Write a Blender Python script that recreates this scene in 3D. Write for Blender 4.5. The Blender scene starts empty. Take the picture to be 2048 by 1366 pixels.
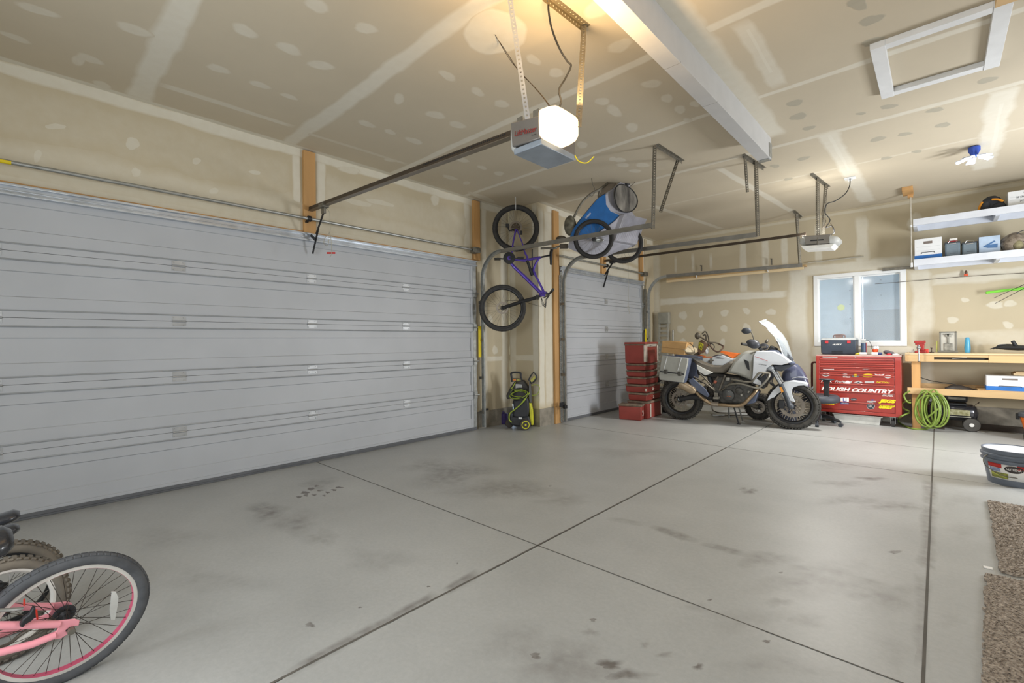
import bpy, math, random
from mathutils import Vector, Matrix
V = Vector
PI = math.pi
rnd = random.Random(7)
scene = bpy.context.scene
col = scene.collection

# ------------------------------------------------------------------ camera
CF, CCX, CCY, YAW, PIT, ROL, CAMH = 922.9, 1024.0, 680.4, .7457, .0039, -.0104, 1.267
FW = V((-math.sin(YAW)*math.cos(PIT), math.cos(YAW)*math.cos(PIT), math.sin(PIT)))
R0 = V((math.cos(YAW), math.sin(YAW), 0)); U0 = R0.cross(FW)
RT = R0*math.cos(ROL)+U0*math.sin(ROL); UP = -R0*math.sin(ROL)+U0*math.cos(ROL)
CAM = V((0, 0, CAMH))
cd = bpy.data.cameras.new('camera'); cam = bpy.data.objects.new('camera', cd); col.objects.link(cam)
cd.sensor_width = 36; cd.lens = CF/2048*36; cd.shift_y = -(683-CCY)/2048; cd.clip_start = .05
m = Matrix.Identity(4)
for i in range(3):
    m[i][0] = RT[i]; m[i][1] = UP[i]; m[i][2] = -FW[i]; m[i][3] = CAM[i]
cam.matrix_world = m
scene.camera = cam

# ------------------------------------------------------------------ world, lights, exposure
scene.view_settings.view_transform = 'Standard'; scene.view_settings.look = 'None'
scene.view_settings.gamma = 1; scene.view_settings.use_curve_mapping = False
scene.view_settings.exposure = 0.78
w = bpy.data.worlds.new('world'); scene.world = w; w.use_nodes = True
w.node_tree.nodes['Background'].inputs[0].default_value = (.62, .78, 1, 1)
w.node_tree.nodes['Background'].inputs[1].default_value = 2.2
def area(name, loc, target, sx, sy, power, colr):
    l = bpy.data.lights.new(name, 'AREA'); l.shape = 'RECTANGLE'; l.size = sx; l.size_y = sy; l.energy = power; l.color = colr
    o = bpy.data.objects.new(name, l); col.objects.link(o); o.location = loc
    o.rotation_euler = (V(target)-V(loc)).to_track_quat('-Z', 'Y').to_euler()
    return o
area('added_back_fill', (-1.6, -1.05, 1.6), (-2.2, 4, 1.7), 3.4, 2.0, 70, (.91, .965, 1))  # added broad fill in front of the back wall, no doorway there
area('added_side_light', (2.5, 6.6, 1.4), (-2.5, 6.3, 1.9), .9, 1.5, 104, (.93, .965, 1))  # added unseen light from the right; the house-side wall has no door
area('added_overhead_fill', (.2, 1.6, 3.28), (-.4, 3.4, 0), 1.3, .5, 8, (.93, .965, 1))  # extra overhead fill added out of view, no fixture hangs here

# ------------------------------------------------------------------ pixel -> world helpers (2048x1366)
def ray(u, v): return FW+RT*((u-CCX)/CF)-UP*((v-CCY)/CF)
def FL(u, v, z=0.0): d = ray(u, v); return CAM+d*((z-CAMH)/d.z)
def PX(u, v, x): d = ray(u, v); return CAM+d*(x/d.x)
def PY(u, v, y): d = ray(u, v); return CAM+d*(y/d.y)
def PD(u, v, t): return CAM+ray(u, v)*t
def PL(M, u, v, y=0.0):
    """pixel -> local point on plane y=const of frame M"""
    I = M.inverted(); o = I @ CAM; d = I.to_3x3() @ ray(u, v)
    return o+d*((y-o.y)/d.y)

# ------------------------------------------------------------------ materials
MATS = {}
def _lin(c):
    return tuple((x/255/12.92 if x/255 <= .04045 else ((x/255+.055)/1.055)**2.4) for x in c)+(1,)
def mat(name, c, rough=.6, metal=0, var=.08, scale=8, bump=0, bscale=60, c2=None, emit=0, alpha=1, trans=0, stretch=None, coat=0, ior=1.45):
    if name in MATS: return MATS[name]
    m = bpy.data.materials.new(name); m.use_nodes = True; nt = m.node_tree; b = nt.nodes['Principled BSDF']
    lc = _lin(c); b.inputs['Roughness'].default_value = rough; b.inputs['Metallic'].default_value = metal
    b.inputs['Alpha'].default_value = alpha; b.inputs['Transmission Weight'].default_value = trans; b.inputs['IOR'].default_value = ior
    b.inputs['Coat Weight'].default_value = coat
    tc = nt.nodes.new('ShaderNodeTexCoord'); mp = nt.nodes.new('ShaderNodeMapping'); nt.links.new(tc.outputs['Object'], mp.inputs[0])
    if stretch: mp.inputs['Scale'].default_value = stretch
    n = nt.nodes.new('ShaderNodeTexNoise'); n.inputs['Scale'].default_value = scale; n.inputs['Detail'].default_value = 5; nt.links.new(mp.outputs[0], n.inputs['Vector'])
    mx = nt.nodes.new('ShaderNodeMix'); mx.data_type = 'RGBA'
    a = lc if c2 is None else lc; z = _lin(c2) if c2 is not None else tuple(x*(1-2.2*var) for x in lc[:3])+(1,)
    if c2 is None: a = tuple(min(1, x*(1+1.2*var)) for x in lc[:3])+(1,)
    mx.inputs[6].default_value = a; mx.inputs[7].default_value = z
    rp = nt.nodes.new('ShaderNodeMapRange'); rp.inputs[1].default_value = .3; rp.inputs[2].default_value = .7
    nt.links.new(n.outputs[0], rp.inputs[0]); nt.links.new(rp.outputs[0], mx.inputs[0]); nt.links.new(mx.outputs[2], b.inputs['Base Color'])
    if bump:
        n2 = nt.nodes.new('ShaderNodeTexNoise'); n2.inputs['Scale'].default_value = bscale; n2.inputs['Detail'].default_value = 4; nt.links.new(mp.outputs[0], n2.inputs['Vector'])
        bp = nt.nodes.new('ShaderNodeBump'); bp.inputs['Strength'].default_value = bump; bp.inputs['Distance'].default_value = .01
        nt.links.new(n2.outputs[0], bp.inputs['Height']); nt.links.new(bp.outputs[0], b.inputs['Normal'])
    if emit:
        b.inputs['Emission Color'].default_value = lc; b.inputs['Emission Strength'].default_value = emit
    MATS[name] = m; return m
def patchmat(name, base, patch, rough=.85, scale=3, var=.06, edge=.35, fine=0, c3=None, mul=False):
    """surface whose 'mark' attribute (0..1) fades to a second substance: joint compound, oil, dust"""
    m = bpy.data.materials.new(name); m.use_nodes = True; nt = m.node_tree; b = nt.nodes['Principled BSDF']
    N = nt.nodes.new; L = nt.links.new
    tc = N('ShaderNodeTexCoord'); n = N('ShaderNodeTexNoise'); n.inputs['Scale'].default_value = scale; n.inputs['Detail'].default_value = 6; n.inputs['Roughness'].default_value = .6
    L(tc.outputs['Object'], n.inputs['Vector'])
    mr = N('ShaderNodeMapRange'); mr.inputs[1].default_value = .3; mr.inputs[2].default_value = .7; L(n.outputs[0], mr.inputs[0])
    a = N('ShaderNodeMix'); a.data_type = 'RGBA'; lb = _lin(base)
    a.inputs[6].default_value = tuple(x*(1-1.5*var) for x in lb[:3])+(1,); a.inputs[7].default_value = tuple(x*(1+var) for x in lb[:3])+(1,); L(mr.outputs[0], a.inputs[0])
    last = a
    if fine:
        n3 = N('ShaderNodeTexNoise'); n3.inputs['Scale'].default_value = 45; n3.inputs['Detail'].default_value = 8; n3.inputs['Roughness'].default_value = .7; L(tc.outputs['Object'], n3.inputs['Vector'])
        m3 = N('ShaderNodeMapRange'); m3.inputs[1].default_value = .35; m3.inputs[2].default_value = .65; L(n3.outputs[0], m3.inputs[0])
        a3 = N('ShaderNodeMix'); a3.data_type = 'RGBA'; a3.blend_type = 'MULTIPLY'; a3.inputs[0].default_value = 1
        L(a.outputs[2], a3.inputs[6]); cm = N('ShaderNodeMix'); cm.data_type = 'RGBA'; cm.inputs[6].default_value = (1-fine, 1-fine, 1-fine, 1); cm.inputs[7].default_value = (1, 1, 1, 1)
        L(m3.outputs[0], cm.inputs[0]); L(cm.outputs[2], a3.inputs[7]); last = a3
    at = N('ShaderNodeAttribute'); at.attribute_name = 'mark'
    n2 = N('ShaderNodeTexNoise'); n2.inputs['Scale'].default_value = 14; n2.inputs['Detail'].default_value = 5; L(tc.outputs['Object'], n2.inputs['Vector'])
    # ragged threshold of the soft edge
    s = N('ShaderNodeMath'); s.operation = 'SUBTRACT'; s.inputs[1].default_value = .5; L(n2.outputs[0], s.inputs[0])
    s2 = N('ShaderNodeMath'); s2.operation = 'MULTIPLY_ADD'; s2.inputs[1].default_value = edge*2; L(s.outputs[0], s2.inputs[0]); L(at.outputs['Fac'], s2.inputs[2])
    s3 = N('ShaderNodeMath'); s3.operation = 'MULTIPLY'; s3.use_clamp = True; L(s2.outputs[0], s3.inputs[0])
    gt = N('ShaderNodeMapRange'); gt.inputs[1].default_value = 0.0; gt.inputs[2].default_value = .12; L(at.outputs['Fac'], gt.inputs[0]); L(gt.outputs[0], s3.inputs[1])
    if mul:
        t1 = N('ShaderNodeMath'); t1.operation = 'MULTIPLY_ADD'; t1.inputs[1].default_value = edge*4; t1.inputs[2].default_value = 1; t1.use_clamp = False; L(s.outputs[0], t1.inputs[0])
        t2 = N('ShaderNodeMath'); t2.operation = 'MAXIMUM'; t2.inputs[1].default_value = 0; L(t1.outputs[0], t2.inputs[0])
        s3 = N('ShaderNodeMath'); s3.operation = 'MULTIPLY'; s3.use_clamp = True; L(t2.outputs[0], s3.inputs[0]); L(at.outputs['Fac'], s3.inputs[1])
    mx = N('ShaderNodeMix'); mx.data_type = 'RGBA'; L(s3.outputs[0], mx.inputs[0]); L(last.outputs[2], mx.inputs[6])
    mx.inputs[7].default_value = _lin(patch); L(mx.outputs[2], b.inputs['Base Color'])
    b.inputs['Roughness'].default_value = rough
    MATS[name] = m; return m

# ------------------------------------------------------------------ mesh builder
class MB:
    def __init__(s, M=None): s.v = []; s.f = []; s.mi = []; s.a = []; s.M = M or Matrix.Identity(4); s.cur = 0
    def add(s, vs, fs, att=None):
        o = len(s.v)
        for v in vs: s.v.append(s.M @ V(v))
        s.a += list(att) if att else [0.0]*len(vs)
        for f in fs: s.f.append(tuple(i+o for i in f)); s.mi.append(s.cur)
        return s
    def mat(s, i): s.cur = i; return s
    def box(s, c, d, R=None):
        x, y, z = [q/2 for q in d]; vs = [V((i, j, k)) for i in (-x, x) for j in (-y, y) for k in (-z, z)]
        if R: vs = [R @ q for q in vs]
        return s.add([V(c)+q for q in vs], [(0, 1, 3, 2), (4, 6, 7, 5), (0, 4, 5, 1), (2, 3, 7, 6), (0, 2, 6, 4), (1, 5, 7, 3)])
    def bb(s, a, b):
        return s.box([(p+q)/2 for p, q in zip(a, b)], [abs(p-q) for p, q in zip(a, b)])
    def bar(s, p, q, w, h, up=(0, 0, 1)):
        p = V(p); q = V(q); d = q-p; L = d.length; d = d.normalized(); sd = d.cross(V(up))
        if sd.length < 1e-4: sd = d.cross(V((1, 0, 0)))
        sd.normalize(); u = sd.cross(d)
        vs = [p+d*t+sd*(w/2*a)+u*(h/2*b) for t in (0, L) for a in (-1, 1) for b in (-1, 1)]
        return s.add(vs, [(0, 1, 3, 2), (4, 6, 7, 5), (0, 4, 5, 1), (2, 3, 7, 6), (0, 2, 6, 4), (1, 5, 7, 3)])
    def tube(s, pts, r, n=8, closed=False, flat=1.0):
        pts = [V(p) for p in pts]; K = len(pts); rs = r if isinstance(r, (list, tuple)) else [r]*K
        def tan(i):
            if closed: return (pts[(i+1) % K]-pts[i-1]).normalized()
            return (pts[min(i+1, K-1)]-pts[max(i-1, 0)]).normalized()
        t = tan(0); u = t.orthogonal().normalized(); vs = []
        if abs(t.z) < .9: u = t.cross(V((0, 0, 1))).normalized()
        for i in range(K):
            t2 = tan(i); u = (u-t2*u.dot(t2))
            u = u.normalized() if u.length > 1e-6 else t2.orthogonal().normalized(); w_ = t2.cross(u)
            for k in range(n):
                a = 2*PI*k/n; vs.append(pts[i]+(u*math.cos(a)+w_*math.sin(a)*flat)*rs[i])
        fs = []
        for i in range(K if closed else K-1):
            j = (i+1) % K
            for k in range(n): fs.append((i*n+k, i*n+(k+1) % n, j*n+(k+1) % n, j*n+k))
        if not closed: fs += [tuple(range(n-1, -1, -1)), tuple((K-1)*n+k for k in range(n))]
        return s.add(vs, fs)
    def curve(s, pts, r, n=8, sub=6, flat=1.0): return s.tube(spl(pts, sub), r, n, flat=flat)
    def cyl(s, p, q, r1, r2=None, n=16): return s.tube([p, q], [r1, r1 if r2 is None else r2], n)
    def lathe(s, prof, o=(0, 0, 0), d=(0, 0, 1), n=24, cap=True, loop=False):
        d = V(d).normalized(); u = d.orthogonal().normalized(); w_ = d.cross(u); o = V(o); vs = []; P = len(prof)
        for k in range(n):
            a = 2*PI*k/n
            for r, h in prof: vs.append(o+d*h+(u*math.cos(a)+w_*math.sin(a))*r)
        fs = []
        for k in range(n):
            k2 = (k+1) % n
            for i in range(P if loop else P-1):
                j = (i+1) % P
                fs.append((k*P+i, k2*P+i, k2*P+j, k*P+j))
        if cap and not loop:
            if prof[0][0] > 1e-5: fs.append(tuple(k*P for k in range(n-1, -1, -1)))
            if prof[-1][0] > 1e-5: fs.append(tuple(k*P+P-1 for k in range(n)))
        return s.add(vs, fs)
    def prism(s, poly, dv):
        n = len(poly); dv = V(dv); vs = [V(p) for p in poly]+[V(p)+dv for p in poly]
        return s.add(vs, [tuple(range(n-1, -1, -1)), tuple(range(n, 2*n))]+[(i, (i+1) % n, (i+1) % n+n, i+n) for i in range(n)])
    def sph(s, c, r, nu=16, nv=10, R=None):
        r = r if isinstance(r, (tuple, list)) else (r, r, r); vs = []
        for j in range(nv+1):
            t = PI*j/nv
            for i in range(nu):
                a = 2*PI*i/nu; q = V((r[0]*math.sin(t)*math.cos(a), r[1]*math.sin(t)*math.sin(a), r[2]*math.cos(t)))
                vs.append(V(c)+(R @ q if R else q))
        return s.add(vs, [(j*nu+i, (j+1)*nu+i, (j+1)*nu+(i+1) % nu, j*nu+(i+1) % nu) for j in range(nv) for i in range(nu)])
    def loft(s, rings, closed=True, caps=True):
        n = len(rings[0]); vs = [V(p) for r in rings for p in r]; fs = []
        for i in range(len(rings)-1):
            for k in range(n if closed else n-1):
                fs.append((i*n+k, i*n+(k+1) % n, (i+1)*n+(k+1) % n, (i+1)*n+k))
        if caps and closed: fs += [tuple(range(n-1, -1, -1)), tuple((len(rings)-1)*n+k for k in range(n))]
        return s.add(vs, fs)
    # flat marks lying in a surface, fading at their rim through the 'mark' attribute
    def blot(s, c, ex, ey, nrm, off, k=20, rag=.12, amt=1.0, soft=.55):
        c = V(c)+V(nrm)*off; ph = [rnd.uniform(0, 6.3) for _ in range(4)]
        def rr(a): return 1+rag*(math.sin(2*a+ph[0])*.5+math.sin(3*a+ph[1])*.6+math.sin(5*a+ph[2])*.4+math.sin(9*a+ph[3])*.25)
        vs = [c]; at = [amt]
        for q, m_ in ((soft, amt), (1, 0)):
            for i in range(k):
                a = 2*PI*i/k; vs.append(c+V(ex)*(math.cos(a)*rr(a)*q)+V(ey)*(math.sin(a)*rr(a)*q)-V(nrm)*(off*1.05 if q == 1 else 0)); at.append(m_)
        fs = [(0, 1+i, 1+(i+1) % k) for i in range(k)]+[(1+i, 1+k+i, 1+k+(i+1) % k, 1+(i+1) % k) for i in range(k)]
        return s.add(vs, fs, at)
    def band(s, p, q, w_, nrm, off, amt=1.0, rag=.15, soft=.6, step=.09, w2=None):
        p = V(p); q = V(q); d = (q-p); L = d.length; d.normalize(); sd = V(nrm).cross(d); n = max(2, int(L/step)); vs = []; at = []
        a1 = a2 = 0
        for i in range(n+1):
            t = i/n; a1 = a1*.7+rnd.uniform(-1, 1)*rag; a2 = a2*.7+rnd.uniform(-1, 1)*rag; ww = w_+((w2-w_)*t if w2 is not None else 0)
            e = 0 if i in (0, n) else amt; b_ = p+d*(L*t)+V(nrm)*off
            for x, m_ in ((-1-a1, 0), (-soft-a1*.6, e), (soft+a2*.6, e), (1+a2, 0)): vs.append(b_+sd*(x*ww/2)-V(nrm)*(off*1.05 if (m_ == 0 or i in (0, n)) else 0)); at.append(m_)
        fs = [(i*4+k, i*4+4+k, i*4+5+k, i*4+1+k) for i in range(n) for k in range(3)]
        return s.add(vs, fs, at)
    def build(s, name, mats, parent=None, bevel=0, seg=2, smooth=True, ang=35, sub=0, world=False, solid=0, mark=False):
        me = bpy.data.meshes.new(name)
        vs = s.v
        if world and parent is not None:
            o = parent.matrix_basis.copy(); pp = parent.parent
            while pp is not None: o = pp.matrix_basis @ o; pp = pp.parent
            o = o.inverted(); vs = [o @ q for q in vs]
        me.from_pydata([tuple(q) for q in vs], [], s.f)
        for m_ in (mats if isinstance(mats, (list, tuple)) else [mats]): me.materials.append(m_)
        me.polygons.foreach_set('material_index', s.mi)
        if mark:
            at = me.attributes.new('mark', 'FLOAT', 'POINT'); at.data.foreach_set('value', s.a)
        me.validate(); me.update()
        if smooth:
            me.polygons.foreach_set('use_smooth', [True]*len(me.polygons))
            try: me.set_sharp_from_angle(angle=math.radians(ang))
            except Exception: pass
        o = bpy.data.objects.new(name, me); col.objects.link(o)
        if parent is not None: o.parent = parent
        if solid:
            md = o.modifiers.new('thickness', 'SOLIDIFY'); md.thickness = solid; md.offset = 0
        if sub:
            md = o.modifiers.new('subdivision', 'SUBSURF'); md.levels = sub; md.render_levels = sub
        if bevel:
            md = o.modifiers.new('bevel', 'BEVEL'); md.width = bevel; md.segments = seg; md.limit_method = 'ANGLE'; md.angle_limit = math.radians(40)
        return o
def spl(pts, sub=6):
    P = [V(p) for p in pts]; out = []
    for i in range(len(P)-1):
        a, b, c, d = P[max(i-1, 0)], P[i], P[i+1], P[min(i+2, len(P)-1)]
        for k in range(sub):
            t = k/sub; out.append(.5*((2*b)+(c-a)*t+(2*a-5*b+4*c-d)*t*t+(3*b-a-3*c+d)*t**3))
    return out+[P[-1]]
def E_(name, loc=(0, 0, 0), yaw=0, label=None, cat=None, group=None, kind=None, M=None):
    o = bpy.data.objects.new(name, None); col.objects.link(o); o.empty_display_size = .1
    o.matrix_basis = M if M is not None else Matrix.Translation(V(loc)) @ Matrix.Rotation(yaw, 4, 'Z')
    tag(o, label, cat, group, kind); return o
def tag(o, label=None, cat=None, group=None, kind=None):
    if label: o['label'] = label
    if cat: o['category'] = cat
    if group: o['group'] = group
    if kind: o['kind'] = kind
    return o
def copy_tree(o, parent=None):
    c = o.copy(); col.objects.link(c)
    if parent is not None: c.parent = parent
    for ch in list(o.children): copy_tree(ch, c)
    return c
def text(body, name, m_, parent, M, size, width=None, height=None, depth=.0006, shear=0, spacing=1, bold=0):
    """flat lettering as a mesh; M places x right, y up; fitted to width/height"""
    cu = bpy.data.curves.new('t', 'FONT'); cu.body = body; cu.size = size; cu.shear = shear; cu.space_character = spacing; cu.extrude = depth; cu.offset = bold
    cu.align_x = 'CENTER'; cu.align_y = 'CENTER'; cu.resolution_u = 3
    t = bpy.data.objects.new('t', cu); me = bpy.data.meshes.new_from_object(t); bpy.data.objects.remove(t); bpy.data.curves.remove(cu)
    xs = [q.co.x for q in me.vertices]; ys = [q.co.y for q in me.vertices]
    cx, cy = (min(xs)+max(xs))/2, (min(ys)+max(ys))/2; sx = width/(max(xs)-min(xs)) if width else 1; sy = height/(max(ys)-min(ys)) if height else sx
    for q in me.vertices: q.co = M @ V(((q.co.x-cx)*sx, (q.co.y-cy)*sy, q.co.z))
    me.name = name; me.materials.clear(); me.materials.append(m_); o = bpy.data.objects.new(name, me); col.objects.link(o)
    if parent is not None: o.parent = parent
    return o
def basis(o, ex, ey):
    ex = V(ex).normalized(); ey = V(ey); ey = (ey-ex*ey.dot(ex)).normalized(); ez = ex.cross(ey); M = Matrix.Identity(4)
    for i in range(3): M[i][0] = ex[i]; M[i][1] = ey[i]; M[i][2] = ez[i]; M[i][3] = o[i]
    return M
# ------------------------------------------------------------------ shared materials
M_wall = patchmat('drywall_with_joint_compound', (190, 178, 152), (212, 207, 192), var=.035, scale=1.3, edge=.22)
M_ceil = patchmat('ceiling_drywall_with_joint_compound', (192, 181, 160), (212, 207, 193), var=.035, scale=1.1, edge=.22)
M_floor = patchmat('worn_concrete', (174, 175, 173), (108, 103, 99), rough=.42, scale=1.1, var=.085, edge=.8, fine=.10, mul=True)
M_found = mat('foundation_concrete', (140, 134, 122), .9, var=.14, scale=9, bump=.4)
M_joint = mat('joint_dirt', (96, 92, 86), .9)
M_ext = mat('exterior_panel', (178, 192, 202), .8)
M_lum = mat('pine_lumber', (196, 152, 98), .6, var=.14, scale=5, stretch=(1, 1, .12))
M_lumh = mat('pine_lumber_long_grain', (206, 172, 124), .6, var=.1, scale=5, stretch=(.12, 1, 1))
M_white = mat('white_paint', (222, 224, 226), .5, var=.03)
M_door = mat('garage_door_steel', (176, 179, 184), .42, var=.025, scale=2)
M_galv = mat('galvanised_steel', (172, 174, 172), .4, .75, var=.1, scale=20)
M_galvd = mat('dull_zinc_angle', (128, 124, 114), .5, .6, var=.12, scale=20)
M_rail = mat('dark_brown_steel_rail', (78, 68, 58), .45, .5)
M_black = mat('black_plastic', (32, 33, 36), .5)
M_rub = mat('rubber', (60, 59, 58), .8, var=.12, scale=30)
M_dgrey = mat('dark_grey_plastic', (66, 70, 76), .5)
M_chrome = mat('chrome', (170, 170, 170), .35, .9)
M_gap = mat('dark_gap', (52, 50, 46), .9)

X1, X2, YW, ZC = -4.97, -4.372, 9.135, 3.35
XR, YB = 2.6, -1.2
D1A, D1B, D2A, D2B, ZD = -.29, 4.60, 5.80, 8.60, 2.445
YP = 5.325
T = .14

# floor: slabs with real sawn joints
def floor():
    b = MB(); xs = [-6.2, -1.8436, -.054, XR+.2]; g = .005
    ys = {0: [YB-.3, 2.212, 5.7056, YW+.3], 1: [YB-.3, 2.212, 5.7056, 7.094, YW+.3], 2: [YB-.3, 5.7056, 7.094, YW+.3]}
    for i in range(3):
        Y = ys[i]; wx = g if i else g
        for j in range(len(Y)-1):
            gy = g if j and Y[j] < 5 else .0028; gy2 = g if Y[j+1] < 5 else .0028
            b.bb((xs[i]+(.008 if i == 1 else .005), Y[j]+gy, -.12), (xs[i+1]-(.008 if i == 0 else .005), Y[j+1]-gy2, 0))
    b.mat(1).bb((-6.2, YB-.3, -.2), (XR+.2, YW+.3, -.014)).mat(0)
    n = (0, 0, 1); k = [0]
    def st(pts, w_, amt=.6, w2=None):
        k[0] += 1; P = [FL(*p) for p in pts]
        for p, q in zip(P, P[1:]): b.band(p, q, w_, n, .0003+k[0]*.000008, amt, .25, .35, w2=w2)
    def bl(u, v, ru, rv, amt=.6, rag=.3, soft=.3):
        k[0] += 1; c = FL(u, v); ex = FL(u+ru, v)-c; ey = FL(u, v-rv)-c; b.blot(c, ex, ey, n, .0003+k[0]*.000008, 28, rag, amt, soft)
    # dust along the long joint, oil and damp marks
    st([(560, 1352), (880, 1186), (960, 1140)], .10, .5); st([(1853, 1140), (1858, 1010), (1861, 960)], .10, .42); st([(1840, 1340), (1851, 1150)], .08, .3)
    bl(905, 945, 90, 26, .42); bl(1010, 978, 120, 24, .34); bl(860, 930, 60, 14, .3); bl(1130, 1000, 60, 12, .28)
    bl(535, 1022, 50, 18, .5); bl(590, 1045, 60, 24, .33); bl(640, 1075, 40, 18, .28); bl(760, 1120, 80, 30, .18); bl(330, 1075, 90, 24, .22); bl(640, 968, 40, 14, .32)
    for u, v, a, c in ((610, 985, 8, 3), (622, 978, 9, 3), (640, 981, 7, 2), (633, 972, 6, 2), (655, 985, 5, 2), (668, 980, 6, 2), (678, 975, 8, 2), (648, 991, 4, 2), (598, 994, 7, 2), (612, 990, 6, 3), (628, 990, 5, 2)): bl(u, v, a, c, 1.05, .3, .7)
    st([(1300, 1050), (1400, 1085), (1500, 1112)], .10, .45); st([(1210, 1035), (1300, 1052)], .10, .25); st([(1490, 1100), (1570, 1130), (1690, 1150), (1790, 1180)], .13, .33)
    bl(1640, 1160, 130, 40, .34); bl(1760, 1190, 90, 34, .32); bl(1530, 1118, 60, 20, .4); bl(1700, 1000, 70, 12, .35); bl(1790, 1012, 70, 12, .4); bl(1680, 967, 60, 8, .36)
    bl(1740, 957, 40, 4, .7); bl(1500, 983, 18, 6, .75); bl(1486, 978, 12, 3, .6); bl(1395, 1215, 40, 10, .2); bl(1560, 1205, 30, 12, .3); bl(1610, 1240, 60, 16, .26)
    bl(1140, 1330, 130, 50, .33); bl(1040, 1290, 90, 50, .2); bl(1070, 1310, 26, 12, .7); bl(1215, 1330, 40, 14, .8); bl(1250, 1350, 60, 14, .65); bl(1397, 1334, 12, 8, .9); bl(1330, 1310, 18, 8, .4); bl(1290, 1290, 12, 8, .35); bl(1180, 1265, 20, 8, .4)
    for u, v, a, c in ((720, 1215, 4, 2), (857, 1173, 4, 2), (915, 1127, 2, 2), (620, 1250, 12, 5), (1186, 1240, 8, 4), (1420, 1200, 6, 2), (1534, 1283, 9, 4), (1562, 1145, 4, 2), (1100, 972, 3, 2), (1790, 1104, 14, 4)): bl(u, v, a, c, .8, .3, .6)
    for u, v, a, c in ((200, 1010, 120, 18), (420, 1160, 120, 30), (1250, 905, 120, 12), (1500, 1240, 90, 30), (1700, 930, 110, 10), (1780, 1300, 60, 40), (1930, 1060, 40, 20), (1920, 1000, 40, 14), (1900, 1240, 34, 16), (1550, 1330, 110, 24)): bl(u, v, a, c, .17)
    b.mat(1); zt = (.0012, .0014); g2 = .0045
    b.bb((-1.8436-.006, YB, zt[0]), (-1.8436+.006, 5.7056, zt[1])); b.bb((-.054-g2-.001, YB, zt[0]), (-.054+g2+.001, YW-.55, zt[1]))
    b.bb((-4.95, 2.212-.003, zt[0]), (-.054, 2.212+.003, zt[1])); b.bb((-4.3, 5.7056-.0022, zt[0]), (-.054, 5.7056+.0022, zt[1])); b.bb((-.054, 5.7056-.001, zt[0]), (XR, 5.7056+.001, zt[1]))
    b.bb((-2.6, 7.094-.0018, zt[0]), (-.054, 7.094+.0018, zt[1])); b.bb((-.054, 7.094-.0012, zt[0]), (XR, 7.094+.0012, zt[1])); b.mat(0)
    o = b.build('floor', [M_floor, M_joint], smooth=False, mark=True); tag(o, kind='structure')
floor()
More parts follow.
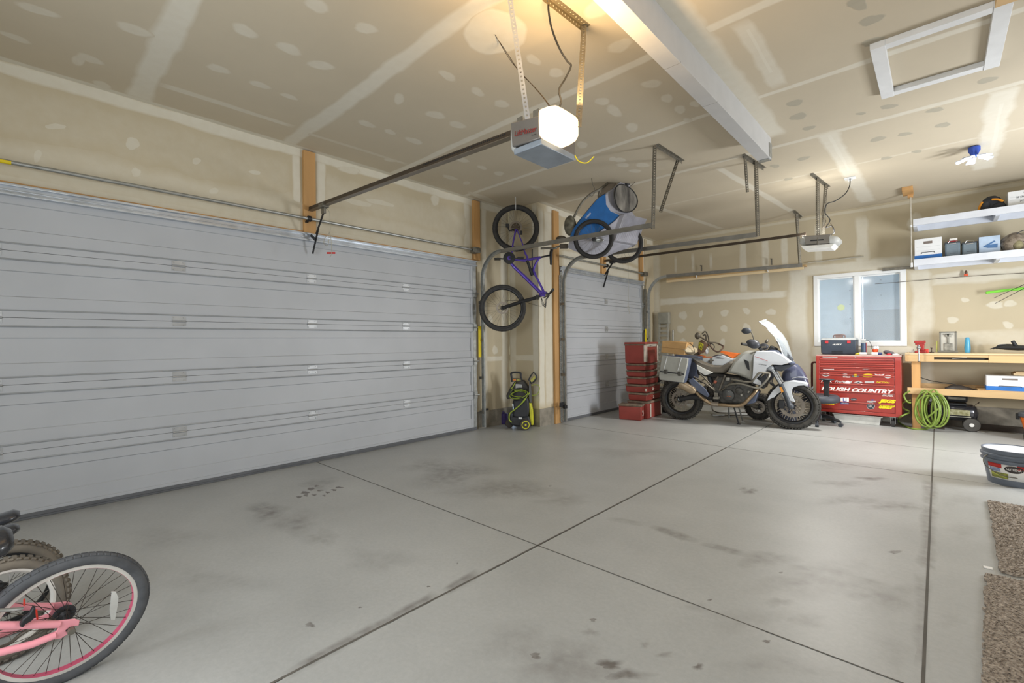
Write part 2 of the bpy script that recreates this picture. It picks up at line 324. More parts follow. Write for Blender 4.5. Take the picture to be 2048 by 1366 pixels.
def ceiling():
    b = MB(); b.bb((-6.2, YB-.3, ZC), (XR+.3, YW+.3, ZC+.12)); n = (0, 0, -1); k = [0]
    def bd(p, q, w_=.11, amt=.9, w2=None, rag=.15):
        k[0] += 1; b.band((p[0], p[1], ZC), (q[0], q[1], ZC), w_, n, .0003+k[0]*.00001, amt, rag, .62, w2=w2)
    def seam(y, x0, x1, w_, amt=.9): bd((x0, y), (x1, y), w_, amt)
    seam(.73, X1, 2.6, .20); seam(1.957, X1, 2.6, .17); seam(3.18, X1, 2.6, .10, .85); seam(4.37, X1, 2.6, .08, .85); seam(5.62, -4.3, 2.6, .09, .7); seam(6.85, -4.3, 2.6, .06, .4)
    # butt joints and edge tape
    def bp(p, q, w_, amt=.9, rag=.15): P = FL(*p, ZC); Q = FL(*q, ZC); bd(P, Q, w_, amt, rag=rag)
    bp((310, 165), (590, 255), .09, .75); bp((600, 262), (820, 330), .06, .5)
    bp((1435, 335), (1620, 445), .11, .85); bp((1300, 410), (1445, 458), .11, .8)
    bp((1480, 40), (1560, 175), .15, .75); bp((1487, 45), (1548, 155), .035, 1); bp((1650, 262), (1735, 405), .20, .8); bp((1655, 265), (1700, 345), .05, 1, .4); bp((2010, 175), (1965, 340), .22, .8); bp((2005, 200), (1980, 320), .05, 1, .3)
    bd((X1+.03, -1), (X1+.03, YP), .09, .8); bd((X2+.04, YP), (X2+.04, YW), .09, .8)
    bd((-1.19, YB), (-1.19, 5.34), .20, .75)
    k0 = 0
    spots = [(75, 20, 55, 8, 17), (180, 118, 30, 8, 20), (270, 60, 45, 10, 20), (205, 170, 22, 7, 20), (158, 120, 16, 13, 0), (30, 75, 40, 6, 20), (490, 62, 32, 11, 25), (578, 98, 30, 11, 24), (643, 131, 30, 9, 10), (634, 12, 28, 14, 25),
             (437, 138, 26, 8, 18), (520, 170, 26, 6, 18), (578, 193, 20, 5, 20), (732, 57, 25, 12, 12), (640, 130, 28, 9, 8), (895, 152, 20, 9, 28), (955, 184, 17, 8, 28), (1003, 208, 18, 8, 8), (871, 230, 22, 8, 12), (915, 250, 19, 7, 15), (798, 198, 12, 12, 0),
             (733, 248, 20, 6, 20), (780, 264, 14, 5, 18), (828, 282, 19, 6, 18), (925, 320, 15, 5, 16), (964, 335, 11, 4, 16), (998, 347, 11, 5, 0), (933, 366, 8, 4, 0), (965, 395, 30, 5, 20), (1090, 384, 32, 6, 22), (780, 320, 14, 4, 10), (900, 355, 18, 4, 15),
             (1067, 120, 19, 9, 30), (1112, 146, 17, 10, 5), (1204, 203, 18, 8, 0), (1228, 222, 18, 11, 30), (1164, 290, 12, 8, 0), (1264, 255, 14, 10, 0), (1303, 168, 23, 9, -3), (1334, 197, 14, 9, 0), (1360, 219, 13, 9, 0), (1390, 208, 12, 7, 0), (1240, 320, 14, 5, 0),
             (1192, 20, 30, 18, -25), (1240, 92, 30, 13, -25), (1290, 70, 26, 14, -10), (1246, 330, 14, 5, 0), (1285, 330, 16, 5, 0), (1225, 318, 9, 5, 0), (1270, 342, 14, 4, 0), (1375, 240, 10, 5, 0)]
    for u, v, a, c, an in spots:
        k0 += 1; C = FL(u, v, ZC); an = math.radians(an); ex = FL(u+a*math.cos(an), v+a*math.sin(an), ZC)-C; ey = FL(u-c*math.sin(an), v+c*math.cos(an), ZC)-C
        b.blot(C, ex, ey, n, .0008+k0*.000003, 18, .10, .62, .72)
    C = FL(990, 68, ZC); b.blot(C, FL(1054, 68, ZC)-C, FL(990, 112, ZC)-C, n, .0012, 30, .06, .8, .9)
    # greyish compound dabs on the far half
    b.mat(1); k1 = 0
    for u, v, a, c, an in [(1743, 40, 28, 10, -18), (1746, 83, 28, 8, -20), (1590, 206, 18, 7, -15), (1597, 233, 20, 7, -10), (1618, 256, 16, 4, -10), (1607, 317, 14, 4, -15), (1778, 213, 20, 5, -10), (1756, 278, 18, 5, -12), (1810, 268, 16, 4, -8), (1886, 250, 18, 5, -12), (1722, 227, 12, 3, -8), (1975, 160, 24, 6, -12), (1834, 303, 12, 3, -8), (1773, 316, 14, 3, -8), (1715, 8, 22, 14, 0), (1550, 332, 10, 4, 0), (1870, 220, 20, 5, -12), (1576, 358, 10, 3, -10)]:
        k1 += 1; C = FL(u, v, ZC); an = math.radians(an); ex = FL(u+a*math.cos(an), v+a*math.sin(an), ZC)-C; ey = FL(u-c*math.sin(an), v+c*math.cos(an), ZC)-C
        b.blot(C, ex, ey, n, .0014+k1*.000003, 18, .14, .9, .8)
    o = b.build('ceiling', [M_ceil, patchmat('ceiling_drywall_with_grey_dabs', (192, 181, 160), (166, 160, 144), var=.035, scale=1.1, edge=.22)], smooth=False, mark=True); tag(o, kind='structure')
ceiling()
def wall_near(name='wall_left'):
    b = MB(); x = X1; n = (1, 0, 0); k = [0]
    b.bb((x-T, YB-.2, 0), (x, D1A, ZC)); b.bb((x-T, D1A, ZD+.005), (x, D1B, ZC)); b.bb((x-T, D1B, 0), (x, YP+.06, ZC))
    def P(u, v): return PX(u, v, x)
    def bd(p, q, w_, amt=.9, rag=.15, soft=.6): k[0] += 1; b.band(p, q, w_, n, .0003+k[0]*.00001, amt, rag, soft)
    def sp(u, v, a, c, an=0, amt=.75): k[0] += 1; C = P(u, v); an = math.radians(an); b.blot(C, P(u+a*math.cos(an), v+a*math.sin(an))-C, P(u-c*math.sin(an), v+c*math.cos(an))-C, n, .0003+k[0]*.00001, 20, .12, amt, .7)
    bd((x, YB, ZC-.045), (x, YP, ZC-.045), .12); bd((x, 2.05, 2.46), (x, 2.05, 3.33), .10, .9); bd((x, 2.31, 2.5), (x, 2.31, 3.33), .12, .9)
    bd((x, 4.45, 2.55), (x, 4.45, 3.33), .14, .8); bd((x, D1A, ZD+.04), (x, 4.5, ZD+.04), .10, .5); bd((x, 4.78, 0.3), (x, 4.78, 3.33), .12, .85); bd((x, 5.22, .3), (x, 5.22, 3.33), .16, .85)
    bd((x, 4.7, 1.02), (x, 5.3, 1.02), .09, .8)
    bd((x, YB, 2.64), (x, 4.4, 2.64), .42, .42, soft=.5); bd((x, 2.3, 2.98), (x, 4.5, 2.94), .5, .34, soft=.4); bd((x, -.6, 3.02), (x, 2.0, 3.0), .5, .22, soft=.4)
    for s in ((111, 253, 28, 8), (75, 312, 10, 18, 10), (265, 287, 20, 16), (272, 345, 12, 12), (393, 322, 12, 9), (510, 345, 15, 6, 10), (428, 382, 12, 8), (870, 400, 9, 14), (760, 405, 40, 6, 12), (715, 405, 40, 7, 12), (700, 340, 28, 8, 10), (980, 640, 6, 12), (990, 700, 6, 10)): sp(*s)
    b.mat(1).bb((x-.001, D1B+.02, 0), (x+.012, YP+.05, .245)).mat(0)
    o = b.build(name, [M_wall, M_found], smooth=False, mark=True); tag(o, kind='structure')
wall_near()
def wall_front(name='wall_left_return'):
    """the stepped part of the same side that holds the single door"""
    b = MB(); x = X2; n = (1, 0, 0); k = [0]
    b.bb((x-.5, YP, 0), (x, D2A-.0, ZC)); b.bb((x-.5, D2A, ZD+.01), (x-.0, D2B, ZC)); b.bb((x-.5, D2B, 0), (x, YW+.1, ZC))
    def bd(p, q, w_, amt=.9, rag=.12, nn=n): k[0] += 1; b.band(p, q, w_, nn, .0003+k[0]*.00001, amt, rag, .7)
    bd((x, YP+.07, .27), (x, YP+.07, ZC-.05), .14, .95); bd((x, YP+.24, .27), (x, YP+.24, ZC-.05), .2, .75); bd((x, D2B+.12, .3), (x, D2B+.12, ZC), .22, .9); bd((x, 5.5, ZC-.05), (x, YW, ZC-.05), .1, .9)
    bd((x, 5.9, ZD+.15), (x, 8.5, ZD+.15), .28, .9); bd((x, 5.9, ZD+.5), (x, 8.5, ZD+.5), .4, .75); bd((x-.06, YP, .3), (x-.06, YP, ZC), .12, .85, nn=(0, -1, 0)); bd((x-.52, YP, .3), (x-.52, YP, ZC), .14, .6, nn=(0, -1, 0)); bd((x-.6, YP, 1.02), (x, YP, 1.02), .1, .7, nn=(0, -1, 0))
    b.mat(1).bb((x-.5, YP-.012, 0), (x+.012, D2A-.14, .262)).mat(0)
    b.bb((x-.05, YW-.42, 0), (x+.02, YW-.34, ZC-.02))
    o = b.build(name, [M_wall, M_found], smooth=False, mark=True); tag(o, kind='structure')
wall_front()
WX0, WX1, WZ0, WZ1 = -1.53, -.345, 1.145, 2.325
def wall_far(name='wall_right'):
    b = MB(); y = YW; n = (0, -1, 0); k = [0]; xa, xb = X2-.3, XR+.2
    b.bb((xa, y, 0), (WX0, y+T, ZC)); b.bb((WX1, y, 0), (xb, y+T, ZC)); b.bb((WX0, y, 0), (WX1, y+T, WZ0)); b.bb((WX0, y, WZ1), (WX1, y+T, ZC))
    def bd(p, q, w_, amt=.9, rag=.15, soft=.6): k[0] += 1; b.band((p[0], y, p[1]), (q[0], y, q[1]), w_, n, .0003+k[0]*.00001, amt, rag, soft)
    def sp(u, v, a, c, an=0, amt=.7): k[0] += 1; C = PY(u, v, y); an = math.radians(an); b.blot(C, PY(u+a*math.cos(an), v+a*math.sin(an), y)-C, PY(u-c*math.sin(an), v+c*math.cos(an), y)-C, n, .0003+k[0]*.00001, 20, .14, amt, .75)
    bd((-4.36, .4), (-4.36, 3.3), .30, .8); bd((-4.3, 2.06), (-1.9, 2.06), .15, .95); bd((-1.9, 2.0), (-1.6, 2.0), .3, .8)
    for x0, z0, z1, w_ in ((-3.55, 2.6, 3.0, .07), (-3.2, 2.6, 2.95, .07), (-2.62, 2.1, 3.15, .13), (-2.25, 2.1, 3.1, .12), (-1.95, 2.5, 3.1, .11), (-1.45, 2.5, 3.2, .12), (-.87, 2.4, 3.22, .20), (-3.9, 2.6, 3.0, .06)): bd((x0, z0), (x0, z1), w_, .8)
    bd((-1.75, .35), (-1.75, 2.5), .36, .95); bd((-1.8, 2.42), (-.1, 2.42), .22, .9); bd((-.18, .3), (-.18, 2.3), .28, .75); bd((-1.6, 1.06), (0, 1.06), .2, .85); bd((-.1, 2.12), (1.5, 2.12), .2, .75); bd((.05, 1.25), (1.6, 1.25), .25, .5); bd((-4.2, 3.3), (1.6, 3.3), .06, .5); bd((-.05, 3.05), (2.3, 3.05), .25, .3)
    for s in ((1366, 631, 9, 10, -20), (1402, 628, 4, 9, 15), (1449, 626, 9, 8, -40), (1493, 622, 9, 7, 35), (1542, 624, 12, 7, 5), (1362, 658, 9, 9, 40), (1402, 657, 7, 8), (1448, 657, 8, 8, 50), (1493, 655, 9, 9), (1541, 658, 7, 7), (1445, 685, 6, 9), (1366, 683, 7, 7),
              (1930, 600, 10, 5), (1905, 640, 12, 8), (2020, 607, 14, 8), (2016, 650, 12, 8, 30), (2005, 690, 10, 6), (1990, 610, 20, 8), (1880, 520, 20, 6), (1830, 445, 22, 16, -60)): sp(*s)
    b.mat(1).bb((xa, y-.02, 0), (xb, y+.01, .30)).mat(0)
    o = b.build(name, [M_wall, M_found], smooth=False, mark=True); tag(o, kind='structure')
wall_far()
b = MB(); b.bb((XR, YB-.2, 0), (XR+T, YW+.2, ZC)); tag(b.build('wall_house_side', M_wall, smooth=False, mark=True), kind='structure')
b = MB(); b.bb((X1-T, YB-T, 0), (XR+T, YB, ZC)); tag(b.build('wall_back', M_wall, smooth=False, mark=True), kind='structure')

# window
w1 = E_('window_1', ((WX0+WX1)/2, YW, WZ0), kind='structure')
M_vinyl = mat('white_vinyl', (232, 234, 234), .4, var=.01)
b = MB(); e = .06
for a, c in (((WX0, YW-.012, WZ0), (WX0+e, YW+.1, WZ1)), ((WX1-e-.01, YW-.012, WZ0), (WX1, YW+.1, WZ1)), ((WX0, YW-.0115, WZ0), (WX1, YW+.099, WZ0+e+.01)), ((WX0, YW-.0115, WZ1-e), (WX1, YW+.099, WZ1))): b.bb(a, c)
b.build('window_frame', M_vinyl, w1, world=True, bevel=.004)
xm = -.945
b = MB(); b.bb((xm-.035, YW+.0, WZ0+e), (xm+.03, YW+.07, WZ1-e)); b.build('mullion', M_vinyl, w1, world=True, bevel=.004)
M_glass = bpy.data.materials.new('window_glass'); M_glass.use_nodes = True; nt = M_glass.node_tree; pb = nt.nodes['Principled BSDF']; pb.inputs['Base Color'].default_value = (.75, .85, .93, 1); pb.inputs['Roughness'].default_value = .12; pb.inputs['Alpha'].default_value = .22
for x0, x1, yy in ((WX0+e, xm-.03, .035), (xm+.03, WX1-e, .055)):
    b = MB(); b.bb((x0-.004, YW+yy, WZ0+e), (x1+.004, YW+yy+.006, WZ1-e)); b.build('glass_pane', M_glass, w1, world=True)
    b = MB(); s_ = .022
    for a, c in (((x0-.005, YW+yy-.015, WZ0+e), (x0+s_, YW+yy+.02, WZ1-e)), ((x1-s_, YW+yy-.015, WZ0+e), (x1+.005, YW+yy+.02, WZ1-e)), ((x0, YW+yy-.014, WZ0+e), (x1, YW+yy+.019, WZ0+e+s_)), ((x0, YW+yy-.014, WZ1-e-s_), (x1, YW+yy+.019, WZ1-e))): b.bb(a, c)
    b.build('sash', M_vinyl, w1, world=True, bevel=.003)
# the pale panels standing outside the window, with their rows of fixings
t = E_('outdoor_panel', (-1.2, YW+.75, 0), label='pale blue-grey wall panel with rows of fixings outside the left window pane', cat='panel')
b = MB(); b.bb((-3.2, YW+.75, 0), (-.95, YW+.8, 3.2)); b.build('panel_sheet', mat('pale_blue_panel', (206, 224, 238), .8, var=.04), t, world=True)
for px_ in (-1.70, -1.12):
    for q in range(8): b = MB(); b.cyl((px_, YW+.752, .9+q*.24), (px_, YW+.742, .9+q*.24), .011, n=8); b.build('fixing', mat('fixing_grey', (120, 136, 150), .7), t, world=True)
t = E_('outdoor_panel', (0, YW+.9, 0), label='darker blue-grey wall panel outside the right window pane', cat='panel')
b = MB(); b.bb((-.94, YW+.8, 1.75), (2.2, YW+.85, 3.2)); b.build('panel_sheet', mat('mid_blue_panel', (172, 192, 208), .8, var=.06, scale=2), t, world=True)
b = MB(); b.bb((-.94, YW+.81, 0), (2.2, YW+.86, 1.75)); b.build('lower_sheet', mat('slate_panel', (128, 144, 152), .8, var=.06, scale=2), t, world=True)
b = MB(); b.bb((-.36, YW+.79, 1.0), (.0, YW+.80, 1.42)); b.build('pale_square', mat('sky_blue_square', (150, 178, 205), .8), t, world=True)
for q in range(7): b = MB(); b.cyl((-.70, YW+.801, .95+q*.26), (-.70, YW+.79, .95+q*.26), .011, n=8); b.build('fixing', MATS['fixing_grey'], t, world=True)
b = MB(); b.bb((-8, YW+.2, -.3), (6, YW+6, -.2)); tag(b.build('ground_outside', mat('ground', (120, 118, 110), .9)), kind='structure')
p = MB(); c0 = PY(1682, 615, YW+.034); p.lathe([(.001, 0), (.05, .0), (.05, .002)], c0, (0, -1, 0), 20); p.build('sticker', mat('pale_yellow_sticker', (196, 208, 168), .7), w1, world=True)

# ------------------------------------------------------------------ garage doors
NS = 5; SH = .4875
def garage_door(name, x, ya, yb, hinge_ys, label_side):
    d = E_(name, (x, (ya+yb)/2, 0), kind='structure')
    # inner face profile of one section: (z, x outward from back plane)
    pr = [(0, .030), (.048, .030), (.050, .022), (.150, .022), (.156, .012), (SH-.152, .012), (SH-.146, .022), (SH-.066, .022), (SH-.062, .030), (SH-.003, .030)]
    yi0, yi1 = ya+.10, yb-.10
    for i in range(NS):
        z0 = .02+i*SH; b = MB()
        poly = [(x+.0, z0)]+[(x+dx, z0+dz) for dz, dx in pr]+[(x, z0+SH-.003)]
        b.prism([(p[0], yi0, p[1]) for p in poly], (0, yi1-yi0, 0))
        for q0, q1 in ((ya, yi0), (yi1, yb)):
            b.bb((x, q0, z0), (x+.0301, q1, z0+SH-.003))
        s_ = b.build('door_section', M_door, d, world=True)
        if i < NS-1:
            for hy in hinge_ys:
                hz = z0+SH; h = MB(); h.bb((x+.0302, hy-.05, hz+.008), (x+.034, hy+.05, hz+.042)); h.bb((x+.0302, hy-.05, hz-.045), (x+.034, hy+.05, hz-.012)); h.cyl((x+.036, hy-.05, hz-.002), (x+.036, hy+.05, hz-.002), .007, n=8)
                for q in (-.035, .035):
                    h.cyl((x+.03, hy+q, hz+.03), (x+.04, hy+q, hz+.03), .006, n=6); h.cyl((x+.03, hy+q, hz-.035), (x+.04, hy+q, hz-.035), .006, n=6)
                h.build('hinge', mat('bright_zinc', (178, 180, 182), .45, .6), s_, world=True)
    for q0, q1 in ((ya, ya+.06), (yb-.06, yb)):
        b = MB(); b.bb((x+.0302, q0, .02), (x+.036, q1, .02+NS*SH-.01))
        for i in range(1, NS):
            zz = .02+i*SH; b.bb((x+.035, q0, zz-.05), (x+.05, q1, zz+.05)); b.cyl((x+.055, q0-.0, zz), (x+.055, q1+.03, zz), .01, n=8)
        b.build('end_stile', M_galv, d, world=True)
    # stiffening struts: deep one at top, shallow near each joint's edge
    b = MB(); zt = .02+NS*SH
    for dz, h_ in ((-.02, .018), (-.055, .012), (-.085, .018)): b.bb((x+.03, ya, zt+dz-h_/2), (x+(.075 if h_ > .015 else .05), yb, zt+dz+h_/2))
    b.bb((x+.03, ya, zt-.09), (x+.045, yb, zt-.01)); b.build('top_strut', mat('strut_steel', (196, 202, 210), .3, .6), d, world=True, bevel=.003)
    for i in range(1, NS):
        for dz in (.052, -.064):
            b = MB(); b.tube([(x+.030, ya, .02+i*SH+dz), (x+.030, yb+.01, .02+i*SH+dz)], .006, 8); b.build('rib', mat('rib_edge', (160, 164, 168), .4, .3), d, world=True)
    b = MB(); b.bb((x-.01, ya, 0), (x+.035, yb, .02)); b.bb((x+.03, ya, .018), (x+.04, yb, .045)); b.build('bottom_seal', mat('grey_seal', (96, 98, 102), .6), d, world=True, bevel=.004)
    return d
garage_door('door_1', X1+.012, D1A-.02, D1B-.03, (1.00, 2.18, 3.37, -.1), '')
garage_door('door_2', X2-.005, D2A+.03, D2B-.01, (7.19,), '')
b = MB(); b.bb((X1-.1, D1A, ZD-.002), (X1+.006, D1B, ZD+.03)); tag(b.build('trim_1', M_lum, smooth=False), kind='structure')
b = MB(); b.bb((X2-.2, D2A, ZD-.002), (X2-.07, D2B, ZD+.06)); tag(b.build('trim_2', M_lum, smooth=False), kind='structure')
b = MB(); b.bb((X1-.13, D1A-.1, 0), (X1-.1, D1B+.1, ZD+.1)); tag(b.build('trim_3', M_door, smooth=False), kind='structure')
b = MB(); b.bb((X2-.13, D2A-.1, 0), (X2-.1, D2B+.1, ZD+.1)); tag(b.build('trim_4', M_door, smooth=False), kind='structure')

# beam boxed in white
bm = MB(); bm.bb((-1.366, YB, 3.129), (-1.25, 5.34, ZC))
for yy in (1.9, 3.05, 3.75): bm.mat(1).bb((-1.3665, yy, 3.1285), (-1.2495, yy+.003, 3.14)).mat(0)
tag(bm.build('ceiling_beam', [mat('beam_white', (188, 188, 188), .6, var=.02), M_joint], bevel=.003), kind='structure')
bk = MB(); bk.bb((-1.25, 5.25, 3.14), (-1.243, 5.34, 3.28)); bk.bb((-1.366, 5.341, 3.12), (-1.25, 5.347, 3.3)); bk.bb((-1.35, 5.28, 3.12), (-1.26, 5.34, 3.128))
tag(bk.build('beam_bracket', M_galv, bevel=.001), 'small galvanised bracket capping the far end of the white ceiling beam', 'bracket')
# ------------------------------------------------------------------ perforated angle iron
def perf(name, p, q, m_, parent, w_=.032, up=(0, 0, 1), flip=1, hole=.011, pitch=.027, both=True):
    """steel angle with real square holes from p to q; one flange faces 'up', the other is square to it"""
    p = V(p); q = V(q); d = q-p; L = d.length; d.normalize(); a = V(up); a = (a-d*a.dot(d)).normalized(); c = d.cross(a)*flip
    n = max(1, int(L/pitch)); b = MB()
    for fx in ((a, c) if both else (a,)):
        for i in range(n):
            t0, t1 = L*i/n, L*(i+1)/n; tm = (t0+t1)/2; h = hole/2; ys = (0, w_/2-h, w_/2+h, w_); ts = (t0, tm-h, tm+h, t1)
            vs = [p+d*t+fx*y for t in ts for y in ys]; fs = [(r_*4+k, r_*4+k+1, r_*4+k+5, r_*4+k+4) for r_ in range(3) for k in range(3) if not (r_ == 1 and k == 1)]
            b.add(vs, fs)
    return b.build(name, m_, parent, world=True, solid=.0022, smooth=False)

# ------------------------------------------------------------------ mounting boards on the door wall
def board(a, c, label, name='mounting_board'):
    b = MB(); b.bb(a, c); o = b.build(name, M_lum, bevel=.003); tag(o, label, 'board')
board((X1+.0, 2.107, 2.44), (X1+.038, 2.236, 3.335), 'short pine board on the wall above the wide garage door, holding the opener rail')
board((X1+.0, 4.547, 2.47), (X1+.038, 4.675, 3.335), 'pine board at the right end of the wide garage door, behind the shaft end bracket')
board((X2+.0, 5.665, 0), (X2+.038, 5.80, 3.295), 'full-height pine board between the wall corner and the single garage door')
board((X2+.0, 7.045, 2.45), (X2+.038, 7.19, 2.82), 'short pine board above the middle of the single garage door')
board((X2+.0, 8.465, 2.47), (X2+.038, 8.61, 3.29), 'pine board above the far end of the single garage door')

# ------------------------------------------------------------------ torsion shafts
def shaft(x, y0, y1, z, ym, label, stick):
    t = E_('torsion_shaft', (x, y0, z), label=label, cat='shaft')
    b = MB(); b.cyl((x, y0, z), (x, y1, z), .0155, n=14); b.build('shaft_tube', M_galv, t, world=True)
    b = MB(); b.cyl((x, ym-.012, z), (x, ym+.02, z), .03, n=16); b.bar((x-.058, ym, z-.03), (x+.0, ym, z), .03, .008); b.bar((x-.058, ym, z+.03), (x, ym, z), .03, .008); b.build('centre_bearing', M_black, t, world=True)
    b = MB(); b.bb((x-.058, y1-.03, z-.045), (x+.05, y1+.06, z+.035)); b.cyl((x, y1-.04, z), (x, y1+.1, z), .02); b.bb((x+.03, y1-.06, z-.04), (x+.05, y1+.08, z+.03)); b.build('end_bracket', M_galvd, t, world=True, bevel=.003)
    if stick: b = MB(); b.tube([(x, -.2, z-.001), (x, .0, z-.001)], .0158, 14); b.build('yellow_sticker', mat('yellow_label', (222, 198, 30), .5), t, world=True)
shaft(-4.87, -1.1, 4.50, 2.592, 2.13, 'long galvanised torsion shaft above the wide garage door', True)
shaft(-4.27, 5.73, 8.50, 2.592, 7.10, 'shorter torsion shaft above the single garage door', False)

# ------------------------------------------------------------------ door tracks
def track(x, y, xe, z, side, label, group, drop=0.02, curve_r=.36):
    """C-section rail: vertical leg beside the door, quarter bend, horizontal leg into the room"""
    t = E_('door_track', (x, y, 0), label=label, cat='door track', group=group)
    path = [(x, y, .03), (x, y, z-curve_r)]
    for k in range(1, 13):
        a = k/12*PI/2; path.append((x+curve_r*(1-math.cos(a)), y, z-curve_r+curve_r*math.sin(a)))
    # channel cross section swept: web + two lips
    def sweep(name, pts, mm):
        b = MB(); rings = []
        for i, p in enumerate(pts):
            p = V(p); d = (V(pts[min(i+1, len(pts)-1)])-V(pts[max(i-1, 0)])).normalized(); nn = V((0, 1, 0)).cross(d).normalized(); h = .026
            prof = [(-h, .026), (-h, -.004), (h, -.004), (h, .026), (h-.007, .026), (h-.007, .003), (-h+.007, .003), (-h+.007, .026)]
            rings.append([p+nn*a_+V((0, side*c_, 0)) for a_, c_ in prof])
        b.loft(rings); return b.build(name, mm, t, world=True, ang=25)
    sweep('vertical_leg', path[:2], M_galv)
    sweep('bend', path[1:], M_galv)
    e = path[-1]; hb = MB(); 
    hb.loft([[V((xx, y-side*.005+side*a_, z-drop*(xx-e[0])/(xe-e[0])+c_)) for a_, c_ in ((-.0, .030), (-.0, -.026), (.034, -.026), (.034, -.021), (.005, -.021), (.005, .030))] for xx in (e[0], xe)])
    hb.build('horizontal_rail', mat('rail_zinc', (138, 136, 130), .45, .6), t, world=True, smooth=False)
    for q in range(4):
        b = MB(); xx = e[0]+(xe-e[0])*(.18+.2*q); zz = z-drop*(xx-e[0])/(xe-e[0])
        for s_ in (-.02, 0, .02): b.cyl((xx+s_, y-side*.0035, zz), (xx+s_, y-side*.009, zz), .004, n=6)
        b.build('rail_bolt', MATS['bright_zinc'], t, world=True)
    for zz in (.25, .75, 1.3, 1.85):
        b = MB(); b.bb((x-.06, y+side*.03, zz-.02), (x+.02, y+side*.04, zz+.02)); b.build('wall_bracket', M_galvd, t, world=True)
    return t
t1 = track(X1+.10, 4.665, -2.245, 2.545, -1, 'steel track of the wide garage door, passing in front of the hanging bike trailer', None, .04)
# angle jamb behind the vertical leg
perf('jamb_angle', (X1+.05, 4.70, .02), (X1+.05, 4.70, 2.3), M_galv, t1, up=(1, 0, 0), flip=-1)
perf('drop_angle', (-2.245, 4.66, 2.47), (-2.215, 4.66, 3.35), M_galvd, t1, up=(.8, .6, 0), flip=1)
perf('ceiling_angle', FL(1312, 289, ZC-.002), FL(1364, 322, ZC-.002), M_galvd, t1, up=(1, 0, 0), flip=1)
perf('brace', FL(1353, 319, ZC-.01), PY(1318, 424, 4.66), M_galvd, t1, up=(.8, .6, 0), flip=1)
t2 = track(X2+.11, 5.83, -1.52, 2.535, -1, 'steel track on the left of the single garage door, ending under the ceiling beam', None, .06)
perf('jamb_angle', (X2+.055, 5.80, .02), (X2+.055, 5.80, 2.3), M_galv, t2, up=(1, 0, 0), flip=-1)
perf('drop_angle', (-1.52, 5.82, 2.455), FL(1510, 322, ZC-.005), M_galvd, t2, up=(.8, .6, 0), flip=1)
perf('ceiling_angle', FL(1484, 309, ZC-.002), FL(1527, 336, ZC-.002), M_galvd, t2, up=(1, 0, 0), flip=1)
perf('brace', FL(1487, 313, ZC-.01), PY(1492, 385, 5.72), M_galvd, t2, up=(.8, .6, 0), flip=1)
t3 = track(X2+.11, 8.66, -1.60, 2.52, 1, 'steel track on the far side of the single garage door, along the window wall', None, .06, .38)
perf('drop_angle', PY(1599, 527, 8.66), PY(1592, 428, 8.66), M_galvd, t3, up=(.8, .6, 0), flip=1)
perf('ceiling_angle', FL(1586, 421, ZC-.002), FL(1605, 438, ZC-.002), M_galvd, t3, up=(1, 0, 0), flip=1)
b = MB(); b.bb((X2+.04, 8.60, .0), (X2+.07, 8.66, 2.3)); b.build('jamb_angle', M_galvd, t3, world=True)
for yy, xx in ((4.60, X1+.075), (8.58, X2+.075)):
    t = MB(); t.bb((xx, yy-.02, 1.05), (xx+.006, yy+.035, 1.50)); tag(t.build('warning_label', MATS['yellow_label']), 'yellow warning label on the track edge of the %s garage door' % ('wide' if yy < 5 else 'single'), 'label')

# ------------------------------------------------------------------ opener of the wide door
op = E_('garage_door_opener', (-2.03, 2.17, 2.6), label='grey garage door opener with a glowing lamp cover, hung on steel straps from the ceiling', cat='garage door opener')
yR = 2.17
def railz(x): return 2.715+(2.597-2.715)*(x+4.93)/(4.93-2.034)
b = MB(); b.bar((-4.93, yR, 2.715), (-1.98, yR, railz(-1.98)), .030, .042); b.build('rail', M_rail, op, world=True, bevel=.003)
b = MB(); b.bar((-4.93, yR, 2.693), (-1.98, yR, railz(-1.98)-.022), .05, .004); b.build('rail_flange', mat('rail_flange', (128, 118, 104), .45, .5), op, world=True)
b = MB()
for i in range(44): x_ = -2.9+i*.02; b.bb((x_, yR-.017, railz(x_)+.002), (x_+.011, yR-.0145, railz(x_)+.012))
b.build('drive_chain', M_black, op, world=True)
b = MB(); b.bb((-4.66, yR-.035, 2.66), (-4.56, yR+.035, 2.70)); b.bb((-4.65, yR-.012, 2.60), (-4.58, yR+.012, 2.67)); b.build('trolley', M_galvd, op, world=True, bevel=.004)
b = MB(); b.bar((-4.60, yR, 2.63), (-4.79, yR, 2.42), .028, .006, (0, 1, 0)); b.bar((-4.745, yR+.004, 2.47), (-4.885, yR+.004, 2.23), .03, .006, (0, 1, 0)); b.bar((-4.90, yR-.01, 2.43), (-4.80, yR, 2.36), .03, .008, (0, 1, 0)); b.build('door_arm', M_black, op, world=True)
b = MB(); b.curve([PY(u, v, yR-.02) for u, v in ((654, 418), (659, 425), (660, 445), (660, 463), (650, 476), (648, 487), (655, 491), (658, 480), (659, 465), (662, 478), (663, 506), (660, 514))], .0028, 6, 5); b.build('release_cord', mat('cord_grey', (170, 165, 150), .8), op, world=True)
b = MB(); c0 = PY(662, 506, yR-.02); b.bar(c0-V((.03, .03, 0)), c0+V((.03, .03, 0)), .012, .018); b.build('release_handle', mat('red_plastic', (196, 40, 32), .45), op, world=True, bevel=.004)
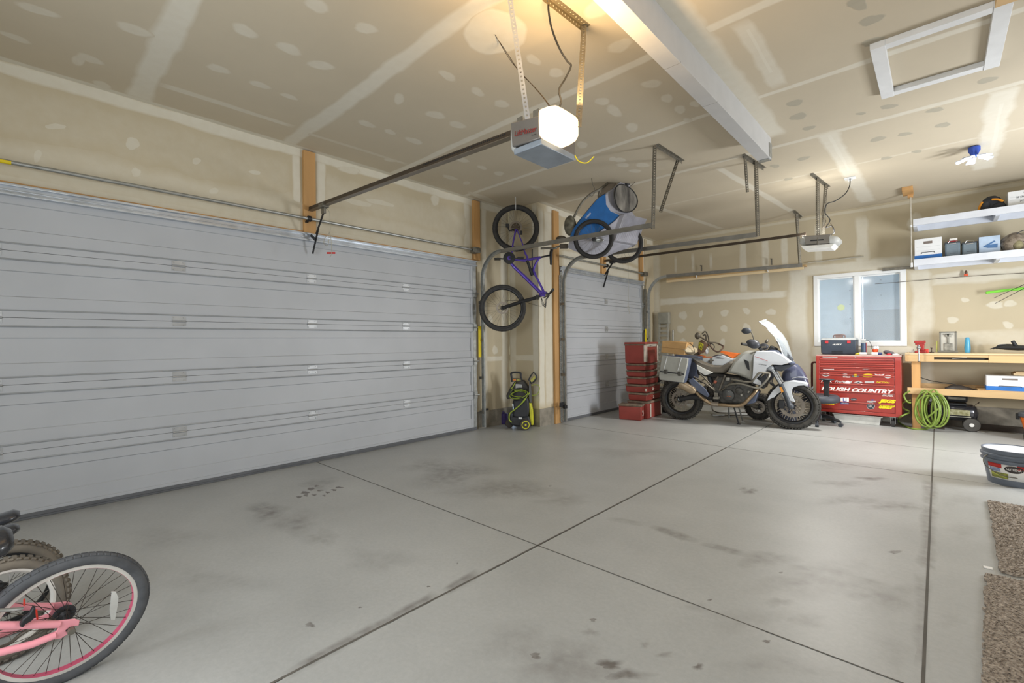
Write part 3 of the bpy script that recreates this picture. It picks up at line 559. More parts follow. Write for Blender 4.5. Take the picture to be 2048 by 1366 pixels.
# motor housing: two side profiles; camera sees the y- side, the lamp end (x+) and the underside
xa, xb = -2.0, -1.69; y0, y1 = 1.98, 2.34; z0, z1 = 2.43, 2.66
hy = 1.985
H = lambda u, v: PY(u, v, hy)
cs = [(-2.055, 2.655), (-1.655, 2.655), (-1.655, 2.50), (-1.98, 2.49)]
b = MB()
fr = [H(1021, 246), H(1080, 230), H(1080, 277), H(1024, 294)]
b.prism(fr, (0, .34, 0)); b.build('motor_housing', mat('opener_grey', (128, 124, 120), .4, .5, var=.04), op, world=True, bevel=.006)
b = MB(); lo = [H(1024, 294), H(1080, 277), H(1086, 277)+V((0, .34, 0)), H(1024, 294)+V((0, .34, 0))]
b.bb((H(1024, 294).x+.005, hy+.01, H(1052, 286).z-.035), (H(1080, 277).x, hy+.33, H(1052, 286).z)); b.build('bottom_pan', mat('opener_pan', (150, 160, 172), .45, .3), op, world=True, bevel=.004)
M_diff = mat('white_translucent_cover', (190, 191, 188), .45, alpha=.9)
def cover(name, xs, sgn, mm, bulge, zc, hh0, ww0, cy0=.17):
    b = MB(); rings = []
    for k, (t_, s_) in enumerate(((0, 1.0), (.45, .98), (.8, .88), (1.0, .66))):
        x_ = xs+sgn*bulge*t_; hh = hh0*s_; ww = ww0*(1-(1-s_)*.5); cy_ = hy+cy0; ring = []
        for q in range(24):
            a = 2*PI*q/24; ca, sa = math.cos(a), math.sin(a); ring.append(V((x_, cy_+ww*math.copysign(abs(ca)**.35, ca), zc+hh*math.copysign(abs(sa)**.35, sa)-.012*(1 if sa < 0 else 0))))
        rings.append(ring)
    b.loft(rings); return b.build(name, mm, op, world=True, ang=50, bevel=.004)
cover('front_lens', H(1024, 270).x+.012, -1, M_diff, .05, 2.475, .085, .16)
cover('lit_lens', H(1080, 250).x+.002, 1, mat('glowing_lamp_cover', (255, 222, 176), .5, emit=1.15), .12, 2.48, .078, .115, .10)
b = MB(); b.curve([H(1122, 302)+V((.02, .1, 0)), H(1130, 314)+V((.02, .1, 0)), H(1143, 318)+V((.03, .1, 0)), H(1154, 306)+V((.04, .1, 0))], .003, 6); b.build('antenna_wire', MATS['yellow_label'], op, world=True)
text('LiftMaster', 'maker_lettering', mat('dark_red_ink', (140, 40, 40), .5), op, op.matrix_basis.inverted() @ basis(H(1052, 263)+V((0, -.0065, 0)), H(1074, 257)-H(1031, 268), (0, 0, 1)), .05, width=(H(1074, 257)-H(1031, 268)).length, height=.03, bold=.0)
text('Security', 'small_lettering', mat('dark_ink', (50, 48, 48), .5), op, op.matrix_basis.inverted() @ basis(H(1069, 270)+V((0, -.0065, 0)), H(1074, 257)-H(1031, 268), (0, 0, 1)), .05, width=.035, height=.008)
# straps
tA = FL(1014, -8, ZC); perf('hanger_strap', H(1044, 238)+V((0, .03, -.01)), tA, mat('bright_strap', (190, 196, 205), .35, .6), op, up=(.8, .6, 0), flip=-1, w_=.03, both=False)
p0 = H(1112, 232)+V((0, .18, 0)); p1 = FL(1163, 52, ZC-.02)
perf('hanger_angle', p0, p1, M_galvd, op, up=(.8, .6, 0), flip=1, w_=.034)
perf('ceiling_angle', FL(1085, -12, ZC-.002), FL(1171, 56, ZC-.002), mat('angle_warm', (150, 138, 112), .5, .6), op, up=(1, 0, 0), flip=1, w_=.04)
for q in (-.03, .09): b = MB(); b.bb((H(1045, 240).x+q-.02, hy+.01, H(1045, 243).z-.01), (H(1045, 240).x+q+.02, hy+.014, H(1045, 243).z+.04)); b.build('hanger_tab', M_galvd, op, world=True)
b = MB(); b.curve([FL(1097, 4, ZC), PY(1097, 20, 2.2), PY(1103, 55, 2.22), PY(1118, 95, 2.25), PY(1134, 122, 2.3), PY(1142, 132, 2.32), PY(1130, 158, 2.3), PY(1118, 180, 2.25), PY(1122, 205, 2.25), PY(1112, 226, 2.22)], .006, 6); b.build('power_cord', M_black, op, world=True)
b = MB(); b.curve([FL(988, 68, ZC), PY(1000, 85, 2.3), PY(1020, 115, 2.25), PY(1040, 145, 2.25), PY(1070, 175, 2.25), PY(1095, 205, 2.2), PY(1108, 226, 2.2)], .0022, 5); b.curve([FL(990, 69, ZC), PY(1008, 100, 2.3), PY(1028, 130, 2.25), PY(1060, 165, 2.25), PY(1090, 200, 2.2), PY(1106, 228, 2.2)], .0022, 5); b.build('signal_wires', M_rail, op, world=True)
lp = bpy.data.lights.new('opener_bulb', 'AREA'); lp.energy = 11; lp.color = (1, .66, .3); lp.shape = 'RECTANGLE'; lp.size = .2; lp.size_y = .12
lo = bpy.data.objects.new('opener_bulb', lp); col.objects.link(lo); lo.location = V((H(1080, 250).x+.10, 2.13, 2.635)); lo.rotation_euler = (0, math.radians(-168), 0)

# ------------------------------------------------------------------ opener of the single door
o2 = E_('garage_door_opener', (-1.1, 7.1, 2.55), label='white-bodied garage door opener of the single door, hung near the window wall', cat='garage door opener')
y2 = 7.1; q0 = V((X2+.06, y2, 2.68)); q1 = PY(1612, 468, y2)
b = MB(); b.bar(q0, q1, .03, .036); b.build('rail', M_rail, o2, world=True, bevel=.003)
b = MB(); b.bar((X2+.22, y2, 2.63), (X2+.05, y2, 2.42), .028, .006, (0, 1, 0)); b.bar((X2+.13, y2, 2.5), (X2+.03, y2, 2.22), .028, .006, (0, 1, 0)); b.bb((X2+.17, y2-.03, 2.62), (X2+.26, y2+.03, 2.66)); b.build('door_arm', M_black, o2, world=True)
pc = V((X2+.2, y2, 2.62)); b = MB(); b.cyl(PX(1256, 520, X2+.28), PX(1257, 622, X2+.28), .0025, n=6); b.curve([PX(1257, 622, X2+.28), PX(1255, 612, X2+.28), PX(1259, 616, X2+.28), PX(1258, 628, X2+.28)], .0028, 6); b.build('release_cord', MATS['cord_grey'], o2, world=True)
yf = 6.96; Q = lambda u, v, y=yf: PY(u, v, y)
b = MB(); b.prism([Q(1606, 472), Q(1662, 468), Q(1658, 486), Q(1610, 489)], (0, .30, 0)); b.build('motor_housing', mat('opener2_grey', (140, 136, 130), .45, .3), o2, world=True, bevel=.008, seg=3)
def cov2(name, u, sg, L):
    b = MB(); rings = []; c0 = Q(u, 479)+V((0, .15, 0))
    for t_, s_ in ((0, 1), (.4, .93), (.75, .72), (1, .3)):
        rings.append([c0+V((sg*L*t_, .16*math.copysign(abs(math.cos(a))**.5, math.cos(a))*(.5+.5*s_), .062*s_*math.copysign(abs(math.sin(a))**.6, math.sin(a))-.01*t_)) for a in [2*PI*k/20 for k in range(20)]])
    b.loft(rings); b.build(name, M_diff, o2, world=True, ang=60)
cov2('end_lens', 1609, -1, .07); cov2('end_lens', 1659, 1, .10)
b = MB(); b.prism([Q(1601, 492), Q(1670, 487), Q(1662, 495), Q(1606, 498)], (0, .30, 0)); b.build('light_cover', mat('lit_cover_white', (236, 236, 232), .5, emit=.06), o2, world=True, bevel=.006)
b = MB(); b.prism([Q(1621, 480), Q(1647, 478), Q(1647, 480.5), Q(1621, 482.5)], (0, -.001, 0)); b.build('maker_strip', M_black, o2, world=True)
perf('hanger_angle', Q(1635, 489)+V((0, -.01, 0)), FL(1634, 355, ZC-.004), M_galvd, o2, up=(.8, .6, 0), flip=1, w_=.03)
perf('hanger_angle', Q(1645, 468, 7.2), FL(1650, 368, ZC-.004), M_galvd, o2, up=(.8, .6, 0), flip=1, w_=.03)
perf('ceiling_angle', FL(1621, 347, ZC-.002), FL(1656, 374, ZC-.002), M_galvd, o2, up=(1, 0, 0), flip=1, w_=.03)
b = MB(); b.curve([FL(1700, 357, ZC-.03), PY(1699, 372, 7.3), PY(1690, 388, 7.25), PY(1670, 402, 7.2), PY(1654, 408, 7.2), PY(1650, 425, 7.2), PY(1660, 440, 7.2), PY(1652, 455, 7.15), PY(1664, 452, 7.1), PY(1668, 466, 7.1), PY(1655, 470, 7.1)], .006, 6); b.build('power_cord', M_black, o2, world=True)
b = MB(); b.curve([PY(1655, 372, 7.2), PY(1650, 400, 7.2), PY(1643, 430, 7.2), PY(1652, 442, 7.15), PY(1644, 456, 7.1), PY(1660, 446, 7.1), PY(1667, 462, 7.05)], .0025, 5); b.build('signal_wires', M_rail, o2, world=True)
t = MB(); c0 = FL(1700, 356, ZC); t.bb((c0.x-.06, c0.y-.06, ZC-.008), (c0.x+.06, c0.y+.06, ZC-.001)); t.bb((c0.x-.02, c0.y-.02, ZC-.035), (c0.x+.02, c0.y+.02, ZC-.008)); tag(t.build('ceiling_outlet', M_white, bevel=.002), 'white ceiling outlet plate feeding the far garage door opener', 'outlet')

l2 = bpy.data.lights.new('far_opener_bulb', 'AREA'); l2.energy = 34; l2.color = (1, .97, .92); l2.shape = 'RECTANGLE'; l2.size = .3; l2.size_y = .16
l2o = bpy.data.objects.new('far_opener_bulb', l2); col.objects.link(l2o); l2o.location = Q(1636, 497)+V((0, .15, -.03))
l3 = bpy.data.lights.new('far_opener_upward_glow', 'AREA'); l3.energy = 4.5; l3.color = (1, .97, .9); l3.shape = 'RECTANGLE'; l3.size = .42; l3.size_y = .2
l3o = bpy.data.objects.new('far_opener_upward_glow', l3); col.objects.link(l3o); l3o.location = V((Q(1636, 470).x, 7.1, 2.60)); l3o.rotation_euler = (PI, 0, 0)
# ------------------------------------------------------------------ LED lamp
t = E_('led_ceiling_lamp', (.31, 7.13, 3.22), label='blue-backed LED lamp with five fan-like lit panels on the ceiling', cat='lamp')
L0 = V((.31, 7.13, 3.24)); b = MB(); b.lathe([(.03, 0), (.035, .03), (.05, .06), (.05, .1)], L0, (0, 0, 1), 20); b.build('lamp_base', mat('blue_anodised', (60, 90, 190), .4, .3), t, world=True)
for k in range(5):
    a = 2*PI*k/5+.5; d = V((math.cos(a), math.sin(a), -.25)).normalized(); s_ = V((-math.sin(a), math.cos(a), 0)); n_ = d.cross(s_)
    b = MB(); c0 = L0+d*.045; pts = [c0-s_*.026, c0+d*.108-s_*.04, c0+d*.108+s_*.04, c0+s_*.026]; b.prism(pts, n_*.012*(1 if n_.z > 0 else -1)); arm = b.build('lamp_wing', mat('lamp_wing_grey', (190, 196, 206), .5), t, world=True, bevel=.002)
    b = MB(); nd = n_*(-1 if n_.z > 0 else 1); pts = [c0+d*.006-s_*.022+nd*.001, c0+d*.103-s_*.036+nd*.001, c0+d*.103+s_*.036+nd*.001, c0+d*.006+s_*.022+nd*.001]; b.prism(pts, nd*.004); b.build('lit_panel', mat('led_panel', (250, 252, 255), .5, emit=18), arm, world=False).matrix_parent_inverse = Matrix.Translation(-V(t.location))

# ------------------------------------------------------------------ ceiling hatch frame
h = [FL(1738, 105, ZC-.03), FL(2030, 15, ZC-.03), FL(2003, 133, ZC-.03), FL(1762, 200, ZC-.03)]
hx0, hx1, hy0, hy1 = -.335, .36, 4.13, 5.05
t = E_('attic_hatch_frame', (hx0, hy0, ZC), label='white board frame round a closed hatch in the ceiling', cat='hatch frame')
tk = .045; wd = .085
for a, c in (((hx0, hy0, ZC-tk), (hx0+wd, hy1, ZC-.001)), ((hx1-wd, hy0, ZC-tk), (hx1, hy1, ZC-.001)), ((hx0+wd, hy0, ZC-tk*.9), (hx1-wd, hy0+wd*.9, ZC-.001)), ((hx0+wd, hy1-wd*.9, ZC-tk*.9), (hx1-wd, hy1, ZC-.001))):
    b = MB(); b.bb(a, c); b.build('frame_board', M_white, t, world=True, bevel=.002)
b = MB(); c0 = FL(1990, 0, ZC-.045); b.bb((c0.x, c0.y-.12, ZC-.085), (c0.x+1.2, c0.y+.02, ZC-.045)); tag(b.build('ceiling_plank', M_lumh, bevel=.002), 'bare pine plank fixed across the corner of the ceiling hatch frame', 'plank')

# ------------------------------------------------------------------ shelves
def shelf(z, label):
    t = E_('wall_shelf', (-.24, 8.7, z), label=label, cat='shelf'); xa = -.245; xe = 2.4
    b = MB(); b.bb((xa, 8.70, z-.012), (xe, YW, z)); b.build('shelf_board', mat('shelf_white', (214, 218, 226), .5, var=.03), t, world=True)
    b = MB(); b.bb((xa, 8.68, z-.088), (xe, 8.70, z+.004)); b.build('front_rail', MATS['shelf_white'], t, world=True, bevel=.002)
    b = MB(); b.bb((xa, YW-.03, z-.10), (xe, YW-.001, z-.013)); b.build('wall_cleat', MATS['shelf_white'], t, world=True)
    for xx in (xa, xa+.81, xa+1.62):
        b = MB(); b.bb((xx, 8.70, z-.10), (xx+.04, YW-.03, z-.012)); b.build('cross_bearer', MATS['shelf_white'], t, world=True)
shelf(2.945, 'upper white wooden wall shelf, with a backpack and a file box')
shelf(2.375, 'lower white wooden wall shelf, holding boxes, grey canisters and a camouflage bag')
t = E_('shelf_hanger_rod', (-.27, 8.66, 2.3), label='thin steel conduit rod hanging from a pine block to the shelf ends', cat='rod')
b = MB(); b.cyl((-.268, 8.665, 2.29), (-.268, 8.665, 3.27), .009, n=10); b.build('conduit', mat('conduit_grey', (196, 192, 180), .4, .4), t, world=True)
for za, zb in ((2.27, 2.33), (2.84, 2.87)): b = MB(); b.cyl((-.268, 8.665, za), (-.268, 8.665, zb), .014, n=10); b.build('coupling', M_white, t, world=True)
b = MB(); b.bb((-.35, 8.36, ZC-.05), (-.235, 8.70, ZC-.001)); b.bb((-.30, 8.64, ZC-.09), (-.24, 8.70, ZC-.05)); tag(b.build('ceiling_block', M_lum, bevel=.002), 'small pine block on the ceiling above the shelves', 'wood block')
b = MB(); b.bb((-.62, YW-.05, 2.30), (-.27, YW-.001, 2.34)); tag(b.build('shelf_bracket', M_galvd, bevel=.002), 'grey metal bracket on the wall left of the lower white shelf', 'bracket')

# wall ledge
t = E_('wall_ledge', (-4.0, YW, 2.5), label='long narrow pine ledge along the window wall behind the door track', cat='ledge')
b = MB(); b.bb((-4.05, YW-.10, 2.485), (-1.62, YW-.0, 2.515)); b.build('ledge_plank', M_lumh, t, world=True)
b = MB(); b.bb((-4.05, YW-.105, 2.44), (-1.65, YW-.085, 2.485)); b.build('front_strip', mat('pale_edge_strip', (226, 204, 164), .6, stretch=(.1, 1, 1)), t, world=True, bevel=.002)
b = MB(); b.cyl((-1.60, YW-.03, 2.55), (-.85, YW-.03, 2.56), .010, n=8); tag(b.build('wall_conduit', MATS['conduit_grey']), 'thin pale conduit on the wall above the window', 'conduit')
for (u, v, lab) in ((1403, 536, 'left of the two hooks standing above the far door track'), (1543, 523, 'right of the two hooks standing above the far door track')):
    b = MB(); c0 = PY(u, v, YW-.05); b.bb((c0.x-.012, c0.y-.004, c0.z-.06), (c0.x+.012, c0.y+.004, c0.z+.05)); b.bb((c0.x-.014, c0.y-.05, c0.z+.04), (c0.x+.014, c0.y+.004, c0.z+.05)); tag(b.build('wall_hook', M_galvd), lab, 'hook')
for (u, v, lab) in ((1393, 553, 'small pale peg under the left part of the pine ledge'), (1535, 541, 'small pale peg under the right part of the pine ledge')):
    b = MB(); c0 = PY(u, v, YW-.11); b.cyl(c0+V((-.01, 0, .05)), c0+V((.01, -.01, -.03)), .011, n=8); tag(b.build('wall_peg', M_white), lab, 'peg')
# cable strung across the wall
cb = MB(); cb.curve([PY(u, v, YW-.03) for u, v in ((1750, 568), (1800, 564), (1860, 559), (1930, 553), (2048, 546), (2160, 541))], .0035, 6, 3); tag(cb.build('wall_cable', M_rail), 'thin dark cable strung across the window wall below the shelves', 'cable')
b = MB(); c0 = PY(1932, 545, YW-.045); b.sph(c0, (.016, .014, .03)); b.mat(1).bb((c0.x-.02, c0.y-.01, c0.z-.05), (c0.x+.02, c0.y+.01, c0.z-.018)); tag(b.build('cable_clip', [mat('bronze', (90, 66, 50), .5), mat('red_orange', (220, 90, 56), .5)]), 'small brown and red clip on the wall cable', 'clip')
# fishing rods leaning
t = MB(); t.curve([PY(u, v, YW-.10) for u, v in ((1971, 586), (1990, 583), (2048, 577), (2120, 572))], [.006]+[.018]*18, 8, 6); tag(t.build('fishing_rod_sleeve', mat('lime_green', (128, 214, 70), .5)), 'lime green rod sleeve hung against the wall under the shelves', 'sleeve')
for (p, q, lab) in (((1988, 596), (2100, 546), 'upper of the two thin black rods slanting in from the right edge'), ((1990, 607), (2105, 547), 'lower of the two thin black rods slanting in from the right edge')):
    b = MB(); b.cyl(PY(*p, YW-.14), PY(*q, YW-.2), .003, .006, 6); tag(b.build('fishing_rod', M_black), lab, 'rod')
# ------------------------------------------------------------------ wheels and bicycles
M_spoke = mat('spoke_steel', (120, 118, 114), .4, .8)
M_rimk = mat('black_rim', (38, 38, 40), .4, .3)
M_disc = mat('brake_disc_steel', (128, 120, 110), .4, .6)
def wheel(parent, A, R, rt, rim, name='wheel', tread='knobby', spokes=28, hub=.03, hw=.05, disc=0, discy=.03, spoke_m=None, spoke_r=.0012, rim_h=.022, knob=None, tire_m=None, rim_w=None, hub_m=None, cross=True, nk=None, lab=None, tw=1.0, box=False):
    """A places the wheel: its axle is local Z. Returns the rim part, whose children are tire, spokes, hub, disc."""
    rim_w = rim_w or rt*.62; Rr = R-rt*2+.006
    b = MB(A); b.lathe([(Rr+.006, -rim_w), (Rr+.006, rim_w), (Rr-rim_h*.5, rim_w*.9), (Rr-rim_h, rim_w*.35), (Rr-rim_h, -rim_w*.35), (Rr-rim_h*.5, -rim_w*.9)], n=48, loop=True)
    if box: b = MB(A); b.lathe([(Rr+.006, -rim_w), (Rr+.006, rim_w), (Rr-rim_h, rim_w), (Rr-rim_h, -rim_w)], n=64, loop=True)
    w_ = b.build(name, rim, parent, ang=30)
    if lab: w_['label'] = lab
    tm = tire_m or M_rub; b = MB(A); c = R-rt
    b.lathe([(c+rt*.96*math.cos(a), rt*tw*math.sin(a)*.98) for a in [2*PI*k/14 for k in range(14)]], n=64, loop=True)
    if tread:
        kn = knob or rt*.2; n = nk or int(2*PI*R/(.03 if tread == 'knobby' else .02))
        for k in range(n):
            a0 = 2*PI*k/n
            if tread == 'knobby': rows = ((-.85, .5), (-.3, 0), (.3, 0), (.85, .5))
            elif tread == 'slick': rows = ((-.5, .25), (.5, .25))
            else: rows = ((-.75, .5), (0, 0), (.75, .5))
            for al, of in rows:
                a = a0+of*2*PI/n; rad = V((math.cos(a), math.sin(a), 0)); nn = rad*math.cos(al)+V((0, 0, tw*math.sin(al))); tg = V((-math.sin(a), math.cos(a), 0)); sd = tg.cross(nn)
                c0 = rad*c+nn*(rt*.97); sz = rt*(.36 if tread == 'knobby' else .42); lg = 2*PI*R/n*(.32 if tread != 'slick' else .42); h_ = kn if tread != 'slick' else .0016
                vs = [c0+tg*(lg*i*tp)+sd*(sz*j*tp/1.0*.5)+nn*(h_*k_) for k_, tp in ((-.3, 1), (1, .82)) for i in (-1, 1) for j in (-1, 1)]
                b.add(vs, [(0, 1, 3, 2), (4, 6, 7, 5), (0, 4, 5, 1), (2, 3, 7, 6), (0, 2, 6, 4), (1, 5, 7, 3)])
    b.build('tire', tm, w_, ang=30)
    b = MB(A); b.lathe([(hub*.5, -hw*1.25), (hub*.5, -hw), (hub, -hw*.9), (hub*.95, -hw*.7), (hub*.5, -hw*.5), (hub*.5, hw*.5), (hub*.95, hw*.7), (hub, hw*.9), (hub*.5, hw), (hub*.5, hw*1.25)], n=20); b.build('hub', hub_m or M_black, w_)
    sm = spoke_m or M_spoke
    for k in range(spokes):
        a = 2*PI*k/spokes; sgn = 1 if k % 2 else -1; off = (1 if (k//2) % 2 else -1)*(.75 if cross else .1)
        p = V((hub*.9*math.cos(a+off), hub*.9*math.sin(a+off), sgn*hw*.8)); q = V(((Rr-rim_h)*math.cos(a), (Rr-rim_h)*math.sin(a), 0))
        b = MB(A); b.tube([p, q], spoke_r, 5); b.build('spoke', sm, w_)
    if disc:
        b = MB(A); n = 24; b.lathe([(disc, discy-.0015), (disc, discy+.0015), (disc*.72, discy+.0015), (disc*.72, discy-.0015)], n=40, loop=True)
        for k in range(6):
            a = 2*PI*k/6; b.tube([V((hub*.7*math.cos(a), hub*.7*math.sin(a), discy)), V((disc*.74*math.cos(a+.5), disc*.74*math.sin(a+.5), discy))], disc*.06, 6)
        b.build('brake_disc', M_disc, w_)
    return w_
def axle(c, d):
    """matrix with origin c and Z along d"""
    d = V(d).normalized(); x = d.orthogonal().normalized(); y = d.cross(x); M = Matrix.Identity(4)
    for i in range(3): M[i][0] = x[i]; M[i][1] = y[i]; M[i][2] = d[i]; M[i][3] = c[i]
    return M
def saddle(parent, c, fwd, up, L=.25, W=.14, mm=None, T=.045):
    fwd = V(fwd).normalized(); up = V(up); up = (up-fwd*up.dot(fwd)).normalized(); sd = fwd.cross(up); b = MB(); rings = []
    for t, w_, h_ in ((-.5, .55, .6), (-.42, .9, 1), (-.2, 1, 1.1), (.0, .62, 1), (.25, .32, .8), (.45, .24, .7), (.5, .14, .4)):
        rings.append([V(c)+fwd*(t*L)+sd*(W/2*w_*math.cos(a))+up*(T*.5*h_*math.sin(a)+(.012 if t < -.2 else 0)) for a in [2*PI*k/14 for k in range(14)]])
    b.loft(rings); return b.build('saddle', mm or M_black, parent, ang=60)

# ---------------- purple mountain bike hanging nose-down in the wall corner
MP = basis(PD(1030, 620, 6.62), R0, (0, 0, 1)); MP = MP @ Matrix.Rotation(PI/2, 4, 'X')   # local x right, z up, y away
MP = Matrix.Translation(PD(1033, 456, 6.62)) @ Matrix.Rotation(YAW, 4, 'Z')
bk = E_('mountain_bike', M=MP, label='purple mountain bike hanging by its rear wheel in the corner between the two garage doors', cat='bicycle')
def pb(x, y, d=0.0): return PL(MP, 960+x/4.88, 400+y/4.88, d)
M_purp = mat('purple_metallic', (84, 62, 164), .3, .35, coat=.5)
rc, fc = pb(350, 275), pb(220, 1055)
wheel(bk, axle(rc, (0, 1, 0)), .336, .029, M_rimk, 'rear_wheel', 'knobby', 28, knob=.0032, nk=96, disc=.09, discy=-.055, hub_m=M_black)
wheel(bk, axle(fc, (0, 1, 0)), .336, .029, M_rimk, 'front_wheel', 'knobby', 28, knob=.0032, nk=96, disc=.088, discy=-.05)
bb_ = pb(285, 572); hd1, hd2 = pb(628, 905), pb(585, 935)
b = MB()
b.curve([pb(285, 590), pb(330, 650), pb(430, 745), pb(590, 905)], [.022]*6+[.024]*6+[.026]*7, 10, 6); b.cyl(hd1, hd2, .027)
b.curve([pb(625, 900), pb(560, 770), pb(525, 700), pb(535, 640), pb(575, 570)], .016, 8, 5); b.tube([pb(530, 700), pb(545, 735), pb(610, 880)], .012, 8)
b.tube([bb_, pb(430, 590), pb(590, 560)], .019, 10); b.cyl(bb_+V((0, -.05, 0)), bb_+V((0, .05, 0)), .03)
b.prism([pb(590, 880, -.02), pb(650, 900, -.02), pb(630, 945, -.02), pb(575, 930, -.02)], (0, .04, 0))
b.build('frame', M_purp, bk)
b = MB()
for s_ in (-1, 1):
    d = s_*.06; b.tube([pb(350, 285, d), pb(320, 430, d*.8), pb(310, 530, d*.6), bb_+V((0, s_*.03, 0))], .012, 8); b.tube([pb(360, 290, d), pb(410, 410, d*.8), pb(440, 520, d*.5)], .009, 8)
b.tube([pb(440, 515, .03), pb(440, 515, -.03)], .012, 8); b.tube([pb(440, 520), pb(465, 560), pb(435, 600)], .014, 8); b.build('rear_triangle', M_purp, bk)
b = MB(); b.cyl(pb(460, 590), pb(512, 735), .02); b.cyl(pb(512, 735), pb(490, 675), .026); b.build('rear_shock', M_black, bk)
b = MB(); b.cyl(pb(510, 480), pb(510, 700), .008); b.build('cable_housing', M_black, bk)
b = MB()
for s_ in (-1, 1): b.tube([pb(556, 952)+V((0, s_*.065, 0)), pb(400, 995)+V((0, s_*.065, 0)), fc+V((0, s_*.06, 0))], [.02, .021, .024], 10)
b.box(pb(560, 950), (.05, .17, .05)); b.cyl(hd2, pb(556, 952), .018); b.build('fork', M_black, bk)
b = MB(); st_ = pb(660, 918); b.cyl(pb(635, 900), st_, .018); b.curve([st_+V((.04, -.37, .02)), st_+V((.01, -.18, -.015)), st_, st_+V((.01, .18, -.015)), st_+V((.04, .37, .02))], .015, 10, 5); b.build('handlebar', M_black, bk)
for s_ in (-1, 1):
    b = MB(); b.cyl(st_+V((.03, s_*.26, .0)), st_+V((.043, s_*.38, .022)), .018); b.bar(st_+V((.03, s_*.25, 0)), st_+V((-.05, s_*.3, -.03)), .012, .01); b.build('grip', M_rub, bk)
b = MB()
for k in range(4): b.curve([pb(600, 955, -.02*k), pb(600+8*k, 1010, -.03*k), pb(640, 1045+k*3, -.04*k), pb(650-5*k, 980, -.05*k), pb(680, 930, -.05*k)], .0025, 5)
b.curve([pb(255, 985), pb(400, 985), pb(520, 1020), pb(600, 1035), pb(650, 1000)], .0025, 5); b.build('brake_cables', M_black, bk)
b = MB(); b.cyl(pb(590, 560), pb(680, 540), .013); b.build('seat_post', M_black, bk)
saddle(bk, pb(693, 550), pb(693, 600)-pb(693, 500), (1, 0, .05), .25, .13)
b = MB(); b.lathe([(.03, -.004), (.085, -.004), (.085, .004), (.03, .004)], bb_+V((0, -.05, 0)), (0, 1, 0), 32, loop=True)
b.build('chainring', M_black, bk)
for (p, s_) in (((395, 575), -1), ((168, 570), 1)):
    e = pb(*p, s_*.07); b = MB(); b.bar(bb_+V((0, s_*.06, 0)), e, .024, .016); b.build('crank_arm', M_black, bk); b = MB(); b.box(e+V((0, s_*.06, 0)), (.09, .09, .02)); b.build('pedal', M_black, bk)
b = MB()
for k in range(5): b.lathe([(.0, -.035-k*.007), (.065-k*.009, -.035-k*.007), (.065-k*.009, -.038-k*.007)], rc, (0, 1, 0), 24)
b.build('cassette', mat('cassette_brown_steel', (82, 72, 60), .45, .5), bk)
b = MB(); b.box(pb(268, 250, -.07), (.05, .03, .05)); b.tube([pb(268, 250, -.07), pb(285, 300, -.07), pb(330, 290, -.06)], .012, 8); b.build('derailleur', M_black, bk); b = MB(); b.box(pb(400, 320, -.06), (.04, .04, .05)); b.build('brake_caliper', M_black, bk)
b = MB(); p = bk.matrix_basis.inverted() @ FL(1031, 398, ZC)
q = rc+V((0, 0, .338)); b.curve([q+V((0, 0, ZC-(bk.matrix_basis @ q).z)), q+V((0, 0, .06)), q+V((0, -.07, .02)), q+V((0, -.09, -.06)), q+V((0, -.02, -.085)), q+V((.0, .05, -.06))], .005, 6)
h_ = b; o = h_.build('bike_hook', M_white); o.matrix_basis = MP.copy(); tag(o, 'pale steel ceiling hook holding the purple bike by its wheel', 'hook')

# ---------------- bike trailer hung from the ceiling
w1p, w2p = PD(1187, 478, 5.85), PD(1247, 489, 6.15)
MT = Matrix.Translation(w1p) @ Matrix.Rotation(YAW, 4, 'Z')
tr = E_('bike_trailer', M=MT, label='blue and grey two-wheeled child bike trailer hanging under the ceiling above the single garage door', cat='bike trailer')
def tp(x, y, d=0.0): return PL(MT, 1100+x/7.19, 350+y/7.19, d)
ax = MT.inverted() @ w2p
M_blue = mat('blue_trailer_fabric', (32, 98, 164), .6, bump=.1); M_gfab = mat('grey_trailer_fabric', (168, 168, 178), .7, bump=.15, bscale=30); M_gfabd = mat('taupe_trailer_fabric', (138, 128, 116), .7)
for c_, n_ in ((V((0, 0, 0)), 'near_wheel'), (ax, 'far_wheel')):
    wd_ = V((.10, 1, .0)) if n_ == 'near_wheel' else V((.25, 1, 0))
    wheel(tr, axle(c_, wd_), .253, .023, M_rimk, n_, 'slick', 20, hub=.02, hw=.03, rim_h=.016, tire_m=mat('worn_black_tire', (46, 45, 44), .75))
out = [(285, 900), (350, 745), (500, 560), (690, 335), (800, 268), (815, 430), (880, 520), (1010, 575), (960, 770), (860, 965), (620, 1040), (420, 1125), (245, 1050)]
rings = []
for s_, up_, inn in ((.0, 0, 0), (.06, .02, .0), (.3, .07, .0), (.7, .06, .0), (.94, .0, 0), (1.0, -.03, 0)):
    r_ = []
    for i, (x, y) in enumerate(out):
        p = tp(x, y, .06)+ax*(s_*.86); f_ = 1 if i in (3, 4) else (.5 if i in (2, 5) else (0.15 if i == 1 else 0)); p += V((.02*f_, 0, up_*1.6*f_)); r_.append(p)
    rings.append(r_)
b = MB(); b.loft(rings); b.build('cabin', M_gfab, tr, bevel=.012, ang=50)
side = [(282, 900), (350, 742), (500, 556), (690, 332), (798, 266), (808, 425), (872, 522), (1005, 578), (925, 660), (820, 735), (700, 820), (560, 915)]
b = MB(); b.prism([tp(x, y, .05) for x, y in side], (0, .02, 0)); b.build('side_panel', M_blue, tr, bevel=.004)
b = MB(); b.curve([tp(1005, 578, .045), tp(925, 662, .045), tp(820, 738, .045), tp(700, 822, .045)], .004, 6); b.curve([tp(350, 742, .045), tp(500, 556, .045), tp(690, 332, .045), tp(798, 266, .045)], .004, 6); b.build('piping', M_black, tr)
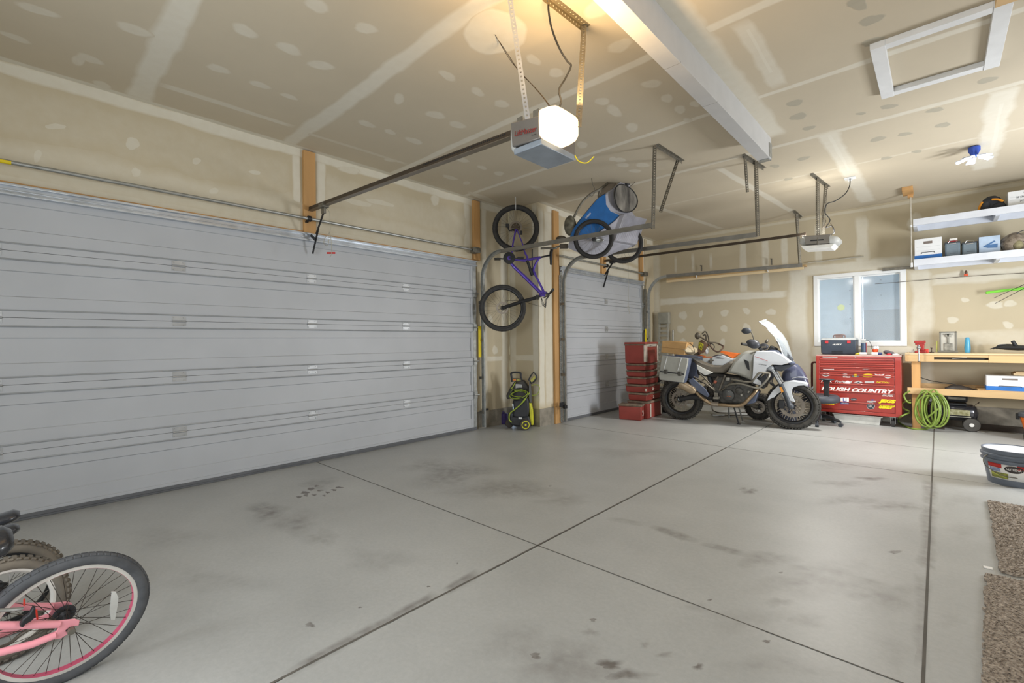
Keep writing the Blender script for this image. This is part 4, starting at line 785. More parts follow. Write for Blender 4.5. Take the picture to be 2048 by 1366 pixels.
text('CHARIOT', 'side_lettering', mat('white_ink', (235, 235, 235), .5), tr, basis(tp(550, 585, .049), tp(610, 515, .049)-tp(490, 650, .049), tp(530, 560, .049)-tp(560, 600, .049)), .05, width=.10, height=.022)
# round mesh window and pleated boot on the rear face
ux = ax*.40; wc = tp(800, 345, .06)+ax*.43+V((.075, -.03, .035))
b = MB(); n_ = V((.75, -.45, .12)).normalized(); R3 = ax.normalized()
rr = [wc+ux*math.cos(a)*.98+V((.03*math.sin(a)*-1, 0, .178))*math.sin(a) for a in [2*PI*k/28 for k in range(28)]]
b.prism(rr, n_*.02); b.build('round_window', mat('dark_mesh', (58, 56, 56), .35, c2=(150, 146, 138), scale=9, stretch=(1, 1, .35)), tr, bevel=.006)
b = MB(); b.tube([p+n_*.02 for p in rr], .008, 8, closed=True); b.build('window_piping', M_black, tr)
b = MB(); rg = []
for k in range(27):
    s_ = k/26; w_ = .03*(1 if k % 2 else 0)
    top = tp(1012, 585, .06)+ax*(s_*.74)+n_*(.05+w_)+V((0, 0, .0)); bot = tp(880, 955, .06)+ax*(s_*.74)+n_*(.05+w_*.3)
    rg.append([top, bot, bot-n_*.08, top-n_*.08])
b.loft(rg); b.build('pleated_boot', M_gfab, tr, smooth=False)
b = MB(); b.sph((tp(1012, 585, .06)+tp(880, 955, .06))/2+ax*.22+n_*.06, .022); b.build('red_reflector', mat('red_reflector', (200, 50, 84), .3), tr)
b = MB(); b.curve([tp(345, 605, .1), tp(400, 490, .1), tp(480, 370, .1), tp(590, 270, .1), tp(720, 200, .12), tp(830, 118, .2)], .015, 10, 6); b.curve([tp(830, 118, .2), tp(720, 210, .12), tp(690, 320, .1)], .010, 8); b.build('push_handle', M_galvd, tr)
b = MB(); b.curve([tp(970, 100, .3), tp(1010, 70, .3), tp(1080, 62, .3), tp(1150, 98, .3)], .008, 8); b.sph(tp(1090, 125, .28), (.055, .03, .035)); b.build('hood_buckle', M_black, tr)
b = MB(); hp = [tp(700, 325, .1), tp(740, 210, .12), tp(830, 120, .2), tp(960, 110, .24), tp(900, 190, .1), tp(800, 262, .1)]; b.prism(hp, (.0, .05, 0)); b.build('rolled_hood', M_gfabd, tr, bevel=.015, seg=3)
b = MB(); hp = [tp(900, 190, .18), tp(1010, 100, .2), tp(1150, 140, .3), tp(1185, 250, .4), tp(1160, 230, .4), tp(1000, 190, .2)]; b.prism(hp, (.0, .06, 0)); b.build('hood_cover', M_gfab, tr, bevel=.012, seg=3)
b = MB(); b.sph(tp(290, 730, .12), (.08, .09, .13), 14, 10); b.build('mesh_pocket', mat('mesh_fabric', (120, 116, 100), .8, c2=(70, 66, 56), scale=20), tr)
b = MB(); b.curve([tp(230, 1000, .1), tp(120, 1030, .1), tp(60, 1055, .1), tp(-30, 1052, .16), tp(-130, 1058, .2)], .014, 8); b.build('tow_bar', M_galvd, tr)
b = MB(); b.sph(tp(160, 915, .12), (.07, .06, .035), 12, 8); b.box(tp(200, 1025, .1), (.10, .06, .05)); b.build('hitch_block', mat('olive_black', (74, 66, 54), .6), tr)
b = MB(); b.tube([V((.03, 0, 0)), V((.03, 0, 0))+ax*.5, ax], .016, 8); b.bar(V((.02, 0, -.005)), ax+V((-.04, 0, .0)), .03, .05); b.build('axle_beam', M_galv, tr)
for k, (uu, vv, e1, e2, lab) in enumerate(((1183, 368, (1178, 385), (1184, 392), 'pale ceiling hook on the left holding the trailer push handle'), (1266, 346, (1272, 362), (1258, 374), 'pale ceiling hook on the right beside the hood of the bike trailer'))):
    t_ = 5.9 if k == 0 else 6.05; b = MB(); p = PD(uu, vv, t_); 
    b.curve([V((p.x, p.y, ZC)), PD(uu+3, vv+3, t_), PD(uu+6, (vv+e1[1])/2, t_), PD(uu+6, e1[1], t_), PD(*e2, t_), PD(e2[0]-8, e2[1]-3, t_)], .0045, 6); tag(b.build('ceiling_hook', M_galvd), lab, 'hook')
# ------------------------------------------------------------------ red tool chest
M_red = mat('red_enamel', (158, 50, 40), .35, var=.04, coat=.3); M_redd = mat('red_drawer_front', (150, 46, 36), .35, var=.04, coat=.3)
yc = 8.45; cx0, cx1, cz0, cz1 = -1.395, -.385, .150, 1.005
tc_ = E_('tool_chest', ((cx0+cx1)/2, yc, 0), label='wide red rolling tool chest covered in stickers, under the window', cat='tool chest')
b = MB(); b.bb((cx0, yc+.012, cz0), (cx1, yc+.5, cz1)); b.build('cabinet_body', M_red, tc_, world=True, bevel=.008)
b = MB(); b.bb((cx0, yc-.004, cz0), (cx0+.045, yc+.02, cz1)); b.bb((cx1-.07, yc-.004, cz0), (cx1, yc+.02, cz1)); b.bb((cx0, yc-.0035, cz1-.03), (cx1, yc+.02, cz1)); b.bb((cx0, yc-.0035, cz0), (cx1, yc+.02, cz0+.045)); b.build('face_frame', M_red, tc_, world=True, bevel=.004)
b = MB(); b.bb((cx0-.004, yc+.0, cz1-.005), (cx1+.004, yc+.51, cz1+.018)); b.build('top_tray', mat('pink_grey_mat', (186, 160, 152), .6), tc_, world=True, bevel=.004)
dr = [(.965, .905), (.9, .85), (.845, .80), (.795, .74), (.735, .605), (.60, .49), (.485, .335), (.33, .20)]
DX0, DX1 = cx0+.05, cx1-.075
drs = []
for za, zb in dr:
    b = MB(); b.bb((DX0, yc-.006, zb), (DX1, yc+.012, za)); d_ = b.build('drawer', M_redd, tc_, world=True, bevel=.004)
    b = MB(); b.prism([(DX0+.005, yc-.006, za-.003), (DX0+.005, yc-.022, za-.004), (DX0+.005, yc-.022, za-.014), (DX0+.005, yc-.006, za-.02)], (DX1-DX0-.01, 0, 0)); hh = b.build('drawer_pull', mat('red_pull', (178, 76, 64), .3, var=.03, coat=.4), d_); hh.matrix_parent_inverse = Matrix.Translation(-V(tc_.location)); drs.append(d_)
CM = tc_.matrix_basis.inverted()
M_wh, M_yel, M_dk, M_sil, M_blu = mat('sticker_white', (236, 234, 230), .5, var=.01), mat('sticker_yellow', (234, 214, 30), .5, var=.01), mat('sticker_dark', (44, 52, 62), .5), mat('sticker_silver', (186, 182, 180), .4), mat('sticker_blue', (58, 84, 160), .5)
def cp(x, y, d=0): return PY(1630+x/9.755, 720+y/9.757, yc-.0065-d)
def ct(body, x0, x1, y, h, m_, name='sticker_lettering', shear=.25, depth=.0004, d=0, bold=.001):
    p, q = cp(x0, y, d), cp(x1, y, d); k = .009*0
    ex = V((1, 0, 0)); text(body, name, m_, tc_, CM @ basis((p+q)/2, ex, (0, 0, 1)), .05, width=abs(q.x-p.x), height=h, depth=depth, shear=shear, bold=bold)
def cs_(x0, y0, x1, y1, m_, name='sticker', rnd_=.004, d=0, poly=None, th=.0008):
    b = MB(); 
    if poly: pts = [cp(x0+(x1-x0)*a, y0+(y1-y0)*c, d) for a, c in poly]
    else: pts = [cp(x0, y0, d), cp(x1, y0, d), cp(x1, y1, d), cp(x0, y1, d)]
    b.prism(pts, (0, -th, 0)); o = b.build(name, m_, tc_, world=True); return o
ov = [(.5+.5*math.cos(a), .5+.5*math.sin(a)) for a in [2*PI*k/20 for k in range(20)]]
wing = [(0, 0), (.35, .35), (.5, .2), (.65, .35), (1, 0), (.85, .75), (.6, .95), (.4, .95), (.15, .75)]
ct('ROUGH COUNTRY', 120, 1550, 588, .062, M_wh, shear=.35, bold=.0022)
ct('20V LINERS', 1310, 1530, 690, .034, M_wh, shear=.3)
ct('JEGS', 1240, 1580, 812, .062, M_yel, shear=.3, bold=.0035); ct('SBEP', 1240, 1560, 910, .062, M_yel, shear=.3, bold=.0035); ct('SBEP', 140, 440, 835, .05, M_yel, shear=.3, bold=.003)
cs_(500, 735, 660, 820, M_wh); cs_(500, 820, 660, 862, M_blu); ct('Li', 545, 615, 776, .05, M_blu, shear=0, d=.001); ct('Ultralite', 515, 650, 842, .022, M_wh, shear=0, d=.001, bold=.0003)
cs_(690, 745, 820, 795, M_dk, poly=ov); ct('SUPER', 705, 805, 770, .016, M_sil, d=.001, bold=.0003)
cs_(1008, 826, 1170, 966, M_sil, poly=ov); cs_(1016, 834, 1162, 958, M_dk, poly=ov, d=.0008); ct('SIC', 1036, 1142, 896, .05, M_sil, shear=0, d=.0017, bold=.001)
cs_(1015, 798, 1188, 825, M_sil); cs_(1090, 762, 1150, 795, M_blu, poly=wing)
cs_(925, 270, 1138, 340, M_yel, poly=ov); cs_(938, 277, 1125, 333, mat('sticker_amber', (222, 160, 40), .5), poly=ov, d=.0008); ct('PERFECT', 955, 1105, 305, .018, M_yel, d=.0017, bold=.0003)
cs_(1165, 272, 1355, 318, M_wh, poly=wing); cs_(1352, 292, 1490, 356, M_wh, poly=ov); cs_(1366, 300, 1476, 348, M_sil, poly=ov, d=.0008); ct('HPI', 1380, 1462, 324, .018, M_dk, d=.0017, bold=.0003)
cs_(700, 285, 885, 340, mat('sticker_steel_blue', (110, 124, 140), .5), poly=wing); cs_(750, 275, 830, 325, M_yel, poly=ov, d=.0008)
cs_(535, 268, 640, 308, M_sil, poly=ov); ct('WELD', 545, 690, 330, .02, M_wh)
cs_(135, 255, 290, 320, M_wh, poly=ov); cs_(150, 263, 278, 312, M_dk, poly=ov, d=.0008); ct('GTS', 165, 262, 288, .02, M_sil, d=.0017, bold=.0003)
cs_(158, 175, 372, 208, M_sil); ct('HUSKY', 935, 1062, 181, .014, M_sil, shear=0, bold=.0005)
ct('FOX', 120, 345, 412, .04, M_wh); ct('Pro', 385, 520, 420, .036, M_sil, shear=.4); cs_(525, 400, 735, 470, M_sil, poly=wing); cs_(590, 405, 680, 472, M_wh, poly=ov, d=.0008); cs_(760, 405, 935, 462, M_sil, poly=[(0, .5), (.5, 0), (1, .5), (.5, 1)]); cs_(815, 420, 870, 448, M_dk, poly=[(0, .5), (1, 0), (1, 1)], d=.0008)
cs_(970, 412, 1158, 450, M_sil); ct('MAC TOOLS', 1200, 1455, 437, .02, M_yel, bold=.0006)
cs_(100, 20-70, 240, 20-52, M_sil, 'name_plate') if False else None
b = MB(); p0, q0 = PY(1645, 714, yc-.006), PY(1675, 714, yc-.006); b.bb((p0.x, yc-.006, p0.z-.008), (q0.x, yc-.0045, p0.z+.008)); b.build('name_plate', M_sil, tc_, world=True)
b = MB(); c0 = PY(1711, 714, yc-.005); b.cyl(c0, c0+V((0, -.006, 0)), .009); b.build('lock', M_chrome, tc_, world=True)
b = MB(); b.curve([(cx0-.005, yc+.06, .90), (cx0-.055, yc+.06, .89), (cx0-.065, yc+.06, .80), (cx0-.065, yc+.06, .3), (cx0-.05, yc+.06, .22), (cx0-.005, yc+.06, .22)], .015, 10, 5); b.build('side_handle', mat('dark_red_handle', (70, 34, 32), .35, .3), tc_, world=True)
for xx in (cx0+.08, cx1-.10):
    for yy in (yc+.07, yc+.43):
        b = MB(); b.bb((xx-.035, yy-.03, .135), (xx+.035, yy+.03, .152)); b.bb((xx-.028, yy-.025, .04), (xx-.023, yy+.025, .14)); b.bb((xx+.023, yy-.025, .04), (xx+.028, yy+.025, .14)); cs = b.build('caster', M_galv, tc_, world=True)
        b = MB(); b.cyl((xx-.018, yy+.01, .05), (xx+.018, yy+.01, .05), .05, n=24); o = b.build('caster_wheel', M_rub, cs); o.matrix_parent_inverse = Matrix.Translation(-V(tc_.location))
# white storage bin under the chest
t = E_('storage_bin', (-.9, 8.5, 0), label='low white storage bin on the floor underneath the red tool chest', cat='bin')
b = MB(); b.loft([[V((x, y, z)) for x, y in ((-1.19+i, 8.50+i), (-.62-i, 8.50+i), (-.62-i, 8.85), (-1.19+i, 8.85))] for z, i in ((0, .02), (.118, 0))]); b.build('tub', mat('bin_white', (208, 208, 202), .5), t, world=True, bevel=.006)
b = MB(); b.bb((-1.20, 8.485, .118), (-.60, 8.86, .134)); b.build('lid', mat('bin_lid', (214, 214, 208), .5), t, world=True, bevel=.004)

# ---------------- things on the chest
zt = 1.023
T_ = lambda u, v, y: PY(u, v, y)
t = E_('portable_tool_box', (-1.19, 8.6, zt), label='dark grey portable tool box with a clear organiser lid on the red chest', cat='tool box')
a0, a1 = T_(1642, 705, 8.56), T_(1712, 705, 8.56); hz = T_(1660, 680, 8.56).z
b = MB(); b.loft([[V((a0.x+i, 8.56+i, z)), V((a1.x-i, 8.56+i, z)), V((a1.x-i, 8.86-i, z)), V((a0.x+i, 8.86-i, z))] for z, i in ((zt, .02), (zt+.03, 0), (hz, -.004))]); b.build('box_body', mat('slate_plastic', (58, 66, 78), .45), t, world=True, bevel=.012, seg=3)
b = MB(); b.loft([[V((a0.x+i, 8.56+i, z)), V((a1.x-i, 8.56+i, z)), V((a1.x-i, 8.86-i, z)), V((a0.x+i, 8.86-i, z))] for z, i in ((hz, -.004), (hz+.03, .01), (hz+.035, .03))]); b.build('clear_lid', mat('clear_lid_plastic', (196, 200, 200), .3, alpha=.7), t, world=True, bevel=.006)
hx = (a0.x+a1.x)/2
b = MB(); b.curve([(hx-.07, 8.70, hz+.03), (hx-.065, 8.70, hz+.075), (hx+.065, 8.70, hz+.075), (hx+.07, 8.70, hz+.03)], .009, 8, 3); b.bb((hx-.05, 8.68, hz+.034), (hx+.045, 8.72, hz+.072)); b.build('carry_handle', mat('taupe_plastic', (128, 108, 104), .5), t, world=True, bevel=.004)
for xx in (a0.x+.075, a1.x-.085): b = MB(); b.bb((xx-.022, 8.548, hz-.055), (xx+.022, 8.56, hz-.01)); b.build('latch', mat('latch_red', (190, 50, 56), .5), t, world=True, bevel=.003)
b = MB(); b.bb((hx-.08, 8.552, zt+.045), (hx+.06, 8.56, zt+.055)); b.bb((hx-.08, 8.552, zt+.025), (hx+.06, 8.56, zt+.035)); b.build('front_grip_ribs', M_black, t, world=True)
text('HUSKY', 'lid_lettering', M_wh, t, t.matrix_basis.inverted() @ basis((hx-.01, 8.556, hz-.07), (1, 0, 0), (0, 0, 1)), .05, width=.12, height=.022, shear=.3, bold=.001)
t = E_('grease_gun', (-.83, 8.60, zt), label='grease gun with a black hose standing upright on the red chest', cat='grease gun')
c0 = T_(1727, 705, 8.60); xx = c0.x
b = MB(); b.cyl((xx, 8.6, zt+.001), (xx, 8.6, zt+.17), .03, n=18); b.build('barrel', mat('green_blue_barrel', (64, 86, 84), .4, c2=(60, 70, 120), scale=20), t, world=True)
b = MB(); b.cyl((xx+.033, 8.6, zt+.02), (xx+.033, 8.6, zt+.18), .008, n=8); b.build('lever', mat('lever_red', (140, 70, 66), .5), t, world=True)
b = MB(); b.box((xx, 8.6, zt+.195), (.055, .04, .045)); b.cyl((xx-.03, 8.6, zt+.225), (xx+.03, 8.6, zt+.225), .012); b.build('pump_head', M_galv, t, world=True, bevel=.003)
b = MB(); b.curve([(xx+.02, 8.6, zt+.22), (xx+.07, 8.6, zt+.20), (xx+.095, 8.6, zt+.13), (xx+.10, 8.61, zt+.08)], .004, 6); b.build('hose', M_black, t, world=True)
b = MB(); c0 = T_(1745, 706, 8.62); b.lathe([(.022, 0), (.036, .075), (.037, .08)], (c0.x+.03, 8.64, zt), (0, 0, 1), 20); b.mat(1)
for k in range(7): b.sph((c0.x+.035+rnd.uniform(-.025, .03), 8.64+rnd.uniform(-.02, .02), zt+.09+rnd.uniform(0, .025)), (.018, .014, .018), 8, 6)
tag(b.build('plastic_cup', [mat('orange_cup', (232, 88, 44), .4), mat('crumpled_clear_film', (226, 226, 228), .35)]), 'orange plastic cup stuffed with crumpled clear film on the red chest', 'cup')
t = E_('caulk_tube', (-.85, 8.48, zt), label='pale caulk tube with a yellow nozzle lying at the front of the red chest', cat='caulk tube')
p, q = T_(1719, 706, 8.50), T_(1733, 706, 8.50); b = MB(); b.cyl((p.x, 8.50, zt+.02), (q.x, 8.51, zt+.02), .019, n=16); b.build('tube_body', mat('tube_white', (214, 212, 206), .5), t, world=True)
b = MB(); b.cyl((p.x, 8.50, zt+.02), (p.x-.05, 8.49, zt+.012), .016, .004); b.build('nozzle', mat('nozzle_yellow', (206, 190, 60), .5), t, world=True)
t = E_('glue_bottle', (-.7, 8.48, zt), label='white bottle with a dark blue cap lying beside the black gloves on the red chest', cat='bottle')
p, q = T_(1743, 706, 8.5), T_(1756, 706, 8.5); b = MB(); b.cyl((p.x, 8.5, zt+.021), (q.x, 8.5, zt+.021), .02, n=16); b.build('bottle_body', M_wh, t, world=True, bevel=.004)
b = MB(); b.cyl((q.x, 8.5, zt+.021), (q.x+.045, 8.5, zt+.021), .018, n=16); b.build('cap', mat('navy_cap', (46, 60, 110), .5), t, world=True)
b = MB(); c0 = T_(1776, 700, 8.6)
for k in range(7): b.sph((c0.x+.03*math.cos(k*2.1)*(.3+k*.15), 8.58+.03*math.sin(k*1.7), zt+.026+.01*(k % 3)), (.04, .03, .025), 10, 7)
tag(b.build('work_gloves', mat('black_glove', (46, 46, 54), .7, c2=(110, 104, 110), scale=18)), 'crumpled dark work gloves lying on the right part of the red chest', 'gloves')
b = MB(); c0 = T_(1778, 706, 8.52); b.sph((c0.x, 8.52, zt+.012), (.03, .02, .012), 10, 6); tag(b.build('rag', mat('rag_red', (208, 50, 60), .7)), 'small red rag in front of the gloves on the red chest', 'rag')
b = MB(); b.prism([(-.48, 8.49, zt+.001), (-.41, 8.5, zt+.001), (-.40, 8.64, zt+.001), (-.49, 8.62, zt+.001)], (0, 0, .012)); b.bar((-.48, 8.52, zt+.013), (-.43, 8.56, zt+.02), .012, .01); tag(b.build('paper_stack', [mat('pale_paper', (214, 210, 206), .7)]), 'pale folded papers at the right end of the red chest top', 'papers')

# ------------------------------------------------------------------ workbench
yb = 8.52; bx0 = -.345; bx1 = 2.3; bz = 1.055
wb = E_('workbench', (bx0, yb, 0), label='long pine workbench with a lower shelf along the window wall', cat='workbench')
b = MB(); b.bb((bx0, yb-.01, bz-.022), (bx1, YW-.03, bz)); b.build('bench_top', mat('bench_top_wood', (214, 190, 150), .5, var=.05, stretch=(.2, 1, 1)), wb, world=True, bevel=.002)
b = MB(); b.bb((bx0, yb, bz-.118), (bx0+.30, yb+.04, bz-.024)); b.bb((bx0+.82, yb, bz-.118), (bx1, yb+.04, bz-.024)); b.bb((bx0+.29, yb+.003, bz-.118), (bx0+.83, yb+.04, bz-.085)); b.bb((bx0+.29, yb+.003, bz-.055), (bx0+.83, yb+.04, bz-.024)); b.build('front_beam', M_lumh, wb, world=True, bevel=.002)
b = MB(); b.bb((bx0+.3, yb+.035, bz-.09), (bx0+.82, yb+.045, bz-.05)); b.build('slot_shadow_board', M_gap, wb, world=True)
b = MB(); b.bar((bx0+.48, yb-.001, bz-.07), (bx0+.62, yb-.001, bz-.058), .005, .008); b.build('bent_nail', M_galv, wb, world=True)
for xx, yy in ((bx0+.065, yb+.042), (bx0+.065, YW-.13), (1.9, yb+.042), (1.9, YW-.13)):
    b = MB(); b.bb((xx, yy, 0), (xx+.092, yy+.09, bz-.024)); b.build('leg', M_lum, wb, world=True, bevel=.003)
b = MB(); b.bb((bx0+.02, yb, .485), (bx1, yb+.041, .572)); b.build('shelf_rail', M_lumh, wb, world=True, bevel=.002)
b = MB(); b.bb((bx0+.42+.3, yb+.04, .565), (bx1, YW-.05, .58)); b.build('lower_shelf', M_lumh, wb, world=True)
b = MB(); b.bb((bx0+.08, YW-.09, .485), (bx1, YW-.05, .60)); b.build('rear_rail', M_lumh, wb, world=True)
# vise
def bo(u, v, y=8.62): return PY(u, v, y)
vs_ = E_('bench_vise', (-.20, 8.6, bz), label='red bench vise clamped near the left end of the pine workbench', cat='vise')
M_vr = mat('vise_red', (156, 48, 44), .4, .2)
xv = bo(1840, 690).x
b = MB(); b.bb((xv-.055, 8.56, bz+.0), (xv+.065, 8.70, bz+.03)); b.bb((xv-.03, 8.57, bz+.03), (xv+.045, 8.68, bz+.12)); b.bb((xv-.06, 8.56, bz+.135), (xv+.06, 8.68, bz+.17)); b.bb((xv-.05, 8.57, bz+.11), (xv+.05, 8.67, bz+.14)); b.build('vise_body', M_vr, vs_, world=True, bevel=.006)
b = MB(); b.bb((xv+.04, 8.60, bz+.0), (xv+.09, 8.68, bz+.055)); b.build('anvil', mat('vise_orange_red', (196, 66, 52), .4), vs_, world=True, bevel=.008)
b = MB(); b.cyl((xv-.01, 8.44, bz+.075), (xv-.01, 8.6, bz+.075), .014); b.sph((xv-.01, 8.44, bz+.075), .024); b.build('screw', M_chrome, vs_, world=True)
b = MB(); b.cyl((xv-.01, 8.43, bz+.10), (xv-.01, 8.43, bz-.10), .007); b.sph((xv-.01, 8.43, bz-.105), .012); b.sph((xv-.01, 8.43, bz+.105), .012); b.build('screw_handle', M_chrome, vs_, world=True)
b = MB(); b.lathe([(.03, 0), (.034, .015), (.012, .03), (.01, .05)], (bo(1825, 690).x, 8.66, bz+.001), n=16); tag(b.build('clear_funnel', mat('clear_plastic', (222, 220, 214), .3, alpha=.75)), 'small clear funnel at the left corner of the workbench', 'funnel')
b = MB(); x_ = bo(1863, 690).x; b.lathe([(.026, 0), (.024, .01), (.006, .015), (.006, .06), (.014, .065), (.014, .072)], (x_, 8.66, bz+.001), n=14); tag(b.build('bench_stand', M_rail), 'small dark metal stand on the workbench right of the red vise', 'stand')
# clear case
cs0 = E_('blister_case', (-.05, 8.9, bz), label='upright clear plastic case with a grey-green insert leaning on the wall behind the workbench', cat='case')
p, q = PY(1879, 695, 8.9), PY(1914, 700, 8.9); ztop = PY(1896, 663, 8.9).z
b = MB(); b.bb((p.x, 8.90, bz+.002), (q.x, 8.98, ztop)); b.build('clear_shell', mat('case_clear', (200, 198, 188), .25, alpha=.8), cs0, world=True, bevel=.01)
b = MB(); w_ = .016
for a, c in (((p.x, 8.89, bz+.002), (p.x+w_, 8.905, ztop)), ((q.x-w_, 8.89, bz+.002), (q.x, 8.905, ztop)), ((p.x, 8.89, ztop-w_), (q.x, 8.905, ztop)), ((p.x-.02, 8.88, bz+.002), (q.x+.01, 8.905, bz+.03))): b.bb(a, c)
b.build('rim', mat('case_rim', (120, 118, 110), .4), cs0, world=True, bevel=.003)
b = MB(); xm_ = (p.x+q.x)/2; b.bb((xm_-.04, 8.885, bz+.03), (xm_+.045, 8.90, bz+.13)); b.bb((xm_-.05, 8.885, ztop-.045), (xm_+.05, 8.90, ztop-.03)); b.bb((xm_-.03, 8.885, ztop-.075), (xm_+.03, 8.90, ztop-.03)); b.bb((xm_-.01, 8.885, bz+.12), (xm_+.01, 8.90, ztop-.03)); b.build('insert', mat('case_insert', (160, 158, 148), .5, c2=(96, 96, 90), scale=20), cs0, world=True, bevel=.003)
b = MB(); b.cyl((p.x-.03, 8.93, bz+.01), (p.x-.025, 8.93, bz+.165), .008, n=8); tag(b.build('level_tube', mat('pale_lime', (214, 220, 130), .4)), 'thin pale lime stick standing left of the clear case on the bench', 'stick')
b = MB(); x_ = PY(1935, 690, 8.95).x; b.lathe([(.028, 0), (.033, .06), (.026, .17), (.018, .21)], (x_, 8.95, bz+.001), n=16); tag(b.build('blue_bottle', mat('blue_glass', (88, 176, 216), .2, alpha=.85)), 'tall pale blue bottle standing on the workbench by the wall', 'bottle')
t = E_('power_tool_pile', (.55, 8.75, bz), label='black corded power tool lying at the right end of the workbench', cat='power tool')
b = MB(); c0 = PY(2025, 695, 8.7); b.loft([[c0+V((dx, .05*math.cos(a)*s_, .035*math.sin(a)*s_-.005)) for a in [2*PI*k/10 for k in range(10)]] for dx, s_ in ((-.16, .3), (-.06, .8), (.05, 1), (.14, .9), (.2, .5))]); b.build('tool_body', M_black, t, world=True)
b = MB(); b.cyl(c0+V((.03, 0, .02)), c0+V((.0, .0, .085)), .022, .018); b.build('tool_handle', M_black, t, world=True)
b = MB(); 
for k in range(3): b.curve([c0+V((-.2+.03*k, -.03, -.02)), c0+V((-.12, .02, .01+.01*k)), c0+V((0, .03*k, .02+.008*k)), c0+V((.12, -.03, 0))], .006, 6)
b.build('cord', M_black, t, world=True)
# ---------------- on and under the lower shelf
def file_box(name, x0, x1, y0, y1, z0, h, label, group=None, band=.3, lid=False, writing=None):
    t = E_(name, (x0, y0, z0), label=label, cat='box', group=group)
    b = MB(); b.bb((x0, y0, z0), (x1, y1, z0+h)); b.build('carton', mat('carton_white', (226, 228, 230), .7, var=.02), t, world=True, bevel=.003)
    if band: b = MB(); b.bb((x0-.0015, y0-.0015, z0+.001), (x1+.0015, y1, z0+h*band)); b.build('blue_band', mat('carton_blue', (44, 110, 186), .6), t, world=True)
    xm_ = (x0+x1)/2; w_ = (x1-x0)*.16
    b = MB(); b.bb((xm_-w_, y0-.003, z0+h*.74), (xm_+w_, y0-.0005, z0+h*.86)); b.build('hand_hole', mat('handhole_grey', (120, 110, 104), .8), t, world=True)
    b = MB()
    for q in (.42, .6): b.bb((x0+.02, y0-.0012, z0+h*q), (x1-.02, y0-.0004, z0+h*q+.002))
    b.build('printed_lines', mat('print_grey', (170, 174, 178), .7), t, world=True)
    b = MB(); b.tube([(xm_-w_*1.5, y0-.004, z0+h*.27), (xm_-w_*1.4, y0-.006, z0+h*.33), (xm_+w_*1.4, y0-.006, z0+h*.33), (xm_+w_*1.5, y0-.004, z0+h*.27)], .004, 6); b.build('label_slot', M_dgrey, t, world=True)
    return t
p = PY(1973, 786, 8.56); file_box('file_box', p.x, p.x+.42, 8.56, 8.86, .581, .185, 'white and blue file box on the lower shelf of the workbench')
b = MB(); p = PY(2025, 745, 8.8); b.bb((p.x, 8.7, .77), (p.x+.5, 8.98, .80)); b.bb((p.x+.02, 8.72, .80), (p.x+.48, 8.96, .815)); tag(b.build('flat_carton', mat('cardboard_flat', (206, 180, 140), .8), bevel=.002), 'flat tan carton lying on top of the file box under the bench', 'carton')
t = E_('belt_sander', (.1, 8.72, .6), label='dark belt sander resting behind the front rail of the bench shelf', cat='sander')
c0 = PY(1922, 778, 8.72); b = MB(); b.loft([[c0+V((dx, .06*math.cos(a)*s_, .045*math.sin(a)*s_+dz)) for a in [2*PI*k/12 for k in range(12)]] for dx, s_, dz in ((-.16, .5, -.01), (-.1, 1, .005), (-.02, 1.1, .01), (.08, .8, -.01), (.2, .4, -.035))]); b.build('motor_body', mat('sander_black', (54, 48, 44), .5), t, world=True)
b = MB(); b.bb((c0.x-.1, 8.66, c0.z-.05), (c0.x+.25, 8.76, c0.z-.03)); b.build('sole', M_galvd, t, world=True)
b = MB(); b.curve([c0+V((-.03, 0, .05)), c0+V((-.12, 0, .07)), c0+V((-.3, .1, .09)), c0+V((-.44, .2, .14)), c0+V((-.49, .3, .2))], .005, 6); b.build('cord', M_black, t, world=True)
# compressor
ac = E_('air_compressor', (.2, 8.95, 0), label='black horizontal-tank air compressor with a wheel under the workbench', cat='air compressor')
M_tank = mat('tank_black', (50, 50, 54), .25, .3, coat=.6)
ya_ = 8.86; p, q = PY(1872, 830, ya_), PY(1960, 830, ya_); zc_ = .235; rT = .115
xa_, xb_ = p.x-.12, q.x-.01
prof = [(.0, 0), (.05, .008), (.09, .025), (rT, .06), (rT, xb_-xa_-.06), (.09, xb_-xa_-.025), (.05, xb_-xa_-.008), (0, xb_-xa_)]
b = MB(); b.lathe(prof, (xa_, ya_, zc_), (1, 0, 0), 32); b.build('tank', M_tank, ac, world=True, ang=50)
b = MB(); b.bb((xa_+.22, ya_-rT-.004, zc_-.03), (xa_+.46, ya_-rT+.02, zc_+.045)); b.build('tank_label', mat('label_cream', (188, 184, 150), .5, c2=(120, 116, 70), scale=24), ac, world=True)
b = MB(); b.tube([(xa_+.2, ya_-rT-.003, zc_-.05), (xb_-.08, ya_-rT-.003, zc_-.05)], .004, 6); b.build('seam_strip', mat('pale_strip', (206, 204, 190), .4), ac, world=True)
for xx in (xb_-.075, xa_+.1):
    for yy in (ya_-.13, ya_+.11):
        if xx < xb_-.1:
            b = MB(); b.cyl((xx, yy*.3+ya_*.7, .0), (xx, yy*.3+ya_*.7, .14), .018); b.build('foot', M_rub, ac, world=True); continue
        b = MB(); b.lathe([(.03, -.018), (.082, -.02), (.088, 0), (.082, .02), (.03, .018)], (xx, yy, .088), (0, 1, 0), 28, cap=True); wh_ = b.build('wheel', mat('grey_wheel', (78, 76, 72), .7), ac, world=True)
        b = MB(); b.cyl((xx, yy-.019, .088), (xx, yy-.026, .088), .024, n=16); o = b.build('wheel_cap', mat('cap_white', (232, 232, 228), .3), wh_); o.matrix_parent_inverse = Matrix.Translation(-V(ac.location))
b = MB(); b.bb((xa_+.05, ya_-.09, zc_+rT-.01), (xb_-.12, ya_+.09, zc_+rT+.01)); b.build('deck', M_black, ac, world=True)
mz = zc_+rT+.085
